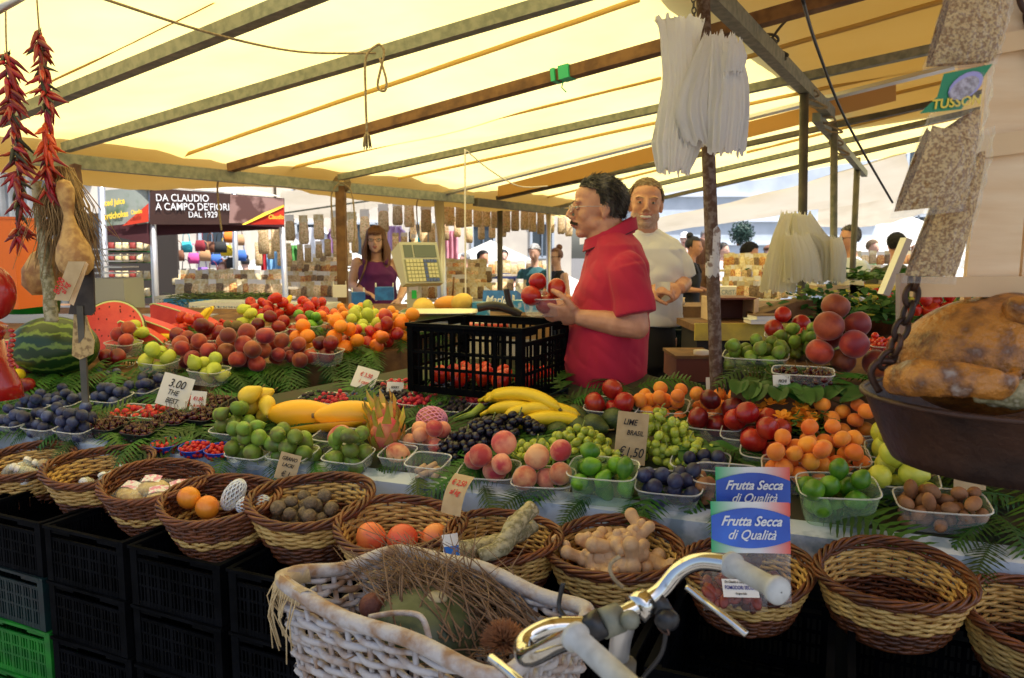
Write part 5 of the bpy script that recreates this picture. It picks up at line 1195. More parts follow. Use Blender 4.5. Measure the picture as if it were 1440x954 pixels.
card(1100, 552, 'r', .05, .05, [("FICHI", .012, 0, .028)], "dark and white printed label stuck on the cherry punnet", z=.0)
card(341, 590, 'f', .04, .03, [("CILIEGIE", .006, 0, .012)], "small white label on the black cherry punnet", z=.015)
# papers lying bent over the basket edge
def bent(px, py, D, w_, h, label, txt, rz, tilt):
    t = thing("price_card", label, "price card", M=TM(P(px, py, D), rz, tilt)); f_ = lambda v: .018 * math.sin(v * 2.6)
    MB().sheet(lambda u, v: ((u - .5) * w_, (v - .5) * h, f_(v)), 6, 12).build("card", M_['kraft'], t)
    for i, s_ in enumerate(txt): text(s_, .02, t, M_['redink'], TM((0, .018 - .024 * i, .02)), align='CENTER', shear=.3, sx=.8, bold=.0002)
bent(645, 697, 1.75, .06, .10, "curled brown paper strip with red writing over the pomegranate basket", ["€ 2,50", "al kg"], -.6, R(50))
# ================================================================ WICKER BASKETS
M_['wick_d'] = mat("brown willow", (.19, .052, .013), .42, (.085, .024, .008), 40, bump=.3, bscale=200, vv=.1)
M_['wick_l'] = mat("pale willow", (.70, .44, .13), .42, (.45, .22, .05), 34, (.4, .7), bump=.3, bscale=200, vv=.06)
M_['wick_w'] = mat("whitewashed willow", (.50, .46, .44), .65, (.30, .17, .09), 22, (.46, .62), bump=.8, bscale=90)
def basket_meshes(seed, bands, a=.150, b=.130, h=.125, rows=17, stakes=26):
    """bands: list of (from, to) heights 0..1 woven in pale willow"""
    rs = random.Random(seed); dark, light = MB(), MB(); K = stakes * 4
    ph = [rs.uniform(0, 6) for _ in range(4)]
    def rad(t): return .70 + .30 * t ** .75
    for i in range(rows):
        t = (i + .5) / rows; z = t * h; r_ = h / rows * .62 * rs.uniform(.9, 1.12)
        tgt = light if any(x <= t <= y for x, y in bands) else dark; pts = []
        for k in range(K + 1):
            th = 2 * math.pi * k / K; wv = math.cos(th * stakes / 2 + math.pi * (i % 2)) * .0042
            R_ = rad(t); wob = 1 + .02 * math.sin(th * 2 + ph[0]) + .012 * math.sin(th * 3 + ph[1])
            pts.append(((a * R_ * wob + wv) * math.cos(th), (b * R_ * wob + wv) * math.sin(th), z + .0015 * math.sin(th * 5 + i) + .006 * t * math.sin(th * 2 + ph[2])))
        tgt.tube(pts, r_, 5, cap=False)
    st_ = MB()
    for k in range(stakes):
        th = 2 * math.pi * k / stakes
        st_.tube([(a * rad(t) * math.cos(th), b * rad(t) * math.sin(th), t * h) for t in (0, .25, .5, .75, 1.0)], .0028, 5)
    rim = MB()   # plaited border: four strands winding round the edge
    for s in range(4):
        pts = []
        for k in range(181):
            th = 2 * math.pi * k / 180; w_ = th * 7 + s * math.pi / 2 + .5 * math.sin(th * 5); rr = .0078
            R1 = rad(1.0) * (1 + .02 * math.sin(th * 2 + ph[0]) + .012 * math.sin(th * 3 + ph[1]))
            pts.append(((a * R1 + rr * math.cos(w_) + .002) * math.cos(th), (b * R1 + rr * math.cos(w_) + .002) * math.sin(th), h + .004 + rr * .75 * math.sin(w_) + .006 * math.sin(th * 2 + ph[2])))
        rim.tube(pts, .0046, 5, cap=False)
    foot = MB().tube([(a * .70 * math.cos(2 * math.pi * k / 60), b * .70 * math.sin(2 * math.pi * k / 60), .0) for k in range(61)], .006, 6, cap=False)
    base = MB()
    for j in range(1, 12): base.tube([(a * .69 * j / 12 * math.cos(2 * math.pi * k / 40), b * .69 * j / 12 * math.sin(2 * math.pi * k / 40), .002 + .001 * (k % 2)) for k in range(41)], .0052, 4, cap=False)
    return dict(weave=dark.mesh("weave", M_['wick_d']), pale_weave=light.mesh("pale_weave", M_['wick_l']), stakes=st_.mesh("stake", M_['wick_d']), rim=rim.mesh("braided_rim", M_['wick_d']), foot=foot.mesh("foot_ring", M_['wick_d']), base=base.mesh("basket_base", M_['wick_d']))
BM = [basket_meshes(1, [(.42, .86)]), basket_meshes(2, [(.5, .9)]), basket_meshes(3, [(.36, .52)]), basket_meshes(4, [(.3, .95)])]
def basket(px, py, D, label, var, s=1.0, tilt=.16, rz=-.3, sz=1.0):
    """px, py = centre of the mouth in the picture"""
    M0 = Matrix.Rotation(rz, 4, 'Z') @ Matrix.Rotation(tilt, 4, 'X') @ Matrix.Diagonal((s, s, s * sz, 1)); top = P(px, py, D)
    M = Matrix.Translation(top - (M0 @ V((0, 0, .125)))) @ M0
    t = thing("wicker_basket", label, "basket", M=M, group="wicker baskets along the front of the stall")
    for k, me in BM[var].items():
        if len(me.polygons): put(k if k != 'stakes' else 'stake', me, t)
    return M
bl = [(30, 650, 2.36, "far left two-tone wicker basket cut by the frame edge, holding little bottles", 0, 1.04), (138, 655, 2.22, "wicker basket second from the left with small white jars", 1, 1.04), (220, 677, 2.06, "wicker basket with wrapped pasta nests, third from the left", 2, 1.0),
      (310, 703, 1.92, "mostly brown wicker basket with passion fruit and foam nets", 2, 1.02), (436, 702, 1.87, "wicker basket with loofah or walnuts and a broad pale band", 1, 1.05), (562, 738, 1.73, "wicker basket of pomegranates above the whitewashed bicycle basket", 3, 1.0),
      (706, 755, 1.66, "brown wicker basket with two horseradish roots", 3, .86), (864, 772, 1.60, "wicker basket heaped with fresh ginger", 0, .96), (1050, 798, 1.50, "wicker basket holding the blue printed dried fruit bags", 1, .86),
      (1258, 808, 1.42, "large empty wicker basket with a wide pale band, right of the grip", 0, .92), (1478, 868, 1.34, "wicker basket cut off by the right frame edge", 3, .95)]
BMx = [basket(x, y, D, l, v, s) for x, y, D, l, v, s in bl]
# contents ---------------------------------------------------------
def inb(i, x, y, z): return BMx[i] @ V((x, y, z))
g = "in the far left wicker basket"
M_['glassy'] = clearmat("jar glass", c=(.85, .9, .85), a=.2)
def jar(M, label, grp, col_, cap_, h=.07, r=.018):
    t = thing("jar", label, "jar", M=M, group=grp)
    MB().lathe([(.001, .001), (r * .9, .002), (r, .008), (r, h * .65), (r * .55, h * .8), (r * .55, h * .88)], 14).build("glass", M_['glassy'], t)
    MB().lathe([(.001, .004), (r * .88, .006), (r * .92, h * .6), (.001, h * .62)], 12).build("filling", col_, t); MB().lathe([(r * .62, h * .84), (r * .64, h), (.001, h * 1.01)], 12).build("lid", cap_, t)
cm_ = mat("mixed cream filling", (.62, .5, .3), .7, (.3, .2, .08), 160); br_ = mat("brown filling", (.4, .22, .1), .7, (.2, .1, .04), 120)
for k in range(7): jar(BMx[0] @ TM((-.08 + .03 * k, -.03 + .012 * (k % 3), .075 + .012 * (k % 2)), k, R(55), .3), "little bottle with white cap lying in the far left basket", "little bottles in the far left basket", cm_, M_['paper'])
for k in range(5): jar(BMx[0] @ TM((.03 + .026 * k, .05 - .008 * k, .09), .6 + .2 * k, R(60), .2), "little corked bottle of brown spice at the back of the far left basket", "corked bottles in the far left basket", br_, M_['kraft'])
for k in range(7): jar(BMx[1] @ TM((-.02 + .022 * k, -.02 + .02 * (k % 3), .07), k * 1.3, R(50), .3), "small jar with white lid lying in the second basket", "small jars in the second basket", cm_, M_['white'], .05)
for k in range(4):
    c = BMx[2] @ TM((-.08 + .055 * k, -.02 + .03 * (k % 2), .085 + .012 * (k % 2)), .3 * k, R(12), .1); t = thing("pasta_packet", ["pasta packet with pink paper print lying leftmost in its basket", "pasta packet wrapped in cellophane in the middle of its basket", "pasta packet with pink stripes lying on top in its basket", "pasta packet at the right end of its basket"][k], "packet", M=c)
    MB().ell((0, 0, 0), (.045, .032, .018), 18, 10).build("pasta", mat("dry pasta", (.68, .5, .2), .6, (.5, .3, .1), 90), t); q = MB(); rs = random.Random(k)
    q.sheet(lambda u, v: V(((u - .5) * .10, (v - .5) * .075, .021 * math.sin(math.pi * u) * math.sin(math.pi * v) + .002 + .003 * rs.random())), 10, 8); q.build("wrapper", M_['cello'], t, False)
    MB().sheet(lambda u, v: ((u - .5) * .05 - .01, (v - .5) * .03 + .02, .0215 - .01 * abs(u - .5)), 6, 4).build("printed_label", mat("pink print", (.75, .3, .4), .6, (.8, .75, .7), 90, (.48, .52)), t)
M_['passion'] = mat("orange passion fruit skin", (.82, .3, .02), .35, (.75, .2, .02), 14)
FR['passion'] = ("passion_fruit", F_round("passion_fruit", M_['passion'], .03, True, cleft=0, dim=0, elong=1.1), .031)
pile(BMx[3] @ Matrix.Translation((-.04, -.015, .075)), 'passion', 5, .075, .05, "orange passion fruit in the mostly brown basket", seed=5, layers=.5)
for k, (x, y, rz, lab) in enumerate([(.01, .04, .9, "empty white foam net standing in the passion fruit basket"), (.085, .02, .4, "orange fruit in a white foam net at the right of its basket")]):
    t = thing("foam_net" if k == 0 else "netted_fruit", lab, "foam net", M=BMx[3] @ TM((x, y, .12 - .01 * k), rz, 0, R(-50 + 45 * k)))
    net(t, M_['white'], .045, .026, .026, 14, 10, .0018, "net_mesh"); 
    if k == 1: MB().ell((0, 0, 0), (.036, .024, .024), 16, 10).build("fruit", M_['passion'], t)
FR['walnut'] = ("walnut", F_round("walnut", mat("walnut shell", (.24, .17, .1), .8, (.14, .1, .06), 120, bump=1), .018, cleft=.1), .018)
pile(BMx[4] @ Matrix.Translation((-.02, 0, .02)), 'walnut', 34, .09, .06, "dusty grey brown truffle-like nut in the broad-banded basket", seed=8, cat="nut")
pile(BMx[5] @ Matrix.Translation((0, -.0, .05)), 'pome', 6, .12, .08, "orange-red pomegranate in the basket above the bicycle basket", seed=12, rot='lie', sz=.95, layers=.5)
# horseradish roots
M_['root'] = mat("knobbly root", (.46, .40, .24), .8, (.2, .17, .07), 60, (.42, .56), bump=1.5, bscale=90, c3=(.55, .48, .34))
def root(label, pts, rr, nm="horseradish_root", m='root', cat="root", cut=None):
    pts = [V(p) for p in pts]; c = pts[0]; q = MB(); cp = catmull([p - c for p in pts], 7); n_ = len(cp); R__ = [rr[min(int(i / (n_ - 1) * (len(rr) - 1)), len(rr) - 2)] * (1 - (i / (n_ - 1) * (len(rr) - 1)) % 1) + rr[min(int(i / (n_ - 1) * (len(rr) - 1)) + 1, len(rr) - 1)] * ((i / (n_ - 1) * (len(rr) - 1)) % 1) for i in range(n_)]
    q.tube(cp, R__, 18); q.v = [tuple(V(v) * 1 + V((noise.noise(V(v) * 60), noise.noise(V(v) * 60 + V((9, 0, 0))), noise.noise(V(v) * 60 + V((0, 7, 0))))) * .004) for v in q.v]
    return tag(put(nm, q.mesh(nm, M_[m]), M=Matrix.Translation(c)), label, cat)
root("horseradish root lying low with a blue label at its end", [P(650, 775, 1.58), P(700, 764, 1.62), P(735, 748, 1.66), P(750, 738, 1.68)], [.024, .02, .018, .016])
root("horseradish root lying diagonally over the other one", [P(675, 782, 1.54), P(705, 770, 1.56), P(722, 742, 1.6), P(748, 716, 1.66)], [.014, .02, .021, .019])
t = thing("plastic_label", "curled blue and white plastic label on the horseradish basket", "label", M=TM(P(634, 768, 1.52), .4, R(70)))
MB().sheet(lambda u, v: ((u - .5) * .035, (v - .5) * .05, .012 * math.sin(u * 3)), 8, 4).build("label_sheet", M_['paper'], t); MB().sheet(lambda u, v: ((u - .5) * .033, (v - 1) * .022, .0135 * math.sin(u * 3) + .001), 8, 3).build("blue_print", mat("blue print", (.02, .15, .55), .5), t)
# ginger
M_['ginger'] = mat("ginger skin", (.62, .40, .22), .6, (.50, .30, .15), 30, (.4, .7), bump=.5, bscale=130)
def ginger(label, M, seed, s=1.0):
    rs = random.Random(seed); q = MB(); c = V((0, 0, 0)); q.ell(c, (.032 * s, .022 * s, .02 * s), 14, 10)
    for k in range(8):
        a = rs.uniform(0, 6.28); d = V((math.cos(a) * 1.4, math.sin(a) * .8, rs.uniform(-.1, .7))).normalized(); L_ = rs.uniform(.03, .075) * s; r0 = rs.uniform(.013, .018) * s
        b = c + V((rs.uniform(-.02, .02), rs.uniform(-.01, .01), 0)) * s; m_ = b + d * L_ * .5; e = b + (d + V((rs.gauss(0, .3), rs.gauss(0, .3), .15))).normalized() * L_
        q.tube([b, m_, e], [r0, r0 * .85, r0], 12); q.ell(e, r0 * 1.08, 10, 8)
        if rs.random() < .5: f_ = m_ + V((rs.gauss(0, .5), rs.gauss(0, .5), 1)).normalized() * .028 * s; q.tube([m_, f_], [r0 * .8, r0 * .65], 10); q.ell(f_, r0 * .7, 8, 6)
    o = remesh(q, "ginger_root", [M_['ginger']], .0028, 5); o.matrix_basis = M; return tag(o, label, "ginger")
for i, (x, y, z, rz, s, lab) in enumerate([(-.06, .0, .10, .2, 1.05, "pale ginger root at the left of its basket"), (.03, -.02, .115, 1.3, 1.2, "largest ginger root in front of the heap"), (.09, .02, .10, 2.2, .95, "ginger root with cut ends at the right of its basket"), (.02, .035, .125, .8, 1.0, "ginger root pointing upward at the top of the heap"), (-.03, .045, .095, 2.9, .9, "ginger root behind the others in its basket"), (-.01, -.04, .08, 3.6, .9, "ginger root lowest at the front of its basket")]):
    ginger(lab, BMx[7] @ TM((x, y, z - .01), rz), 20 + i, s)
# printed dried-fruit bags in basket 8
def frutta_bag(c, rz, tilt, label, seed):
    t = thing("dried_fruit_bag", label, "packet", M=TM(c, rz, R(90) - tilt)); rs = random.Random(seed)
    W = .152; H = .098
    rr = lambda u: 0
    grn, wht, red, blu = M_.setdefault('pg', mat("printed green", (.05, .5, .18), .35)), M_['whiteink'], M_.setdefault('pr', mat("printed red", (.85, .12, .07), .35)), M_.setdefault('pb', mat("printed blue", (.02, .06, .42), .3, (.04, .16, .7), 9, (.4, .7)))
    if 'pflag' not in M_:
        m = mat("green white red print", (.8, .8, .8), .35); tt = m.node_tree; N, L = tt.nodes, tt.links; tc = N.new("ShaderNodeTexCoord"); sx = N.new("ShaderNodeSeparateXYZ"); L.new(tc.outputs["Generated"], sx.inputs[0]); rp = N.new("ShaderNodeValToRGB"); L.new(sx.outputs[0], rp.inputs[0])
        e = rp.color_ramp.elements; e[0].position = .0; e[0].color = (.03, .42, .14, 1); e[1].position = 1; e[1].color = (.85, .1, .06, 1); a_ = e.new(.4); a_.color = (.8, .82, .8, 1); b_ = e.new(.62); b_.color = (.85, .8, .78, 1); L.new(rp.outputs[0], N["Principled BSDF"].inputs[0]); M_['pflag'] = m
    MB().sheet(lambda u, v: ((u - .5) * W, (v - 1) * H, .002 * math.sin(u * 7)), 10, 6).build("header_card", M_['pflag'], t)
    q = MB(); n_ = 24; vs = []
    for i in range(n_ + 1):
        u = i / n_; x = (u - .5) * W * .995; b = .030 * (1 - (2 * u - 1) ** 2) * .55 + .022; vs += [(x, -.050 - b, .003 + .002 * math.sin(u * 7)), (x, -.050 + b, .003 + .002 * math.sin(u * 7))]
    q.add(vs, [(2 * i, 2 * i + 2, 2 * i + 3, 2 * i + 1) for i in range(n_)]).build("blue_oval", M_['pb'], t)
    text("Frutta Secca", .026, t, M_['whiteink'], TM((.0, -.045, .0062)), align='CENTER', shear=.45, bold=.0006, sx=.9); text("di Qualità", .026, t, M_['whiteink'], TM((.0, -.071, .0062)), align='CENTER', shear=.45, bold=.0003, sx=.9)
    MB().sheet(lambda u, v: ((u - .5) * W * .99, -H - .10 * v, -.03 * 0 + .03 * math.sin(math.pi * v) ** .6 * math.sin(math.pi * u) ** .5 + .003 * noise.noise(V((u * 6, v * 8, seed)))), 24, 24).build("clear_film", M_['cello'], t)
    MB().sheet(lambda u, v: ((u - .5) * W * .99, -H - .10 * v, -.004 - .02 * math.sin(math.pi * v) ** .6 * math.sin(math.pi * u) ** .5), 16, 16).build("film_back", M_['cello'], t)
    f = MB()
    for k in range(30): f.ell((rs.uniform(-.05, .05), -H - .035 - .06 * rs.random(), rs.uniform(-.005, .012)), (rs.uniform(.012, .02), rs.uniform(.008, .014), .006), 10, 6, rot=Matrix.Rotation(rs.uniform(0, 3), 3, 'Z'))
    f.build("dried_tomatoes", mat("dried tomato", (.13, .03, .018), .5, (.07, .018, .012), 40, bump=.6), t); t.children[-1]['kind'] = 'stuff'
    return t
frutta_bag(P(1058, 657, 1.5), -.02, R(10), "rear blue printed dried fruit bag with green, white and red edges", 1)
frutta_bag(P(1054, 706, 1.42), -.05, R(14), "front blue printed dried fruit bag with green, white and red edges", 2)
t = thing("dried_fruit_bag", "clear bag of dried tomatoes with a small white printed label", "packet", M=TM(P(1030, 826, 1.36), -.05, R(48)))
MB().sheet(lambda u, v: ((u - .5) * .12, (v - .5) * .09, .022 * math.sin(math.pi * u) * math.sin(math.pi * v) + .003 * noise.noise(V((u * 8, v * 8, 0)))), 20, 16).build("clear_film", M_['cello'], t)
q = MB(); rs = random.Random(4)
for k in range(26): q.ell((rs.uniform(-.05, .05), rs.uniform(-.035, .035), rs.uniform(-.005, .008)), (.016, .010, .006), 10, 6, rot=Matrix.Rotation(rs.uniform(0, 3), 3, 'Z'))
q.build("dried_tomatoes", M_.setdefault('dtom', mat("dried red tomato", (.3, .04, .02), .45, (.16, .03, .02), 40, bump=.6)), t); t.children[-1]['kind'] = 'stuff'
MB().sheet(lambda u, v: ((u - .5) * .066 + .008, (v - .5) * .034 - .01, .027), 4, 3).build("label", M_['paper'], t)
text("Da Claudio a Campo de' Fiori", .0065, t, M_['blackink'], TM((.008, -.001, .0282)), align='CENTER', shear=.3, sx=.72); text("POMODORI SECCHI", .0098, t, mat("blue ink", (.05, .05, .25), .7), TM((.008, -.0125, .0282)), align='CENTER', bold=.0001, sx=.66); text("Origine Italia", .005, t, M_['blackink'], TM((.008, -.022, .0282)), align='CENTER', sx=.8)

# ================================================================ CRATES
def crate_meshes(L_=.58, W=.38, H=.24, nx=11, ny=7, nz=3, plate=True):
    q = MB(); tk = .008
    for sy in (-1, 1):
        y = sy * (W / 2 - tk / 2)
        for z, h_ in ((.012, .024), (H - .012, .024), (H * .36, .010), (H * .6, .010)): q.box((0, y, z), (L_, tk, h_))
        for i in range(nx * 3 + 1): x = -L_ / 2 + .02 + (L_ - .04) * i / (nx * 3); q.box((x, y + sy * .0012, H / 2), (.007 if i % 3 else .015, tk * .9, H - .03))
        if plate: q.box((0, y + sy * .002, H * .48), (.14, tk, H * .42))
    for sx_ in (-1, 1):
        x = sx_ * (L_ / 2 - tk / 2)
        for z, h_ in ((.012, .024), (H * .36, .010), (H * .56, .010)): q.box((x, 0, z), (tk, W - 2 * tk, h_))
        for sy in (-1, 1): q.box((x, sy * W * .33, H - .013), (tk, W * .3, .026))
        q.box((x, 0, H - .052), (tk, W - 2 * tk, .014))
        for i in range(ny * 3 + 1): yy = -W / 2 + .02 + (W - .04) * i / (ny * 3); q.box((x + sx_ * .0012, yy, H * .4), (tk * .9, .006 if i % 3 else .013, H * .78))
    for i in range(14): q.box((-L_ / 2 + .02 + (L_ - .04) * i / 13, 0, .006), (.008, W - .02, .007))
    for j in range(9): q.box((0, -W / 2 + .02 + (W - .04) * j / 8, .0075), (L_ - .02, .008, .0065))
    for a in (-1, 1):
        for b in (-1, 1): q.box((a * (L_ / 2 - .012), b * (W / 2 - .012), H / 2), (.03, .03, H - .004))
    r = MB()
    for sy in (-1, 1): r.box((0, sy * (W / 2), H - .002), (L_ + .016, .018, .012))
    for sx_ in (-1, 1): r.box((sx_ * (L_ / 2 + .001), 0, H - .0025), (.016, W - .016, .012))
    return q, r
CQ = crate_meshes()
CMESH = {}
for nm_ in ('blackcrate', 'greencrate', 'tealcrate'): CMESH[nm_] = (CQ[0].mesh("crate_lattice", M_[nm_], False), CQ[1].mesh("crate_rim", M_[nm_], False))
def crate(M, m, label, group=None):
    t = thing("plastic_crate", label, "crate", M=M, group=group); put("lattice", CMESH[m][0], t); put("rim", CMESH[m][1], t); return t
# stacks below the front baskets, following the line of baskets
# positions measured from the basket line: crate tops sit just below the basket feet
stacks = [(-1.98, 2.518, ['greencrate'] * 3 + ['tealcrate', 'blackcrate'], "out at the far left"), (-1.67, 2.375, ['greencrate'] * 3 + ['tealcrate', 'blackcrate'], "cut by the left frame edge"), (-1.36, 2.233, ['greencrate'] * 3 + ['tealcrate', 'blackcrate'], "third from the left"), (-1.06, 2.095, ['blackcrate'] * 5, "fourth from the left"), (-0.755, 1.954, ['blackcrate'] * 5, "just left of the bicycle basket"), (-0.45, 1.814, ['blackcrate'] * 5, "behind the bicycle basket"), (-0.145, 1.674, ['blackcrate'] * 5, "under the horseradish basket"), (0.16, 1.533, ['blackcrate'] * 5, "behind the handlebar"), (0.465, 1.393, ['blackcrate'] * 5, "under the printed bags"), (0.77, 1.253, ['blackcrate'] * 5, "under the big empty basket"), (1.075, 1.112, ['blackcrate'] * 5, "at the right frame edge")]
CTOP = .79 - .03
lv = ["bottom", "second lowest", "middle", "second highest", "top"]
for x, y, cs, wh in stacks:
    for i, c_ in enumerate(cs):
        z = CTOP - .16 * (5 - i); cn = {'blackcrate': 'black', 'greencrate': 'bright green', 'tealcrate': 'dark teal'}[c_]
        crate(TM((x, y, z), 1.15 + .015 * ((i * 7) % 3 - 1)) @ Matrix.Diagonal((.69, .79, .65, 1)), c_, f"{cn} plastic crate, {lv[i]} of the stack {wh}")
# ================================================================ BICYCLE
bk = thing("bicycle_basket", "whitewashed rectangular wicker basket on the front of the bicycle", "basket", (0, 0, 0))
cn = [hit(x, y, (0, 0, .905), V((0, 0, 1))) for x, y in ((376, 818), (590, 772), (842, 862), (700, 958))]
cc = sum(cn, V()) / 4
def rpt(u, z):   # rounded rectangle, u in 0..1, shrinking downwards
    f_ = 1 - .16 * (.905 - z) / .26; n_ = 4; k = int(u * 4) % 4; t_ = u * 4 - int(u * 4); a, b, c = cn[k], cn[(k + 1) % 4], cn[(k + 2) % 4]; rr = .18
    if t_ > 1 - rr: s = (t_ - 1 + rr) / (2 * rr); e0 = a.lerp(b, 1 - rr); e1 = b.lerp(c, rr); p = (e0.lerp(b, s)).lerp(b.lerp(e1, s), s)
    elif t_ < rr: z0_ = cn[(k - 1) % 4]; s = .5 + t_ / (2 * rr); e0 = z0_.lerp(a, 1 - rr); e1 = a.lerp(b, rr); p = (e0.lerp(a, s)).lerp(a.lerp(e1, s), s)
    else: p = a.lerp(b, t_)
    q = cc + (p - cc) * f_; q.z = z; return q
def outw(u): d = rpt(u, .905) - cc; d.z = 0; return d.normalized()
Mb = M_['wick_w']
q = MB().tube([rpt(k / 100 % 1, .905) + V((0, 0, .006 * math.sin(k * .4))) for k in range(101)], .0135, 10, cap=False); q.build("rim", Mb, bk)
q = MB()
for i in range(19):
    z = .887 - i * .0142; pts = [rpt((k / 200) % 1, z) + outw((k / 200) % 1) * (.0075 * math.cos(k * math.pi / 5 + math.pi * (i % 2))) + V((0, 0, .004 * math.sin(k * .21 + i * 2))) for k in range(201)]
    q.tube(pts, .0052 + .0008 * (i % 3), 6, cap=False)
q.build("weave", Mb, bk)
for k in range(40): u = k / 40; MB().tube([rpt(u, .9), rpt(u, .8), rpt(u, .63)], .005, 6).build("stake", Mb, bk)
q = MB(); rs = random.Random(5)
for i in range(26): q.bar(rpt(.02 + .23 * i / 26, .632), rpt(.73 - .23 * i / 26, .632), .008, .008)
q.build("basket_floor", Mb, bk)
q = MB()   # raffia lashing on the left corner
for i in range(46):
    u = (-.055 + .11 * i / 46) % 1; p = rpt(u, .905); o_ = outw(u)
    q.tube([p + o_ * .017 + V((0, 0, -.012)), p + o_ * .013 + V((0, 0, .013)), p + V((0, 0, .0175)), p - o_ * .014 + V((0, 0, .01)), p - o_ * .018 - V((0, 0, .012))], .0022, 4)
    if i % 2: l = rs.uniform(.04, .13); q.tube([p + o_ * .017, p + o_ * (.024 + rs.uniform(0, .01)) - V((0, 0, l * .5)), p + o_ * .02 - V((rs.uniform(-.015, .015), 0, l))], .0013, 4)
q.build("raffia_lashing", mat("raffia", (.62, .48, .27), .8, (.5, .36, .18), 60), bk)
q = MB(); e_ = rpt(.62, .905)
q.tube(catmull([P(520, 868, 1.2), P(560, 862, 1.17), P(592, 868, 1.14), P(604, 900, 1.12)]), .005, 8); q.build("loose_cane", Mb, bk)
# things in it
pk = thing("pumpkin", "dark green squash lying in the bicycle basket", "pumpkin", M=TM(V((-.145, 1.25, .845)), -.4, 0, .1))
MB().lathe([(max(.001, .088 * math.cos(a) ** .8), .058 * math.sin(a)) for a in [math.pi * j / 16 - math.pi / 2 for j in range(17)]], 48, fn=lambda p, th: V((p.x * 1.1 * (1 + .012 * math.cos(10 * th)), p.y * (1 + .012 * math.cos(10 * th)), p.z))).build("skin", mat("green squash skin", (.035, .055, .022), .45, (.08, .1, .05), 20, bump=.4, bscale=60), pk)
MB().ell((.01, 0, .055), (.02, .018, .012), 10, 8).build("stalk_scar", mat("corky scar", (.5, .42, .24), .9, bump=.8), pk)
tw = thing("twig_bundle", "bundle of thin dry brown twigs sticking out of the bicycle basket", "twigs", (0, 0, 0)); q = MB(); rs = random.Random(8)
tw.location = P(640, 850, 1.25)
for i in range(210):
    a0 = P(rs.uniform(560, 760), rs.uniform(835, 930), rs.uniform(1.15, 1.3)); a0.z = min(a0.z, .87); a1 = P(rs.gauss(585, 62), rs.gauss(788, 22), rs.uniform(1.3, 1.44)); md = a0.lerp(a1, .5) + V((rs.gauss(0, .012), rs.gauss(0, .012), rs.uniform(0, .03)))
    pts = [p - tw.location for p in (a0, a0.lerp(md, .6) + V((rs.gauss(0, .006), 0, .004)), md, a1)]; q.tube(pts, [.0019, .0016, .0013, .0006], 4)
    if i % 3 == 0: b = pts[2]; q.tube([b, b + V((rs.gauss(0, .03), rs.gauss(.01, .02), rs.uniform(0, .03)))], [.0011, .0004], 3)
for i in range(80): p = cc + (rpt(rs.random(), .9) - cc) * rs.uniform(0, .7) + V((0, 0, -.05 - rs.random() * .03)); d = V((rs.gauss(0, .06), rs.gauss(0, .04), rs.gauss(0, .008))); q.tube([p - d - tw.location, p - tw.location, p + d * .8 + V((0, 0, rs.gauss(0, .01))) - tw.location], [.0018, .0015, .0008], 4)
q.build("twigs", mat("dry twig", (.15, .08, .04), .85, (.26, .16, .09), 30), tw); tw.children[-1]['kind'] = 'stuff'
bs_ = thing("bristle_brush", "round brown bristly head beside the handlebar in the basket", "brush", P(708, 905, 1.1)); q = MB(); rs = random.Random(2)
for i in range(900):
    d = V((rs.gauss(0, 1), rs.gauss(0, 1), abs(rs.gauss(0, 1)))).normalized(); q.tube([d * .012, d * rs.uniform(.03, .04)], [.0011, .0004], 3)
q.build("bristles", mat("ginger bristles", (.3, .12, .045), .8), bs_); bs_.children[-1]['kind'] = 'stuff'
tag(put("dried_fruit", MB().ell((0, 0, 0), (.024, .022, .024), 16, 12).mesh("dried_fruit", mat("shrivelled red fruit", (.22, .07, .04), .7, (.12, .04, .03), 40, bump=1)), M=Matrix.Translation(P(523, 838, 1.28) - V((0, 0, .02)))), "shrivelled dark red fruit among the twigs in the bicycle basket", "dried fruit")
# bicycle: handlebar, stem, fork, front wheel, frame
bi = thing("bicycle", "old bicycle with chrome handlebar and pale ribbed grips in the foreground", "bicycle", (P(880, 862, .86).x, .86, 0)); bo = bi.location.copy(); BI = lambda q: q - bo
stem = P(880, 868, .88)
def tb(name, pts, r, m, n=14, k=8, par=bi): q = MB().tube([BI(p) for p in catmull(pts, k)], r, n); return q.build(name, M_[m] if isinstance(m, str) else m, par)
hb = tb("handlebar", [P(1026, 794, .88), P(985, 790, .9), P(955, 803, .905), P(925, 835, .90), P(880, 862, .885), P(835, 878, .875), P(775, 882, .865), P(738, 902, .85), P(742, 925, .815), P(785, 905, .775), P(808, 897, .755)], .0112, 'chrome', 18, 10)
M_['grip'] = mat("yellowed ribbed grip rubber", (.5, .51, .49), .65, (.36, .36, .34), 50, (.4, .7))
def grip(a, b, label=None):
    a, b = V(a), V(b); d = (b - a); L_ = d.length; z = d.normalized(); x = z.orthogonal().normalized(); y = z.cross(x); M = Matrix((x, y, z)).transposed().to_4x4(); M.translation = BI(a)
    q = MB(); prof = [(.0175, 0), (.0178, .006), (.0155, .008)]
    n_ = 30
    q.lathe([(.012, -.0005), (.0158, .0005), (.016, .008), (.0118, .0105), (.0118, L_ - .012), (.0158, L_ - .010), (.016, L_ - .002), (.013, L_ + .001), (.001, L_ + .0012)], 72, fn=lambda p, th: V((p.x * (1 + (.04 if int(th / (2 * math.pi) * 72 + .5) % 2 else -.05)), p.y * (1 + (.04 if int(th / (2 * math.pi) * 72 + .5) % 2 else -.05)), p.z)) if .011 < p.z < L_ - .011 else p)
    return q.build("grip", M_['grip'], bi, True, M)
grip(P(1026, 793, .885), P(1098, 833, .80)); grip(P(806, 893, .76), P(905, 985, .655))
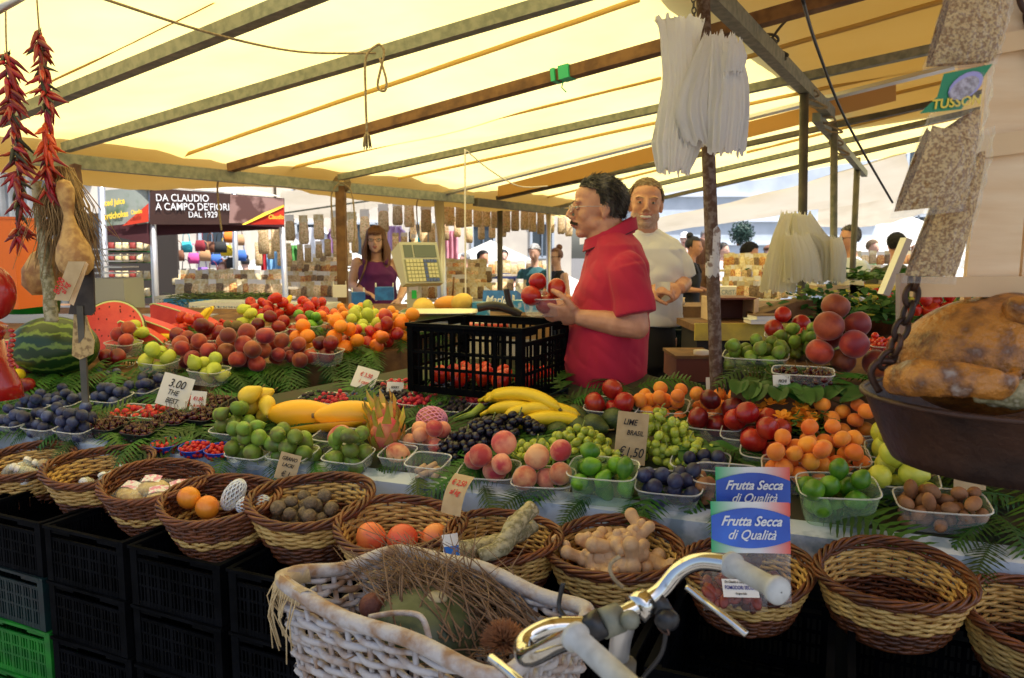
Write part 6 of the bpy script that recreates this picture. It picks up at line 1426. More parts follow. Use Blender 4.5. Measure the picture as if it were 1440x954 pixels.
# brake levers
tb("brake_lever", [P(966, 826, .87), P(990, 845, .85), P(1020, 868, .82), P(1050, 893, .80)], .0042, 'chrome', 10)
tb("brake_lever", [P(690, 925, .80), P(715, 945, .77), P(760, 985, .73)], .0055, 'chrome', 10)
q = MB(); c = BI(P(905, 850, .9)); 
q = MB().tube([BI(P(893, 858, .89)), BI(P(910, 846, .9))], .019, 18); q.build("stem_clamp", M_['chrome'], bi)
tb("stem", [P(880, 862, .885), P(878, 880, .89), P(872, 905, .9), P(868, 960, .93)], .0135, 'alu', 16)
q = MB().tube([BI(P(846, 878, .872)), BI(P(872, 868, .882))], .0185, 18); q.ell(BI(P(886, 872, .86)), .012, 12, 8); q.build("clamp_bolt", M_['steel'], bi)
q = MB()
for (x, y, D, l) in ((928, 850, .9, .03), (838, 880, .87, .03)): q.tube([BI(P(x - 10, y + 6, D)), BI(P(x + 10, y - 6, D))], .0178, 14)
q.ell(BI(P(938, 872, .88)), (.016, .014, .014), 12, 8); q.ell(BI(P(815, 888, .87)), (.016, .014, .012), 12, 8); q.build("black_tape", M_['black'], bi)
MB().tube([BI(p) for p in catmull([P(928, 850, .9), P(925, 880, .89), P(940, 892, .87), P(935, 876, .87)])], .0016, 5).build("cable_wire", M_['rust'], bi)
tb("brake_cable", [P(810, 885, .87), P(792, 865, .89), P(786, 850, .9), P(792, 820, .9)], .003, 'black', 8)
tb("brake_cable", [P(938, 874, .88), P(930, 920, .88), P(900, 960, .9), P(880, 1010, .92)], .003, 'black', 8)
tb("raffia_tie", [P(876, 826, .93), P(862, 812, .93), P(858, 795, .935), P(872, 782, .94)], .0028, 'rope', 6)
hx = V((stem.x - .02, .98, .0)); dirb = V((-.5, .55, 0)).normalized()    # wheel lies forward-left of the stem, under the basket
hd = V((stem.x, .93, .78)); ax = V((stem.x, .93, 0)) + dirb * .16 + V((0, 0, .33))
tb("head_tube", [V((stem.x, .9, .98)), hd, hd + V((0, 0, -.1))], .018, 'steel_dark', 12)
for s in (-1, 1):
    sd2 = V((-dirb.y, dirb.x, 0)) * s
    tb("fork_blade", [hd + V((0, 0, -.1)) + sd2 * .03, hd + V((0, 0, -.25)) + sd2 * .045 + dirb * .05, ax + sd2 * .05], .009, 'chrome', 8)
def wheel(c, name="wheel"):
    Mx = frame(BI(c), dirb, V((-dirb.y, dirb.x, 0))); q = MB().tube([(.325 * math.cos(a), .325 * math.sin(a), 0) for a in [2 * math.pi * k / 64 for k in range(65)]], .017, 10, cap=False)
    w_ = q.build("wheel", M_['black'], bi, True, Mx); r_ = MB().tube([(.304 * math.cos(a), .304 * math.sin(a), 0) for a in [2 * math.pi * k / 64 for k in range(65)]], .01, 8, cap=False); r_.build("wheel_rim", M_['alu'], w_)
    s_ = MB()
    for k in range(32): a = 2 * math.pi * k / 32; s_.tube([(.02 * math.cos(a + 1), .02 * math.sin(a + 1), .02 * (-1) ** k), (.3 * math.cos(a), .3 * math.sin(a), 0)], .001, 3)
    s_.build("spokes", M_['alu'], w_)
    MB().tube([(0, 0, -.045), (0, 0, .045)], .016, 12).build("hub", M_['chrome'], w_)
wheel(ax); wheel(ax - dirb * 1.05)
bb = V((ax - dirb * .62)) ; bb.z = .3; seat = bb - dirb * .12 + V((0, 0, .5))
tb("frame_tube", [hd + V((0, 0, -.06)), bb], .015, 'steel_dark', 10); tb("frame_tube", [seat, bb], .015, 'steel_dark', 10); tb("frame_tube", [bb, ax - dirb * 1.05], .011, 'steel_dark', 10); tb("frame_tube", [seat + V((0, 0, -.08)), ax - dirb * 1.05], .009, 'steel_dark', 10)
q = MB().loft([(0, 0, 0, .09, .1), (0, 0, .03, .1, .12), (0, 0, .05, .08, .1)], 20); q.build("saddle", M_['black'], bi, True, Matrix.Translation(BI(seat + V((0, 0, .02)))))
# ================================================================ PAN WITH GOURDS (right)
pc_ = P(1440, 560, 1.1)
pan = thing("iron_pan", "large rusty oval iron scale pan hanging on a chain at the right", "pan", pc_)
M_['panrust'] = mat("rusted iron", (.035, .018, .013), .5, (.08, .035, .02), 14, (.35, .65), bump=.6, bscale=60, metal=.35)
q = MB().lathe([(.001, -.105), (.155, -.105), (.18, -.098), (.19, -.08), (.222, -.004), (.2275, 0), (.224, .004), (.218, 0), (.186, -.076), (.176, -.09), (.001, -.098)], 72, sy=.86); q.build("bowl", M_['panrust'], pan)
MB().tube([(.2255 * math.cos(a), .2255 * .86 * math.sin(a), .002) for a in [2 * math.pi * k / 72 for k in range(73)]], .0045, 8, cap=False).build("rolled_rim", M_['panrust'], pan)
hk = P(1226, 537, 1.1) - pc_
MB().tube(catmull([hk + V((.012, .0, -.015)), hk + V((-.002, -.0, .012)), hk + V((.008, 0, .03)), hk + V((.03, .0, .03))]), .0055, 8).build("hook", M_['panrust'], pan)
def link(parent, a, b, m, alt, r=.0042, w_=.011):
    a, b = V(a), V(b); d = (b - a); L_ = d.length; x = d.normalized(); y = (V((0, 1, 0)) if alt else V((1, .2, 0))); y = (y - x * y.dot(x)).normalized(); pts = []
    for k in range(25):
        th = 2 * math.pi * k / 24; pts.append((a + b) / 2 + x * (math.cos(th) * L_ * .62) + y * w_ * math.sin(th))
    MB().tube(pts, r, 6, cap=False).build("chain_link", m, parent)
cp = [P(1240, 515, 1.1), P(1256, 497, 1.1), P(1263, 475, 1.1), P(1272, 452, 1.1), P(1280, 428, 1.1), P(1284, 404, 1.1), P(1287, 380, 1.1)]
for i in range(len(cp) - 1): link(pan, cp[i] - pc_, cp[i + 1] - pc_, M_['panrust'], i % 2)
far_ = V((.2, .1, .0))
for sdx in (.21,):
    pts = [V((sdx, .05, 0)).lerp(V((-.06, 0, .62)), k / 20) for k in range(21)]
    for i in range(20): link(pan, pts[i], pts[i + 1], M_['panrust'], i % 2)
M_['gourd'] = mat("dried gourd skin", (.50, .20, .035), .34, (.17, .065, .02), 26, (.44, .58), bump=1.4, bscale=110, c3=(.42, .36, .31), detail=10)
q = MB(); q.ell((0, 0, 0), (.118, .11, .088), 40, 28); q.ell((.03, 0, .02), (.08, .08, .075), 30, 20)
q.v = [tuple(V(v) * (1 + .03 * noise.noise(V(v) * 14)) ) for v in q.v]
o = remesh(q, "gourd", [M_['gourd']], .004, 8); o.matrix_basis = TM(P(1372, 512, 1.12) + V((.01, 0, .012)), 0, 0, -.1); tag(o, "big mottled orange-brown dried gourd filling the rusty pan", "gourd")
root("long curved mottled gourd neck lying along the front of the pan", [P(1262, 535, 1.06), P(1295, 532, 1.0), P(1345, 534, .98), P(1405, 540, .97), P(1424, 533, .985), P(1432, 524, 1.0)], [.022, .026, .023, .02, .008, .003], "gourd", 'gourd', "gourd")
root("pale horseradish-like root at the right frame edge on the pan", [P(1372, 556, .98), P(1400, 556, .98), P(1440, 556, .97), P(1490, 556, .97)], [.008, .016, .019, .02], "gourd", 'root', "gourd")
root("small dried gourd on top touching the right frame edge", [P(1415, 436, 1.05), P(1432, 437, 1.05), P(1460, 442, 1.06), P(1500, 440, 1.06)], [.012, .022, .024, .018], "gourd", 'gourd', "gourd")
# ================================================================ WOODEN CRATE PANEL AND GRAIN BAGS
cr = thing("wooden_crate", "pale wooden fruit crate hung upright at the right edge", "crate", P(1440, 300, 1.12)); co = cr.location.copy()
def plank(pts, th, m, nm="slat"):
    vs = [V(p) - co for p in pts]; n = len(vs); back = V((0, th, 0)); MB().add(vs + [v + back for v in vs], [tuple(range(n)), tuple(range(2 * n - 1, n - 1, -1))] + [(i, i + n, (i + 1) % n + n, (i + 1) % n) for i in range(n)]).build(nm, M_[m], cr, False)
D_ = 1.12
plank([P(1358, 402, D_), P(1432, 398, D_), P(1470, -30, D_), P(1402, -30, D_)], .009, 'wood_pale', "panel")
plank([P(1436, 398, D_), P(1520, 395, D_), P(1560, -30, D_), P(1474, -30, D_)], .009, 'wood_pale', "panel")
for (y0, y1, s) in ((388, 418, 0), (190, 222, -14), (52, 80, -20)): plank([P(1284 if y0 == 388 else 1368, y1 - (0 if y0 == 388 else -2), D_ - .012), P(1560, y1 + s * 1.6, D_ - .012), P(1560, y0 + s * 1.6, D_ - .012), P(1286 if y0 == 388 else 1372, y0 + 2, D_ - .012)], .01, 'wood_knot')
plank([P(1348, 100, D_ + .03), P(1395, 90, D_ + .03), P(1395, 80, D_ + .03), P(1346, 88, D_ + .03)], .008, 'wood_pale')
plank([P(1352, 440, D_ + .02), P(1364, 440, D_ + .02), P(1366, 418, D_ + .02), P(1356, 418, D_ + .02)], .01, 'wood_pale', "leg")
tag(barthing("steel_strip", "grey steel upright with folded shutter left of the lower grain bag", "upright", P(1268, 480, 1.3), P(1268, 385, 1.3), .014, .014, M_['alu']))
barthing("window_bar", "tilted pale aluminium channel beside the lower grain bag", "channel", P(1242, 415, 1.35), P(1275, 336, 1.35), .022, .012, M_['alu'])
M_['grain'] = mat("brown pulse grain", (.34, .17, .055), .6, (.74, .50, .22), 300, (.44, .56), bump=1.0, bscale=420, detail=4)
def grainbag(corners, D, th, label, fill=.85, green=False):
    c0 = P(*corners[0], D); t = thing("grain_bag", label, "bag", c0, group=None); A, B, C_, E_ = [P(*c, D) - c0 for c in corners]   # top-left, top-right, bottom-right, bottom-left
    def S(u, v, k, f0=0): p = A.lerp(B, u).lerp(E_.lerp(C_, u), v); return p + V((0, -k * th * (math.sin(math.pi * u) ** .55) * (math.sin(math.pi * min(1, max(.0, (v - f0) / (1 - f0) * .93 + .07))) ** .5) * (1 + .12 * noise.noise(V((u * 4, v * 6, D)))), 0))
    lo = 1 - fill
    q = MB().sheet(lambda u, v: S(.06 + .88 * u, lo + (fill - .05) * v + .05 * (1 - v) * math.sin(u * 5), .92, lo), 30, 40); q.sheet(lambda u, v: S(.06 + .88 * u, lo + (fill - .05) * v + .05 * (1 - v) * math.sin(u * 5), -.8, lo), 16, 16); q.build("grain", M_['grain'], t)
    MB().sheet(lambda u, v: S(u, v, 1.08) + V((0, -.004 - .008 * noise.noise(V((u * 9 + v * 3, v * 14 - u * 6, 2))), 0)), 40, 60).build("clear_film", M_['cello'], t)
    MB().sheet(lambda u, v: S(u, v, -1.0), 16, 20).build("film_back", M_['cello'], t)
    if green: MB().sheet(lambda u, v: S(-.01 + 1.02 * u, .0 + .2 * v - .0 + .03 * u * 0, 1.0) + V((0, -.0125, 0)), 20, 8).build("header_card", mat("green header card", (.01, .22, .09), .4), t)
    return t, S
grainbag([(1335, -30), (1425, -20), (1400, 92), (1296, 100)], 1.02, .03, "grain bag at the very top right corner", .95)
gt, GS = grainbag([(1330, 110), (1395, 92), (1352, 298), (1250, 308)], .98, .035, "grain bag with green printed header card", .66)
grainbag([(1352, 190), (1395, 178), (1342, 400), (1266, 398)], 1.04, .035, "lowest grain bag just above the wooden slat", .8)
c0 = gt.location.copy(); A_ = P(1296, 160, .96) - c0; vs = [P(1293, 160, .955) - c0, P(1352, 154, .955) - c0, P(1396, 90, .955) - c0, P(1327, 104, .955) - c0, P(1318, 136, .955) - c0]
MB().add(vs, [(0, 1, 2, 3, 4)]).build("green_header", mat("printed green card", (.01, .22, .08), .4), gt, False)
d1_ = (P(1352, 154, .955) - P(1300, 160, .955)).normalized()
text("TUSSON", .016, gt, M_.setdefault('yel', mat("yellow print", (.85, .6, .05), .5)), frame(P(1310, 154, .953) - c0, d1_, V((0, -1, 0))), shear=.2, bold=.0003)
MB().ell(P(1356, 124, .953) - c0, (.021, .0012, .011), 18, 8, rot=Matrix.Rotation(-.6, 3, 'Y')).build("seed_picture", mat("seed picture", (.25, .2, .22), .5, (.5, .45, .5), 200), gt)
MB().ell(P(1358, 121, .9535) - c0, (.024, .001, .014), 18, 8, rot=Matrix.Rotation(-.6, 3, 'Y')).build("lilac_border", mat("lilac", (.35, .32, .6), .5), gt)
# ================================================================ WHITE SHOPPING BAGS
M_['bagw'] = mat("white shopping bag film", (.92, .92, .95), .45, trans=.5, bump=1.2, bscale=50, stretch=(1, 1, .5)); M_['bagc'] = mat("cream shopping bag film", (.88, .85, .7), .5, trans=.5, bump=.4, bscale=26, stretch=(1, 1, .2))
def bagbundle(parts, D, label, m, group=None):
    c0 = P(*parts[0][0][0], D); t = thing("shopping_bags", label, "shopping bags", c0)
    for idx, (spine, ws, dep) in enumerate(parts):
        pts = catmull([P(x, y, D - .03 * idx) - c0 for x, y in spine], 8); n_ = len(pts); q = MB(); vs = []; K = 90; rs = random.Random(idx + int(D * 10))
        pl = [rs.uniform(.6, 1.3) for _ in range(K)]
        for i, p in enumerate(pts):
            f_ = i / (n_ - 1) * (len(ws) - 1); a = int(min(f_, len(ws) - 2)); w_ = (ws[a] * (1 - f_ + a) + ws[a + 1] * (f_ - a)) / 2 * D / F
            for k in range(K):
                th = 2 * math.pi * k / K; pleat = 1 + .09 * math.sin(k * 2.1 + .2 * math.sin(i * .5)) * pl[k] * (.4 + f_ / len(ws)) + .28 * noise.noise(V((k * .22, i * .06, idx * 3)))
                edge_ = (.03 * noise.noise(V((k * .35, idx, 5))) if i in (0, n_ - 1) else 0)
                vs.append(p + V((w_ * math.cos(th) * pleat, w_ * dep * math.sin(th) * pleat, edge_)))
        fs = [(i * K + k, i * K + (k + 1) % K, (i + 1) * K + (k + 1) % K, (i + 1) * K + k) for i in range(n_ - 1) for k in range(K)]
        q.add(vs, fs).build("bag_bundle", M_[m], t)
    return t
bagbundle([([(955, 28), (956, 60), (958, 120), (950, 200), (947, 242)], [64, 50, 50, 62, 40], .5), ([(1003, 50), (996, 90), (985, 150), (994, 204)], [26, 38, 56, 68, 60], .45), ([(1018, 52), (1026, 110), (1025, 160), (1020, 214)], [30, 46, 52, 46], .4), ([(1030, 60), (1034, 80), (1030, 104)], [22, 30, 24], .5)], 2.28, "bundles of white plastic shopping bags hung at the top of the rusty post", 'bagw')
bagbundle([([(1112, 300), (1105, 330), (1098, 370), (1092, 410)], [26, 34, 42, 44], .5), ([(1128, 302), (1136, 330), (1150, 350), (1155, 378)], [24, 44, 58, 56], .5), ([(1150, 330), (1164, 345), (1168, 370), (1165, 395)], [20, 36, 40, 40], .5), ([(1120, 330), (1128, 360), (1130, 396)], [30, 44, 50], .5), ([(1176, 335), (1180, 360), (1178, 395)], [14, 20, 18], .5)], 3.4, "bundles of cream plastic shopping bags hung on the dark post", 'bagc')
ch = thing("hook_chain", "short steel chain above the white shopping bags", "chain", P(975, -5, 2.3)); c0 = ch.location.copy()
for i in range(7): link(ch, P(975 + .4 * i, -5 + 8 * i, 2.3) - c0, P(975 + .4 * i, 3 + 8 * i, 2.3) - c0, M_['steel_dark'], i % 2, .002, .006)
barthing("bag_spike", "thin dark spike above the left white shopping bags", "hook", P(939, 40, 2.28), P(939, 18, 2.28), .004, .004, M_['steel_dark'])
# ================================================================ LEFT: CHILLIES, GOURDS, BOARD, SCALE
M_['chil'] = mat("dried red chilli", (.34, .008, .006), .3, (.18, .006, .006), 30, (.4, .65), hv=.01, vv=.4); M_['chilg'] = mat("dark dried chilli", (.03, .028, .012), .5); M_['chilo'] = mat("orange red chilli", (.62, .06, .008), .3)
def chilli_mesh(L_, m, seed):
    rs = random.Random(seed); q = MB(); b = rs.uniform(-.3, .3); pts = [(math.sin(b * t * 2) * L_ * .3, rs.uniform(-.001, .001), -L_ * t) for t in [i / 8 for i in range(9)]]
    q.tube(pts, [L_ * .10 * k for k in (.5, 1.1, 1.15, 1.1, .95, .8, .6, .4, .1)], 8); q.tube([(0, 0, L_ * .18), (0, 0, 0)], [.0012, .002], 5, mi=1); return q.mesh("chilli", [m, M_['chilg']])
CH = [chilli_mesh(.068, M_['chil'], s) for s in (1, 2, 3)] + [chilli_mesh(.058, M_['chilg'], 4), chilli_mesh(.07, M_['chilo'], 5)]
def chstring(label, pts, n, seed, orange=None):
    c0 = V(pts[0]); t = thing("chilli_string", label, "chilli string", c0); rs = random.Random(seed); sp = catmull(pts, 20)
    MB().tube([p - c0 for p in sp], .0022, 5).build("string", M_['rope'], t)
    for i in range(n):
        u = rs.random() ** .9; k = int(.3 * len(sp) + u * .7 * (len(sp) - 1)); p = sp[min(k, len(sp) - 1)] - c0; a = rs.uniform(0, 6.28); el = rs.uniform(.05, 1.25)
        me = rs.choice(CH[:3]) if rs.random() > .12 else CH[3]
        if orange and abs(u - orange) < .06: me = CH[4]
        put("chilli", me, t, Matrix.Translation(p + V((math.cos(a) * .006, math.sin(a) * .006, 0))) @ Matrix.Rotation(a, 4, 'Z') @ Matrix.Rotation(el, 4, 'X') @ Matrix.Scale(rs.uniform(.6, .95), 4))
chstring("left string of dried red chillies hanging on a thin thread", [P(8, 15, 1.9), P(10, 80, 1.9), P(20, 170, 1.9), P(28, 288, 1.9)], 98, 3)
chstring("right string of dried red chillies with a few orange ones", [P(52, 0, 1.95), P(56, 50, 1.95), P(66, 140, 1.95), P(68, 272, 1.95)], 98, 7, orange=.7)
chstring("lowest small clump of dried red chillies behind the left string", [P(24, 225, 2.1), P(26, 240, 2.1), P(27, 300, 2.1), P(26, 335, 2.1)], 26, 9)
barthing("hanging_bar", "short steel bar at the top left corner that the chillies hang from", "bar", P(-30, 28, 1.92), P(34, -8, 1.92), .014, .014, M_['alu'], tube=.012)
M_['gourdpale'] = mat("pale dried gourd", (.58, .34, .11), .55, (.34, .16, .05), 32, (.44, .60), bump=.6, bscale=60)
q = MB(); q.lathe([(.001, -.085), (.03, -.08), (.048, -.06), (.055, -.03), (.048, .01), (.032, .045), (.019, .085), (.014, .11), (.017, .13), (.024, .16), (.026, .19), (.018, .215), (.001, .222)], 24, fn=lambda p, th: p * (1 + .03 * noise.noise(p * 25)))
tag(put("gourd", q.mesh("gourd", M_['gourdpale']), M=TM(P(104, 352, 1.95), 0, 0, -.08, .82)), "pale bottle gourd hanging behind the folded price card", "gourd")
q = MB(); q.lathe([(.001, -.08), (.035, -.06), (.05, -.02), (.045, .03), (.02, .07), (.01, .1), (.001, .11)], 24)
tag(put("gourd", q.mesh("gourd", M_['gourdpale']), M=TM(P(62, 380, 2.1), 0, 0, .5)), "second pale gourd half hidden behind the wooden branch", "gourd")
q = MB(); rs = random.Random(12); base = P(88, 235, 2.0)
for i in range(420):
    a = rs.gauss(0, .026); q.tube([V((a * .3, rs.gauss(0, .01), 0)), V((a * 1.0, rs.gauss(0, .02), -.1)), V((a * 1.8 + rs.gauss(0, .01), rs.gauss(0, .02), -.16 - rs.random() * .14))], [.0016, .0015, .0007], 3)
t = tag(put("dry_grass_bunch", q.mesh("dry_grass_bunch", mat("dry straw stalks", (.42, .27, .11), .8, (.26, .15, .06), 30)), M=Matrix.Translation(base)), "bunch of dry straw stalks hanging above the pale bottle gourd", "dried bunch")
root("rough pale tree branch standing beside the hanging gourds", [P(73, 452, 2.0), P(68, 400, 2.0), P(60, 330, 2.0), P(50, 255, 2.0)], [.018, .016, .014, .012], "branch", 'root', "branch")
root("twisted bark-covered stick right of the hanging gourds", [P(118, 420, 2.1), P(112, 340, 2.1), P(108, 280, 2.1), P(106, 232, 2.1)], [.014, .016, .016, .014], "branch", 'wood_old', "branch")
hkp = thing("hook_pole", "dark flat steel rod standing among the plums with a scoop board on it", "pole", P(120, 548, 1.98)); c0 = hkp.location.copy()
MB().bar(P(120, 556, 1.98) - c0 - V((0, 0, .02)), P(113, 430, 1.98) - c0, .017, .008).build("rod", M_['steel_dark'], hkp, False)
t = thing("blackboard", "dark rounded metal plate hanging behind the folded price card", "plate", P(113, 405, 1.98)); c0 = t.location.copy()
def roundplate(pts, th, m, par, c0, nm): 
    vs = [V(p) - c0 for p in pts]; n = len(vs); MB().add(vs + [v + V((0, th, 0)) for v in vs], [tuple(range(n)), tuple(range(2 * n - 1, n - 1, -1))] + [(i, i + n, (i + 1) % n + n, (i + 1) % n) for i in range(n)]).build(nm, m, par, False)
roundplate([P(96, 442, 1.98), P(128, 444, 1.98), P(133, 438, 1.98), P(131, 372, 1.98), P(126, 367, 1.98), P(112, 370, 1.98)], .006, mat("scratched brown black steel", (.035, .025, .02), .35, (.06, .045, .035), 30, metal=.3), t, c0, "plate")
t = thing("price_card", "folded kraft card with red writing hanging at the upper left", "price card", P(96, 395, 1.9)); c0 = t.location.copy()
roundplate([P(76, 422, 1.9), P(97, 424, 1.9), P(120, 368, 1.9), P(96, 368, 1.9)], .002, M_['kraft'], t, c0, "card"); roundplate([P(97, 426, 1.92), P(103, 430, 1.92), P(124, 372, 1.92), P(120, 368, 1.92)], .002, M_['wood_pale'], t, c0, "card_back")
xd = (P(100, 369, 1.9) - P(79, 420, 1.9)).normalized()
for i, (s_, z_) in enumerate((("80,00", .024), ("al kg", .02))): text(s_, z_, t, M_['redink'], frame(P(83 + 9 * i, 422 - 1 * i, 1.896) - c0 + V((0, 0, .012)), xd, V((0, -1, 0))), shear=.2, sx=.8, bold=.0003)
t = thing("kraft_tag", "torn mottled brown paper tag on the hook pole", "paper", P(118, 480, 1.97)); c0 = t.location.copy()
roundplate([P(101, 500, 1.97), P(112, 506, 1.97), P(131, 498, 1.97), P(133, 480, 1.97), P(125, 462, 1.97), P(115, 425, 1.99), P(104, 430, 1.99)], .002, mat("mottled kraft", (.5, .34, .14), .8, (.25, .15, .06), 60, (.5, .6)), t, c0, "sheet")
# red antique scale at the left edge
rsx = thing("red_scale", "red painted cast-iron scale cut by the left frame edge", "scale", P(-12, 560, 2.0)); c0 = rsx.location.copy(); M_['redp2'] = mat("glossy red enamel", (.42, .012, .008), .22, (.3, .01, .008), 8, coat=.4)
q = MB().loft([(0, 0, .0, .08, .07), (0, 0, .04, .075, .065), (0, 0, .1, .05, .045), (0, 0, .16, .04, .04)], 20); q.build("base", M_['redp2'], rsx)
MB().tube([V((0, 0, .14)), P(-6, 455, 2.0) - c0], [.026, .03], 14).build("column", M_['redp2'], rsx); hc = P(-12, 412, 2.0) - c0
MB().ell(hc, (.062, .045, .075), 24, 16).build("housing", M_['redp2'], rsx); MB().tube([hc + V((.0, -.036, .01)), hc + V((0, -.044, .01))], .03, 20).build("dial", M_['paper'], rsx)
q = MB()
for k in range(8): q.ell(P(16 + 2 * math.sin(k), 465 + 7 * k, 1.96) - c0, (.008, .008, .006), 8, 6)
q.build("bead_chain", M_['redp2'], rsx)
t = thing("orange_box", "flat bright orange box behind the red scale at the left edge", "box", P(-6, 372, 2.5)); MB().box((0, .1, 0), (.13, .2, .30)).build("box_body", mat("bright orange plastic", (.8, .16, .01), .4), t, False); MB().box((0, .1, .153), (.136, .206, .008)).build("box_lid", mat("orange lid", (.7, .13, .01), .4), t, False)
# ================================================================ MIDDLE GROUND
# big black crate with tomatoes behind the berries
cA = on(562, 556, 'f'); 
big = crate_meshes(.56, .38, .235, 5, 4, plate=False)
bA, bB = P(575, 553, 2.56), P(733, 563, 2.36)
xd = (bB - bA); xd.z = 0; xd.normalize(); yd = V((-xd.y, xd.x, 0)); ctr = (bA + bB) / 2 + yd * .19; ctr.z = (bA.z + bB.z) / 2
M = frame(ctr, xd, (0, 0, 1)); t = thing("plastic_crate", "large open black lattice crate on the board in front of the red polo shirt", "crate", M=M @ Matrix.Diagonal(((bB - bA).length / .56, 1, 1, 1)))
big[0].build("lattice", M_['blackcrate'], t, False); big[1].build("rim", M_['blackcrate'], t, False)
pile(M @ Matrix.Translation((0, 0, .01)), 'tomato', 16, .23, .16, "red tomato inside the large open black crate", seed=3, wall=1)
Mc = frame(P(752, 578, 2.5), xd, (0, 0, 1)) @ Matrix.Diagonal((.28, .5, .30, 1)); tt = crate(Mc, 'tealcrate', "small dark green crate tucked between bananas and red polo shirt")
# tub of tomatoes in the seller's hand
hand_p = redman.matrix_basis @ V((.09, XR(766), ZR(436)))
Mt = Matrix.Translation(P(764, 442, 2.66)) @ Matrix.Rotation(.2, 4, 'X')
t = thing("punnet", "clear tub of tomatoes held in the seller's hand", "punnet", M=Mt); put("tray", punnet_mesh(.078, .06, .07), t); put("rim", rim_mesh(.078, .06, .07), t)
pile(Mt, 'nect', 6, .078, .06, "dark red tomato in the tub held by the seller", seed=4, wall=1, cat="tomato")
# digital price scale
sp = P(583, 442, 4.1); scl = thing("price_scale", "beige digital price scale with keypad on a grey column", "scale", sp)
M_['beige'] = mat("beige scale housing", (.50, .49, .36), .45); M_['lcd'] = mat("scale display glass", (.10, .13, .11), .12); M_['keys'] = mat("cream keys", (.62, .58, .32), .5); M_['keyb'] = mat("blue keys", (.08, .12, .3), .5)
MB().box((0, 0, .12), (.075, .05, .27)).build("column", M_['beige'], scl, False); 
cz = (P(590, 372, 4.1) - sp)
HM_ = TM(cz, .55, R(-20)) 
q = MB(); w_, h_ = .225, .235; vs = [(-w_ / 2, -.03, -h_ / 2), (w_ / 2, -.03, -h_ / 2), (w_ / 2, -.03, h_ / 2), (-w_ / 2, -.03, h_ / 2), (-w_ / 2, .03, -h_ / 2), (w_ / 2, .03, -h_ / 2), (w_ / 2, .1, h_ / 2 - .01), (-w_ / 2, .1, h_ / 2 - .01)]
q.add(vs, [(0, 1, 2, 3), (5, 4, 7, 6), (1, 5, 6, 2), (4, 0, 3, 7), (3, 2, 6, 7), (4, 5, 1, 0)]).build("display_head", M_['beige'], scl, False, HM_)
hd_ = scl.children[-1] if False else [c for c in scl.children if c.name.startswith("display_head")][0]
for (x0, x1, z0, z1_) in ((-.095, -.045, .03, .1), (-.035, .095, .03, .1)): MB().box(((x0 + x1) / 2, -.0315, (z0 + z1_) / 2), (x1 - x0, .005, z1_ - z0)).build("screen", M_['lcd'], hd_, False)
MB().box((0, -.0315, -.045), (.2, .005, .125)).build("keypad_panel", mat("keypad panel", (.28, .28, .16), .5), hd_, False)
for i in range(9):
    for j in range(6): q = MB().box((-.085 + .0205 * i, -.0355, -.1 + .0215 * j), (.017, .005, .017)); q.build("key", M_['keyb'] if (i > 4 and (j == 5 or i == 5 or j == 0)) else M_['keys'], hd_, False)
MB().box((0, -.0265, .16), (.05, .003, .07)).build("sticker", M_['paper'], scl, False); MB().box((.003, -.0285, .11), (.026, .003, .045)).build("green_sticker", mat("green sticker", (.02, .6, .08), .5), scl, False)
pt = thing("scale_pan", "shiny square steel weighing pan in front of the scale column", "scale pan", P(618, 447, 3.75)); M_['pansteel'] = mat("brushed pan steel", (.62, .6, .5), .28, metal=1)
MB().lathe([(.001, 0), (.15, 0), (.165, .004), (.19, .035), (.195, .036), (.195, .03), (.168, -.003), (.001, -.006)], 40, sx=1.0, sy=.75, se=.35).build("pan", M_['pansteel'], pt); MB().box((0, .0, -.035), (.26, .22, .05)).build("pan_base", M_['beige'], pt, False)
# red and black spring scale / cash tray, kraft box
t = thing("cash_tray", "red and black tray behind the large black crate", "tray", P(690, 470, 3.0)); MB().loft([(0, 0, 0, .1, .09), (0, 0, .02, .11, .1), (0, 0, .03, .1, .09)], 24, se=.5).build("tray_body", M_['black'], t); MB().loft([(-.01, 0, .03, .085, .08), (-.01, 0, .045, .08, .075)], 20, se=.4).build("red_top", mat("red tray", (.5, .02, .015), .4), t)
MB().box((-.01, 0, .0475), (.12, .09, .003)).build("paper_pad", M_['paper'], t, False)
t = thing("black_scissors", "black kitchen tool lying between the crate and the seller's hand", "tool", P(712, 440, 3.1)); q = MB(); q.tube(catmull([V((-.12, 0, .02)), V((-.05, 0, .03)), V((.02, 0, .01)), V((.06, 0, -.01))]), .018, 8); q.tube(catmull([V((.0, 0, .1)), V((.01, 0, .05)), V((.03, 0, .0))]), .013, 8); q.tube([(.04 + .022 * math.cos(a), 0, -.05 + .04 * math.sin(a)) for a in [k * math.pi / 8 for k in range(17)]], .006, 6); q.build("handle", M_['black'], t)
t = thing("wooden_box", "little pale wooden box just left of the seller's arm", "box", P(746, 462, 2.95)); 
for (c, d) in (((0, -.07, 0), (.15, .008, .07)), ((0, .07, 0), (.15, .008, .07)), ((-.071, 0, 0), (.008, .132, .07)), ((.071, 0, 0), (.008, .132, .07)), ((0, 0, -.031), (.134, .132, .006))): MB().box(c, d).build("side_board", mat("yellowish crate wood", (.55, .38, .14), .7), t, False)
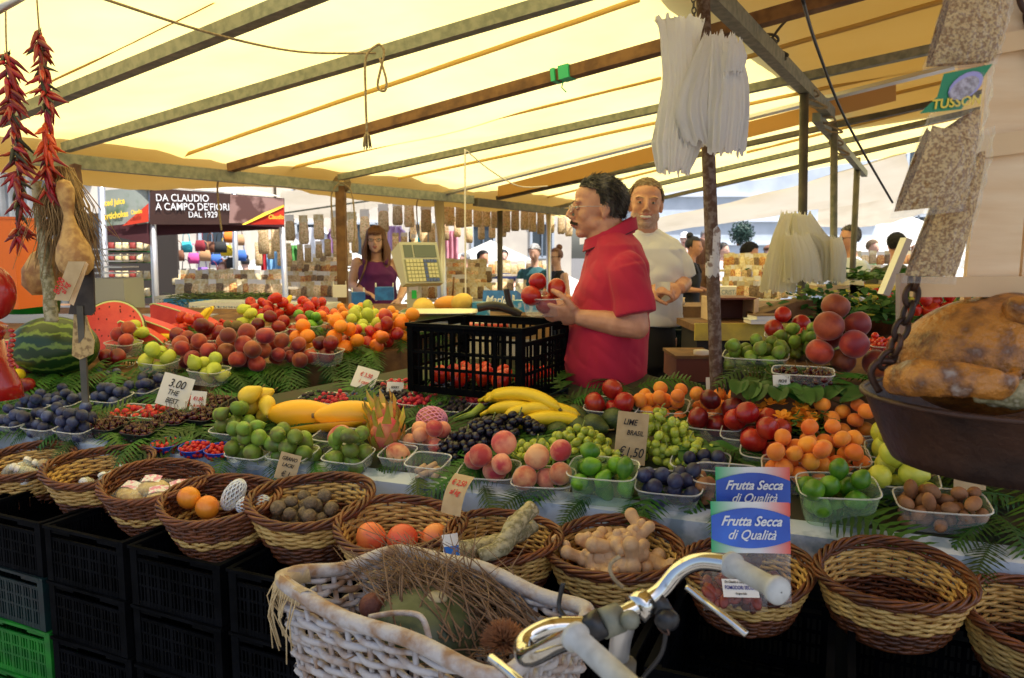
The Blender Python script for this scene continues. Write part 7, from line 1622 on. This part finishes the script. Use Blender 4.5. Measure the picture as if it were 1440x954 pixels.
# printed blue cartons
M_['cblue'] = mat("blue carton", (.02, .12, .42), .5, (.03, .2, .6), 20); M_['cblue2'] = mat("light blue carton", (.05, .3, .55), .5, (.5, .6, .7), 30, (.5, .6))
def carton(px, py, D, sx_, sy, sz, m, label, rz=0, txt=None, tilt=0):
    t = thing("carton", label, "carton", M=TM(P(px, py, D), rz, tilt)); MB().box((0, 0, sz / 2), (sx_, sy, sz)).build("box_body", M_[m] if isinstance(m, str) else m, t, False)
    q = MB()
    for a in (-1, 1): q.box((a * (sx_ / 2 - .004), 0, sz + .001 + .012), (.004, sy * .9, .026))
    q.build("flap", M_['paper'], t, False)
    if txt: text(txt, sz * .62, t, M_['whiteink'], TM((-sx_ * .42, -sy / 2 - .002, sz * .25), 0, R(90)), shear=.2, bold=.001, sx=.9)
    return t
carton(706, 436, 4.3, .20, .14, .10, 'cblue', "dark blue fruit carton with white lettering beside the white cord", -.25, "Marle", R(-14))
carton(504, 428, 4.6, .08, .06, .075, 'cblue', "small blue carton standing below the woman's arm", .3)
carton(541, 422, 4.9, .12, .08, .085, 'cblue', "blue pouch in front of the woman in purple", .1)
carton(632, 440, 4.6, .14, .1, .055, 'cblue2', "light blue and white egg punnet carton right of the scale", .1)
carton(676, 446, 4.2, .1, .08, .085, 'cblue2', "light blue carton between yellow melons and the black crate", .1)
carton(478, 418, 5.0, .09, .06, .08, 'paper', "plain white carton left of the woman in purple", .2)
carton(742, 438, 4.0, .16, .1, .06, 'cblue2', "blue and white carton right of the dark blue one", .1)
for i, (x, y, D, lab) in enumerate([(730, 415, 4.6, "heap of yellow-green pears"), ]):
    pile(TM(P(735, 436, 4.6), 0), 'pear', 16, .2, .12, "yellow-green pear in the far heap left of the seller's tub", seed=5)
# cut melon, bottle and mixed bits
t = thing("cut_melon", "half cut orange melon with a knife in it behind the scale", "melon", TM(P(634, 428, 4.4), 0).translation); MB().ell((0, 0, 0), (.1, .07, .05), 20, 14).build("flesh", mat("cantaloupe flesh", (.85, .36, .04), .4), t); MB().ell((0, .01, -.006), (.104, .072, .05), 20, 14).build("skin", M_['melon'], t); MB().tube([(0.01, 0, .04), (.02, 0, .16)], .006, 6).build("knife_handle", M_['wood_old'], t)
# white and blue trays at the back left with green beans
def opentray(px, py, D, a, b, h, m, label, rz=-.1):
    t = thing("plastic_tray", label, "tray", M=TM(P(px, py, D), rz)); q = MB(); tk = .006
    for s in (-1, 1):
        for z, hh in ((h - .01, .02), (h * .5, .008), (.008, .016)): q.box((0, s * b / 2, z), (a, tk, hh)); q.box((s * a / 2, 0, z), (tk, b - tk, hh))
        for i in range(13): q.box((-a / 2 + a * i / 12, s * (b / 2 + .001), h / 2), (.006, tk * .8, h))
        for i in range(8): q.box((s * (a / 2 + .001), -b / 2 + b * (i + .5) / 8, h / 2), (tk * .8, .006, h))
    q.box((0, 0, .003), (a - .01, b - .01, .005)); q.build("tray_body", M_[m] if isinstance(m, str) else m, t, False); return t
M_['wtray'] = mat("white lattice plastic", (.7, .7, .66), .5); M_['btray'] = mat("sky blue plastic", (.04, .25, .6), .5)
opentray(330, 440, 4.5, .4, .3, .07, 'wtray', "white lattice tray with big handles left of the tomatoes"); opentray(300, 432, 4.9, .5, .3, .06, 'btray', "sky blue tray full of green beans"); opentray(262, 430, 5.1, .3, .25, .07, 'wtray', "white tray behind the blue bean tray"); opentray(430, 438, 4.4, .34, .25, .05, 'wtray', "white tray of red tomatoes before the brown post")
q = MB(); rs = random.Random(9); base = P(315, 432, 4.85)
for i in range(260): p = V((rs.uniform(-.3, .3), rs.uniform(-.13, .13), .03 + rs.uniform(0, .05))); d = V((rs.gauss(0, .05), rs.gauss(0, .04), rs.gauss(0, .015))); q.tube([p - d, p + V((0, 0, .01)), p + d], [.002, .0035, .0015], 4)
tag(put("green_beans", q.mesh("green_beans", mat("green beans", (.12, .2, .05), .6, (.05, .06, .02), 30)), M=Matrix.Translation(base)), "tangled green beans lying in the sky blue tray", "green beans", kind='stuff')
crate(frame(P(360, 440, 5.4), (1, -.1, 0), (0, 0, 1)) @ Matrix.Diagonal((.45, .6, .55, 1)), 'blackcrate', "small black lattice crate behind the bean tray")
# steel bench at left with green basket and step
bn = thing("steel_bench", "grey steel counter along the left behind the watermelon", "counter", (-2.9, 4.3, 0)); zb = P(40, 448, 3.9).z
MB().box((0, .1, zb - .02), (2.5, .9, .04)).build("worktop", M_['alu'], bn, False); MB().box((0, .08, zb / 2 - .02), (2.4, .8, zb - .06)).build("cabinet", mat("grey sheet steel", (.18, .2, .23), .5), bn, False)
t = thing("display_cabinet", "low grey metal cabinet on the steel counter left of the kiosk shelves", "cabinet", P(152, 430, 4.4)); MB().box((0, .12, .06), (.2, .24, .2)).build("cabinet_body", mat("grey cabinet", (.35, .35, .32), .5), t, False); 
for k in range(5): MB().box((0, .1, .19 + .035 * k), (.19, .2, .008)).build("shelf_board", M_['alu'], t, False)
t = thing("green_basket", "bright green plastic basket under the hanging gourds", "basket", P(47, 440, 3.3)); MB().lathe([(.001, 0), (.1, 0), (.115, .13), (.12, .135), (.112, .13), (.098, .006)], 40, fn=lambda p, th: p * (1 + (.012 if int(th * 20) % 2 else 0))).build("tub", M_['greencrate'], t)
# corrugated metal wall
cw = MB().sheet(lambda u, v: (2.4 * (u - .5), .02 * math.sin(u * 220), 1.5 * v), 330, 1)
tag(put("corrugated_wall", cw.mesh("corrugated_wall", mat("corrugated zinc", (.42, .44, .45), .4, (.25, .26, .27), 5, metal=.6)), M=TM((P(10, 477, 5.6).x - .6, 5.6, .95), .0)), "shiny corrugated metal sheet behind the chillies at the far left", "metal wall")
tag(MB().sheet(lambda u, v: (-5.6 + 2.2 * u, 4.8 + .6 * u, 2.12 + .25 * v), 6, 3).build("red_valance", mat("dark red valance", (.12, .02, .02), .8)), "dark red cloth above the corrugated metal at the far left", "cloth")
# ================================================================ KIOSK
M_['kred'] = mat("dark maroon cloth", (.06, .01, .014), .85); M_['ban'] = mat("chocolate brown banner", (.045, .018, .012), .5, (.06, .025, .018), 3)
ks = thing("kiosk", "market kiosk with a brown banner reading Da Claudio a Campo de Fiori", "kiosk", (P(213, 477, 6.5).x, 6.5, 0)); ko = ks.location.copy(); KK = lambda x, y, D: P(x, y, D) - ko
def quad(a, b, c, d, nm, m, par=ks, nu=8, nv=4): a, b, c, d = map(V, (a, b, c, d)); return MB().sheet(lambda u, v: a.lerp(b, u).lerp(d.lerp(c, u), v), nu, nv).build(nm, M_[m] if isinstance(m, str) else m, par, False)
bn0, bn1, bn2, bn3 = KK(210, 316, 6.5), KK(400, 316, 7.0), KK(400, 279, 7.0), KK(211, 264, 6.5)
ban = quad(bn0, bn1, bn2, bn3, "banner", 'ban')
bx = (bn1 - bn0).normalized(); bz = V((0, 0, 1)); bnm = bx.cross(bz)
def btx(s, size, px, py, m='whiteink', **k):
    f_ = (px - 210) / 190; return text(s, size, ban, M_[m] if isinstance(m, str) else m, frame(KK(px, py, 6.5 + .5 * f_) + bnm * .012, bx, bnm * 1), **k)
def btx2(s, size, px, py, m, par, D, xdir, nrm, **k): return text(s, size, par, M_[m] if isinstance(m, str) else m, Matrix.Translation(KK(px, py, D)) @ frame((0, 0, 0), xdir, nrm), **k)
def vframe(p, x, n): z = V(n).normalized(); x = V(x).normalized(); y = z.cross(x).normalized(); M = Matrix((x, y, z)).transposed().to_4x4(); M.translation = p; return M
bnf = -bx.cross(bz) if bx.cross(bz).y > 0 else bx.cross(bz)
for s_, sz_, x_, y_ in (("DA CLAUDIO", .088, 219, 283), ("A CAMPO DE'FIORI", .088, 219, 295.5), ("DAL 1929", .074, 265, 306)):
    text(s_, sz_, ban, M_['whiteink'], vframe(KK(x_, y_, 6.5 + .5 * (x_ - 210) / 190 - .014), bx, bnf), sx=.80 if sz_ > .08 else .78, bold=.0004)
pic = quad(KK(322, 314, 6.78), KK(399, 315, 6.98), KK(399, 280, 6.98), KK(324, 274, 6.78), "banner_photo", mat("sepia street photo", (.35, .2, .17), .6, (.12, .05, .04), 7, (.45, .55)), ks)
gp = MB().add([KK(345, 316, 6.8), KK(399.5, 316, 6.96), KK(399.5, 290, 6.96), KK(375, 302, 6.88)], [(0, 1, 2, 3)]).build("red_corner", mat("red print", (.6, .03, .01), .5), ks, False); MB().add([KK(340, 316, 6.795), KK(345, 316, 6.795), KK(375, 302.5, 6.87), KK(399.5, 291, 6.95), KK(399.5, 288, 6.95), KK(372, 299, 6.87)], [(0, 1, 2, 5), (5, 2, 3, 4)]).build("yellow_stripe", mat("yellow print", (.85, .6, .03), .5), ks, False)
text("Claudio", .055, gp, M_['yel'], vframe(KK(377, 308, 6.85), bx, bnf), shear=.3, sx=.8, bold=.001)
quad(KK(140, 325, 6.1), KK(209, 314, 6.52), KK(209, 262, 6.52), KK(147, 268, 6.1), "side_banner", mat("grey green side banner", (.32, .36, .32), .5, (.12, .2, .1), 4, (.5, .62)))
sx_ = (KK(209, 314, 6.52) - KK(140, 325, 6.1)).normalized(); sn_ = V((sx_.y, -sx_.x, 0))
for s_, y_ in (("ced juice", 290), ("artichokes", 309)): text(s_, .07, ks, M_['yel'], vframe(KK(147, y_, 6.08), sx_, sn_), shear=.25, sx=.75, bold=.002)
MB().add([KK(172, 318, 6.25), KK(209, 312, 6.48), KK(209, 286, 6.48)], [(0, 1, 2)]).build("red_corner", M_.setdefault('rprint', mat("red print side", (.6, .05, .02), .5)), ks, False)
text("Claudio", .05, ks, M_['yel'], vframe(KK(184, 302, 6.3), sx_, sn_), shear=.3, sx=.7, bold=.001)
quad(KK(150, 330, 6.15), KK(213, 345, 6.55), KK(213, 312, 6.55), KK(150, 318, 6.15), "maroon_valance", 'kred'); quad(KK(213, 332, 6.6), KK(400, 322, 7.1), KK(400, 314, 7.1), KK(213, 312, 6.6), "maroon_valance", 'kred')
quad(KK(148, 268, 6.14), KK(210, 262, 6.54), KK(400, 277, 7.04), KK(330, 262, 7.6), "canopy_roof", 'tarp')
for (xa, xb, ya, yb, D) in ((142, 149, 250, 420, 6.1), (213, 219, 268, 420, 6.55), (397, 402, 320, 430, 7.05), (329, 332, 262, 400, 8)):
    MB().tube([KK(xa, ya, D), KK(xb, yb, D), V((KK(xb, yb, D).x, KK(xb, yb, D).y, 0))], .028, 12).build("kiosk_post", M_['alu'], ks)
MB().box(KK(180, 380, 7.3) + V((0, .1, 0)), (.9, .04, 1.1)).build("back_panel", mat("kiosk back", (.05, .04, .035), .8), ks, False)
for k, y_ in enumerate((345, 360, 384, 408)):
    for j in range(8): p0 = KK(154 + 7.4 * j, y_, 6.9); 
    MB().bar(KK(152, y_ + 9, 6.9), KK(212, y_ + 9, 6.9), .16, .012).build("shelf", M_['greencrate'], ks, False)
M_['packet'] = mat("cream packet label", (.72, .64, .42), .6, (.6, .45, .2), 40, vv=.15); M_['packetmix'] = mat("mixed dried food", (.5, .33, .14), .7, (.85, .68, .4), 70, (.42, .56), vv=.35, c3=(.6, .16, .05)); M_['redpk'] = mat("dark red packet", (.25, .03, .02), .6)
M_['packetdk'] = mat('dark dried mushrooms', (.12, .07, .04), .7, (.3, .2, .1), 90, (.42, .56), vv=.3); M_['packetrd'] = mat('red spice mix', (.35, .08, .03), .7, (.6, .35, .1), 80, (.42, .56), vv=.3)
def packet(px, py, D, w_, h_, label, grp, m='packetmix', card_=.3, rz=0, thk=.025, cat="packet", hook=0):
    t = thing("food_packet", label, cat, M=TM(P(px, py, D), rz), group=grp)
    q = MB().loft([(0, 0, 0, w_ / 2 * .8, thk * .4), (0, 0, h_ * .12, w_ / 2, thk), (0, 0, h_ * .5, w_ / 2 * .96, thk), (0, 0, h_ * .8, w_ / 2 * .9, thk * .5), (0, 0, h_, w_ / 2, .002)], 12, se=.7); q.build("food", M_[m] if isinstance(m, str) else m, t)
    if card_: MB().box((0, -.004, h_ * 1.0), (w_ * .9, .006, h_ * card_)).build("tag", M_['packet'] if rs.random() > .35 else M_['paper'], t, False)
    return t
rs = random.Random(21)
for y_ in (353, 369, 393, 417):
    for j in range(6): packet(157 + 10 * j, y_, 6.8, .055, .075, "pale packet on the green wire shelves of the kiosk", "packets on the kiosk shelves", 'packet' if j % 3 else 'redpk', .0)
# tables of packets behind: stepped shelf from x 230 to 480 and 600 to 780
def steps(x0, x1, ya, yb, D, n, rows, label, grp, w_=.1, h_=.13):
    for r_ in range(rows):
        for j in range(n): px = x0 + (x1 - x0) * (j + .5 * (r_ % 2)) / n; py = ya + (yb - ya) * r_ / max(1, rows - 1); packet(px + rs.uniform(-2, 2), py + rs.uniform(-1, 1), D - .25 * r_, w_, h_, label, grp, rs.choice(('packetmix', 'packetmix', 'packet', 'packetdk', 'packetrd')), .45, rs.uniform(-.2, .2))
    tb_ = thing("market_table", "table under the " + grp, "table", (P((x0 + x1) / 2, 0, D).x, D, 0)); zt = P(720, yb, D - .25 * (rows - 1)).z; zt0 = P(720, ya, D).z
    W = (P(x1, 0, D).x - P(x0, 0, D).x)
    for r_ in range(rows): z_ = P(720, ya + (yb - ya) * r_ / max(1, rows - 1), D - .25 * r_).z - .01; MB().box((0, -.25 * r_, z_ - .01), (W + .1, .24, .02)).build("shelf", M_['tarp'], tb_, False)
    MB().box((0, -.25 * rows + .1, zt / 2 - .03), (W + .1, .02, zt - .08)).build("front_cloth", mat("pale table cloth", (.55, .5, .42), .8), tb_, False)
steps(250, 400, 402, 416, 7.4, 16, 2, "cream labelled packet on the far table right of the kiosk post", "packets on the far table by the kiosk")
steps(405, 480, 388, 418, 8.2, 9, 3, "mixed packet on the stepped table between brown post and kiosk", "packets on the stepped table left of the woman")
steps(585, 690, 385, 420, 8.2, 11, 4, "mixed packet on the stepped table behind the scale", "packets on the stepped table right of the woman")
steps(445, 500, 375, 400, 9.0, 6, 2, "mixed packet on the table behind the woman in purple", "packets on the table behind the woman")
steps(690, 790, 385, 412, 9.8, 9, 2, "mixed packet on the table before the grey-haired woman", "packets before the grey-haired woman", .11, .14)
# hanging packets
rail1 = barthing("hanging_rail", "thin rail with the row of hanging dried food packets", "rail", P(365, 305, 7.6), P(620, 268, 7.2), .015, .015, M_['steel'])
barthing("hanging_rail", "thin far rail with small hanging packets right of the aluminium post", "rail", P(620, 268, 7.2), P(860, 306, 10.4), .015, .015, M_['steel'])
def hang(px, py, D, w_, h_, label, grp, card_=.35):
    t = packet(px, py + h_ * F / D, D, w_, h_, label, grp, 'packetmix', card_, rs.uniform(-.4, .4), cat="hanging packet"); MB().tube([(0, 0, h_), (0, 0, h_ + .12)], .0015, 4).build("cord", M_['paper'], t)
for j in range(13): x = 368 + 21 * j + rs.uniform(-4, 4); hang(x, 318 - .13 * (x - 368) + rs.uniform(-6, 6), 7.5, .11, .22 + rs.uniform(-.03, .04), "big hanging packet of dried mix in the upper row left of the aluminium post", "upper row of hanging packets")
for j in range(20): x = 366 + 13.5 * j + rs.uniform(-3, 3); hang(x, 345 - .1 * (x - 368) + rs.uniform(-8, 10), 7.9, .075, .19 + rs.uniform(-.03, .05), "smaller hanging packet in the lower row behind the woman's head", "lower row of hanging packets", .2)
for j in range(17): x = 632 + 13 * j + rs.uniform(-2, 2); hang(x, 282 + .13 * (x - 632) + rs.uniform(-3, 3), 7.6 + .012 * (x - 632), .1, .26, "hanging packet in the receding row right of the aluminium post", "receding row of hanging packets", .0)
for j in range(9): x = 580 + 16 * j + rs.uniform(-2, 2); hang(x, 312 + rs.uniform(-4, 8), 8.6, .08, .2, "small pinkish hanging packet between the aluminium post and the dark post", "second row of hanging packets", .3)
# hanging clothes and bags
def cloth(px, py, D, w_, h_, m, label, cat="garment", nm="hanging_garment"):
    t = MB().sheet(lambda u, v: ((u - .5) * w_ * (1 - .35 * (v > .85)), .03 * math.sin(u * 19) + .02 * noise.noise(V((u * 5, v * 5, px))), -h_ * (1 - v)), 24, 10)
    t.sheet(lambda u, v: ((u - .5) * w_ * (1 - .35 * (v > .85)), .03 + .03 * math.sin(u * 19), -h_ * (1 - v)), 24, 10)
    return tag(put(nm, t.mesh(nm, m), M=Matrix.Translation(P(px, py, D))), label, cat)
cl = lambda n, c: mat(n, c, .85)
for a in [(376, 348, 9.3, .18, .42, cl("red cloth", (.5, .02, .03)), "red garment hanging at the kiosk corner"), (386, 345, 9.1, .2, .34, cl("sky cloth", (.25, .5, .75)), "sky blue printed t-shirt hanging left of the brown post"), (440, 320, 10, .5, .5, cl("white cloth", (.75, .75, .78)), "white sheet hanging behind the packets left of the woman"),
          (555, 318, 9.6, .26, .32, cl("lilac cloth", (.55, .38, .7)), "lilac garment hanging right of the woman's head"), (597, 318, 9.4, .18, .45, cl("teal cloth", (.02, .42, .5)), "turquoise garment hanging left of the aluminium post"), (634, 325, 9.5, .18, .38, cl("pink cloth", (.7, .32, .4)), "pink patterned garment right of the aluminium post"),
          (470, 322, 9.8, .2, .4, cl("plum cloth", (.35, .2, .4)), "dull purple garment behind the brown post"), (580, 322, 9.7, .1, .25, cl("navy cloth", (.03, .04, .12)), "navy garment between the lilac and turquoise ones"), (410, 345, 9.6, .2, .3, cl("green cloth", (.1, .35, .08)), "green garment left of the brown post")]: cloth(*a)
def handbag(px, py, D, s, m, label):
    t = thing("handbag", label, "handbag", M=TM(P(px, py, D), rnd(-.5, .5)), group=None); MB().loft([(0, 0, -s, s * .5, s * .18), (0, 0, -s * .5, s * .55, s * .2), (0, 0, 0, s * .42, s * .08)], 14, se=.6).build("bag_body", m, t)
    MB().tube([(-s * .35, 0, -.02), (-s * .28, 0, s * .6), (0, 0, s * .85), (s * .28, 0, s * .6), (s * .35, 0, -.02)], s * .04, 5).build("strap", m, t)
hb_ = [("orange", (.8, .2, .02)), ("black", (.02, .02, .02)), ("brown", (.2, .08, .04)), ("pink", (.7, .08, .3)), ("blue", (.05, .15, .5)), ("yellow", (.85, .6, .03)), ("dark red", (.25, .02, .03)), ("tan", (.45, .25, .12)), ("turquoise", (.05, .45, .5)), ("violet", (.25, .12, .45))]
hbm = {n: cl(n + " leather", c) for n, c in hb_}
spots = [(240, 338, "black"), (252, 352, "brown"), (262, 340, "turquoise"), (272, 356, "pink"), (281, 338, "dark red"), (288, 352, "tan"), (296, 340, "brown"), (304, 358, "blue"), (310, 340, "black"), (322, 326, "orange"), (318, 345, "yellow"), (246, 376, "blue"), (262, 378, "black"), (285, 376, "violet"), (300, 380, "dark red"), (312, 376, "orange"), (232, 350, "violet"), (335, 330, "tan"), (326, 362, "black"), (338, 352, "blue")]
for i, (x, y, n) in enumerate(spots): handbag(x, y, 10.2 + .1 * (i % 4), .15, hbm[n], f"{n} handbag hanging in the bag stall, {'upper' if y < 345 else 'middle' if y < 365 else 'lower'} row, {'left' if x < 262 else 'centre' if x < 300 else 'right'} part" + (", beside the " + spots[i - 1][2] + " one" if i else ""))
barthing("hanging_rail", "rail of the handbag stall behind the kiosk", "rail", P(225, 322, 10.3), P(345, 316, 10.3), .02, .02, M_['alu'])
# jars and little bottles on the right far table, white crates
steps(1020, 1108, 378, 412, 7.8, 12, 3, "small jar-like packet of dried goods on the right far table", "jars and packets on the right far table", .07, .13)
steps(1040, 1110, 420, 432, 6.4, 9, 1, "small packet at the front of the right far table", "front packets on the right far table", .07, .12)
steps(1205, 1290, 372, 392, 11, 8, 2, "far packet beyond the man in pale grey", "packets beyond the man in pale grey", .12, .16)
t = carton(1028, 418, 6.9, .28, .2, .1, 'paper', "white carton with grey lettering behind the rusty post"); text("CRISTAL", .06, t, M_['shut'], TM((-.12, -.103, .03), 0, R(90)), sx=.8)
# round clipped bush on the palace wall
bu = thing("round_bush", "round dark green bush growing from the palace wall", "bush", P(1043, 328, 16)); q = MB(); rs2 = random.Random(3)
for i in range(1500):
    d = V((rs2.gauss(0, 1), rs2.gauss(0, 1), rs2.gauss(0, 1))).normalized() * rs2.uniform(.1, .27) ; a = V((rs2.gauss(0, 1), rs2.gauss(0, 1), rs2.gauss(0, 1))).normalized() * .035; b = a.cross(d).normalized() * .014; q.add([d - a, d + b, d + a, d - b], [(0, 1, 2, 3)])
q.build("foliage", mat("dark blue green foliage", (.02, .07, .05), .6, vv=.3), bu, False); MB().tube([(0, .25, -.25), (0, .1, 0)], .03, 6).build("stem", M_['wood_old'], bu)
# wooden workbench with yellow edge, crates and books (behind the rusty post)
wb_ = thing("wooden_counter", "yellow-edged wooden counter behind the rusty post", "counter", P(1070, 460, 3.3)); c0 = wb_.location.copy()
quad2 = lambda pts, nm, m, par, c0: MB().add([V(p) - c0 for p in pts], [tuple(range(len(pts)))]).build(nm, M_[m] if isinstance(m, str) else m, par, False)
MB().box((.0, .12, .0), (.62, .35, .03)).build("worktop", M_['wood_old'], wb_, False); MB().box((0, -.065, -.015), (.62, .012, .075)).build("yellow_edge", mat("yellow painted edge", (.6, .45, .05), .6, (.45, .33, .05), 14), wb_, False); MB().box((0, .12, -.62), (.58, .3, 1.2)).build("cabinet", mat("dark cabinet", (.02, .015, .012), .8), wb_, False)
t = thing("wooden_crate", "open brown wooden crate lying on its side on the counter behind the rusty post", "crate", P(1025, 440, 3.5)); M_['redwood'] = mat("red brown stained board", (.16, .04, .02), .6)
for c, d, m in (((0, .1, 0), (.2, .008, .14), 'redwood'), ((-.1, 0, 0), (.012, .2, .15), 'wood_pale'), ((.1, 0, 0), (.012, .2, .15), 'wood_pale'), ((0, 0, -.072), (.19, .2, .008), 'redwood'), ((0, 0, .072), (.19, .2, .008), 'redwood'), ((-.09, -.1, 0), (.012, .012, .14), 'wood_pale'), ((.09, -.1, 0), (.012, .012, .14), 'wood_pale')): MB().box(c, d).build("board", M_[m], t, False)
t = thing("sloping_board", "sloping brown wooden board leaning under the cream shopping bags", "board", P(1108, 438, 3.35)); MB().add([(-.14, -.02, -.03), (.12, -.02, -.03), (.12, -.02, .05), (.03, -.02, .045), (-.14, -.02, -.015), (-.14, .15, -.03), (.12, .15, -.03), (.12, .15, .05), (.03, .15, .045), (-.14, .15, -.015)], [(0, 1, 2, 3, 4), (9, 8, 7, 6, 5), (0, 5, 6, 1), (1, 6, 7, 2), (2, 7, 8, 3), (3, 8, 9, 4), (4, 9, 5, 0)]).build("lid_board", M_['wood_old'], t, False)
for i, (x, y) in enumerate([(1072, 452), (1078, 446)]): t = thing("notebook", ["thick notebook lying on the yellow-edged counter", "thinner notebook lying on top of the thick one"][i], "notebook", M=TM(P(x, y, 3.22), .1 * i)); MB().box((0, 0, 0), (.13, .1, .016)).build("pages", M_['paper'], t, False); MB().box((0, 0, .0095), (.135, .105, .003)).build("cover", M_['wood_old' if i else 'white'], t, False)
t = thing("wooden_step", "dark reddish wooden box at the foot of the rusty post", "box", P(978, 520, 2.9)); MB().box((0, .1, 0), (.16, .24, .09)).build("box_body", M_['redwood'], t, False); MB().box((0, .1, .052), (.17, .25, .012)).build("box_lid", M_['wood_old'], t, False); 
tag(put("candle", MB().lathe([(.001, -.02), (.028, -.02), (.03, .012), (.001, .014)], 18).mesh("candle", M_['paper']), M=Matrix.Translation(P(986, 497, 2.92))), "short cream round pot on the dark wooden box beside the rusty post", "pot")
t = thing("wooden_bench", "brown wooden table edge behind the man in the white t-shirt", "table", P(952, 442, 4.6)); MB().box((.1, .15, 0), (.7, .4, .1)).build("board", M_['wood_old'], t, False); MB().box((.1, .15, -.65), (.6, .3, 1.2)).build("cabinet", mat("dark table base", (.015, .018, .016), .8), t, False)
crate(frame(P(948, 520, 4.2) , (1, .1, 0), (0, 0, 1)) @ Matrix.Diagonal((.8, .8, 1, 1)), 'tealcrate', "dark green crate in shadow between the two men and the rusty post")
packet(952, 430, 4.55, .1, .05, "small wooden box of jars on the table behind the white t-shirt", None, 'wood_pale', 0)
# vegetables behind on the right: yellow crates, lettuces
def leafy(c, n, spread, size, m, label, nm="leafy_vegetables", cat="leafy vegetables", seed=1):
    r_ = random.Random(seed); q = MB()
    for i in range(n):
        p = V((r_.gauss(0, spread[0]), r_.gauss(0, spread[1]), abs(r_.gauss(0, spread[2])))); d = V((r_.gauss(0, 1), r_.gauss(0, 1) - .3, r_.uniform(0, 1.2))).normalized(); s_ = size * r_.uniform(.6, 1.2); t_ = d.cross(V((r_.gauss(0, .3), r_.gauss(0, .3), 1))).normalized() * s_ * .4
        q.add([p, p + d * s_ * .4 + t_, p + d * s_ * .8 + t_ * .8 + V((0, 0, -.2 * s_)), p + d * s_ + V((0, 0, -.25 * s_)), p + d * s_ * .8 - t_ * .8 + V((0, 0, -.2 * s_)), p + d * s_ * .4 - t_], [(0, 1, 2, 3, 4, 5)])
    o = put(nm, q.mesh(nm, m, False), None, Matrix.Translation(c)); return tag(o, label, cat, kind='stuff')
M_['herb'] = mat("dark herb green", (.03, .12, .02), .6, (.06, .17, .03), 12, trans=.2); M_['yellowveg'] = mat("yellow green courgette flowers", (.5, .48, .06), .6, (.3, .38, .06), 14, trans=.2)
leafy(P(1148, 452, 3.4), 420, (.07, .06, .07), .045, M_['herb'], "dark herbs hanging down right of the dark post", seed=1)
leafy(P(1200, 438, 3.6), 420, (.15, .08, .04), .045, M_['yellowveg'], "yellow-green courgette flowers in the far basket", seed=2)
leafy(P(1250, 452, 3.2), 420, (.14, .08, .05), .05, M_['herb'], "dark herbs behind the peaches right of the far basket", seed=3)
leafy(P(1330, 440, 3.3), 300, (.14, .08, .03), .05, M_['yellowveg'], "pale green lettuce behind the big gourd", seed=5)
leafy(P(1230, 394, 5.0), 300, (.22, .1, .03), .06, M_['herb'], "low green produce on the far stall at the right", seed=6)
t = thing("round_basket", "dark round basket of courgette flowers on the far right stall", "basket", P(1200, 462, 3.6)); MB().lathe([(.001, -.03), (.17, -.03), (.21, .06), (.215, .065), (.2, .06)], 40).build("basket_wall", M_['wick_d'], t); MB().loft([(0, 0, -.9, .16, .14), (0, 0, -.03, .2, .18)], 4).build("plinth", M_['kred'], t)
t = thing("far_counter", "far counter carrying the yellow fruit trays on the right", "counter", P(1230, 430, 4.9)); zf = t.location.z; MB().box((0, .3, -.04), (1.7, .8, .05)).build("board", M_['wood_old'], t, False); MB().box((0, .3, -.04 - zf / 2), (1.6, .7, zf - .1)).build("cloth", M_['kred'], t, False)
for i, (x, m, c_) in enumerate([(1215, mat("yellow carton", (.8, .55, .05), .6), "yellow"), (1170, M_['kraft'], "brown")]):
    q = carton(x, 414, 4.8, .3, .25, .06, m, f"{c_} open fruit carton on the far right counter")
pile(TM(P(1250, 440, 3.6), 0), 'tomato', 9, .12, .08, "red tomato behind the herbs on the right", seed=1)
pile(TM(P(1308, 448, 3.0), 0), 'tomato', 9, .1, .06, "red tomato left of the big gourd", seed=6)
for i in range(2): crate(frame(P(1390, 438 - 11 * i, 3.6), (1, 0, 0), (0, 0, 1)) @ Matrix.Diagonal((1.2, .7, .35, 1)), 'greencrate', ["lower bright green crate behind the wooden slat", "upper bright green crate behind the wooden slat"][i])
t = thing("support_table", "dark table under the herbs and green crates on the right", "table", P(1300, 470, 3.4)); zf = t.location.z; MB().box((.1, .2, -.03), (1.7, .9, .04)).build("board", M_['wood_old'], t, False); MB().box((.1, .2, -.03 - zf / 2), (1.6, .8, zf - .08)).build("cloth", M_['kred'], t, False)
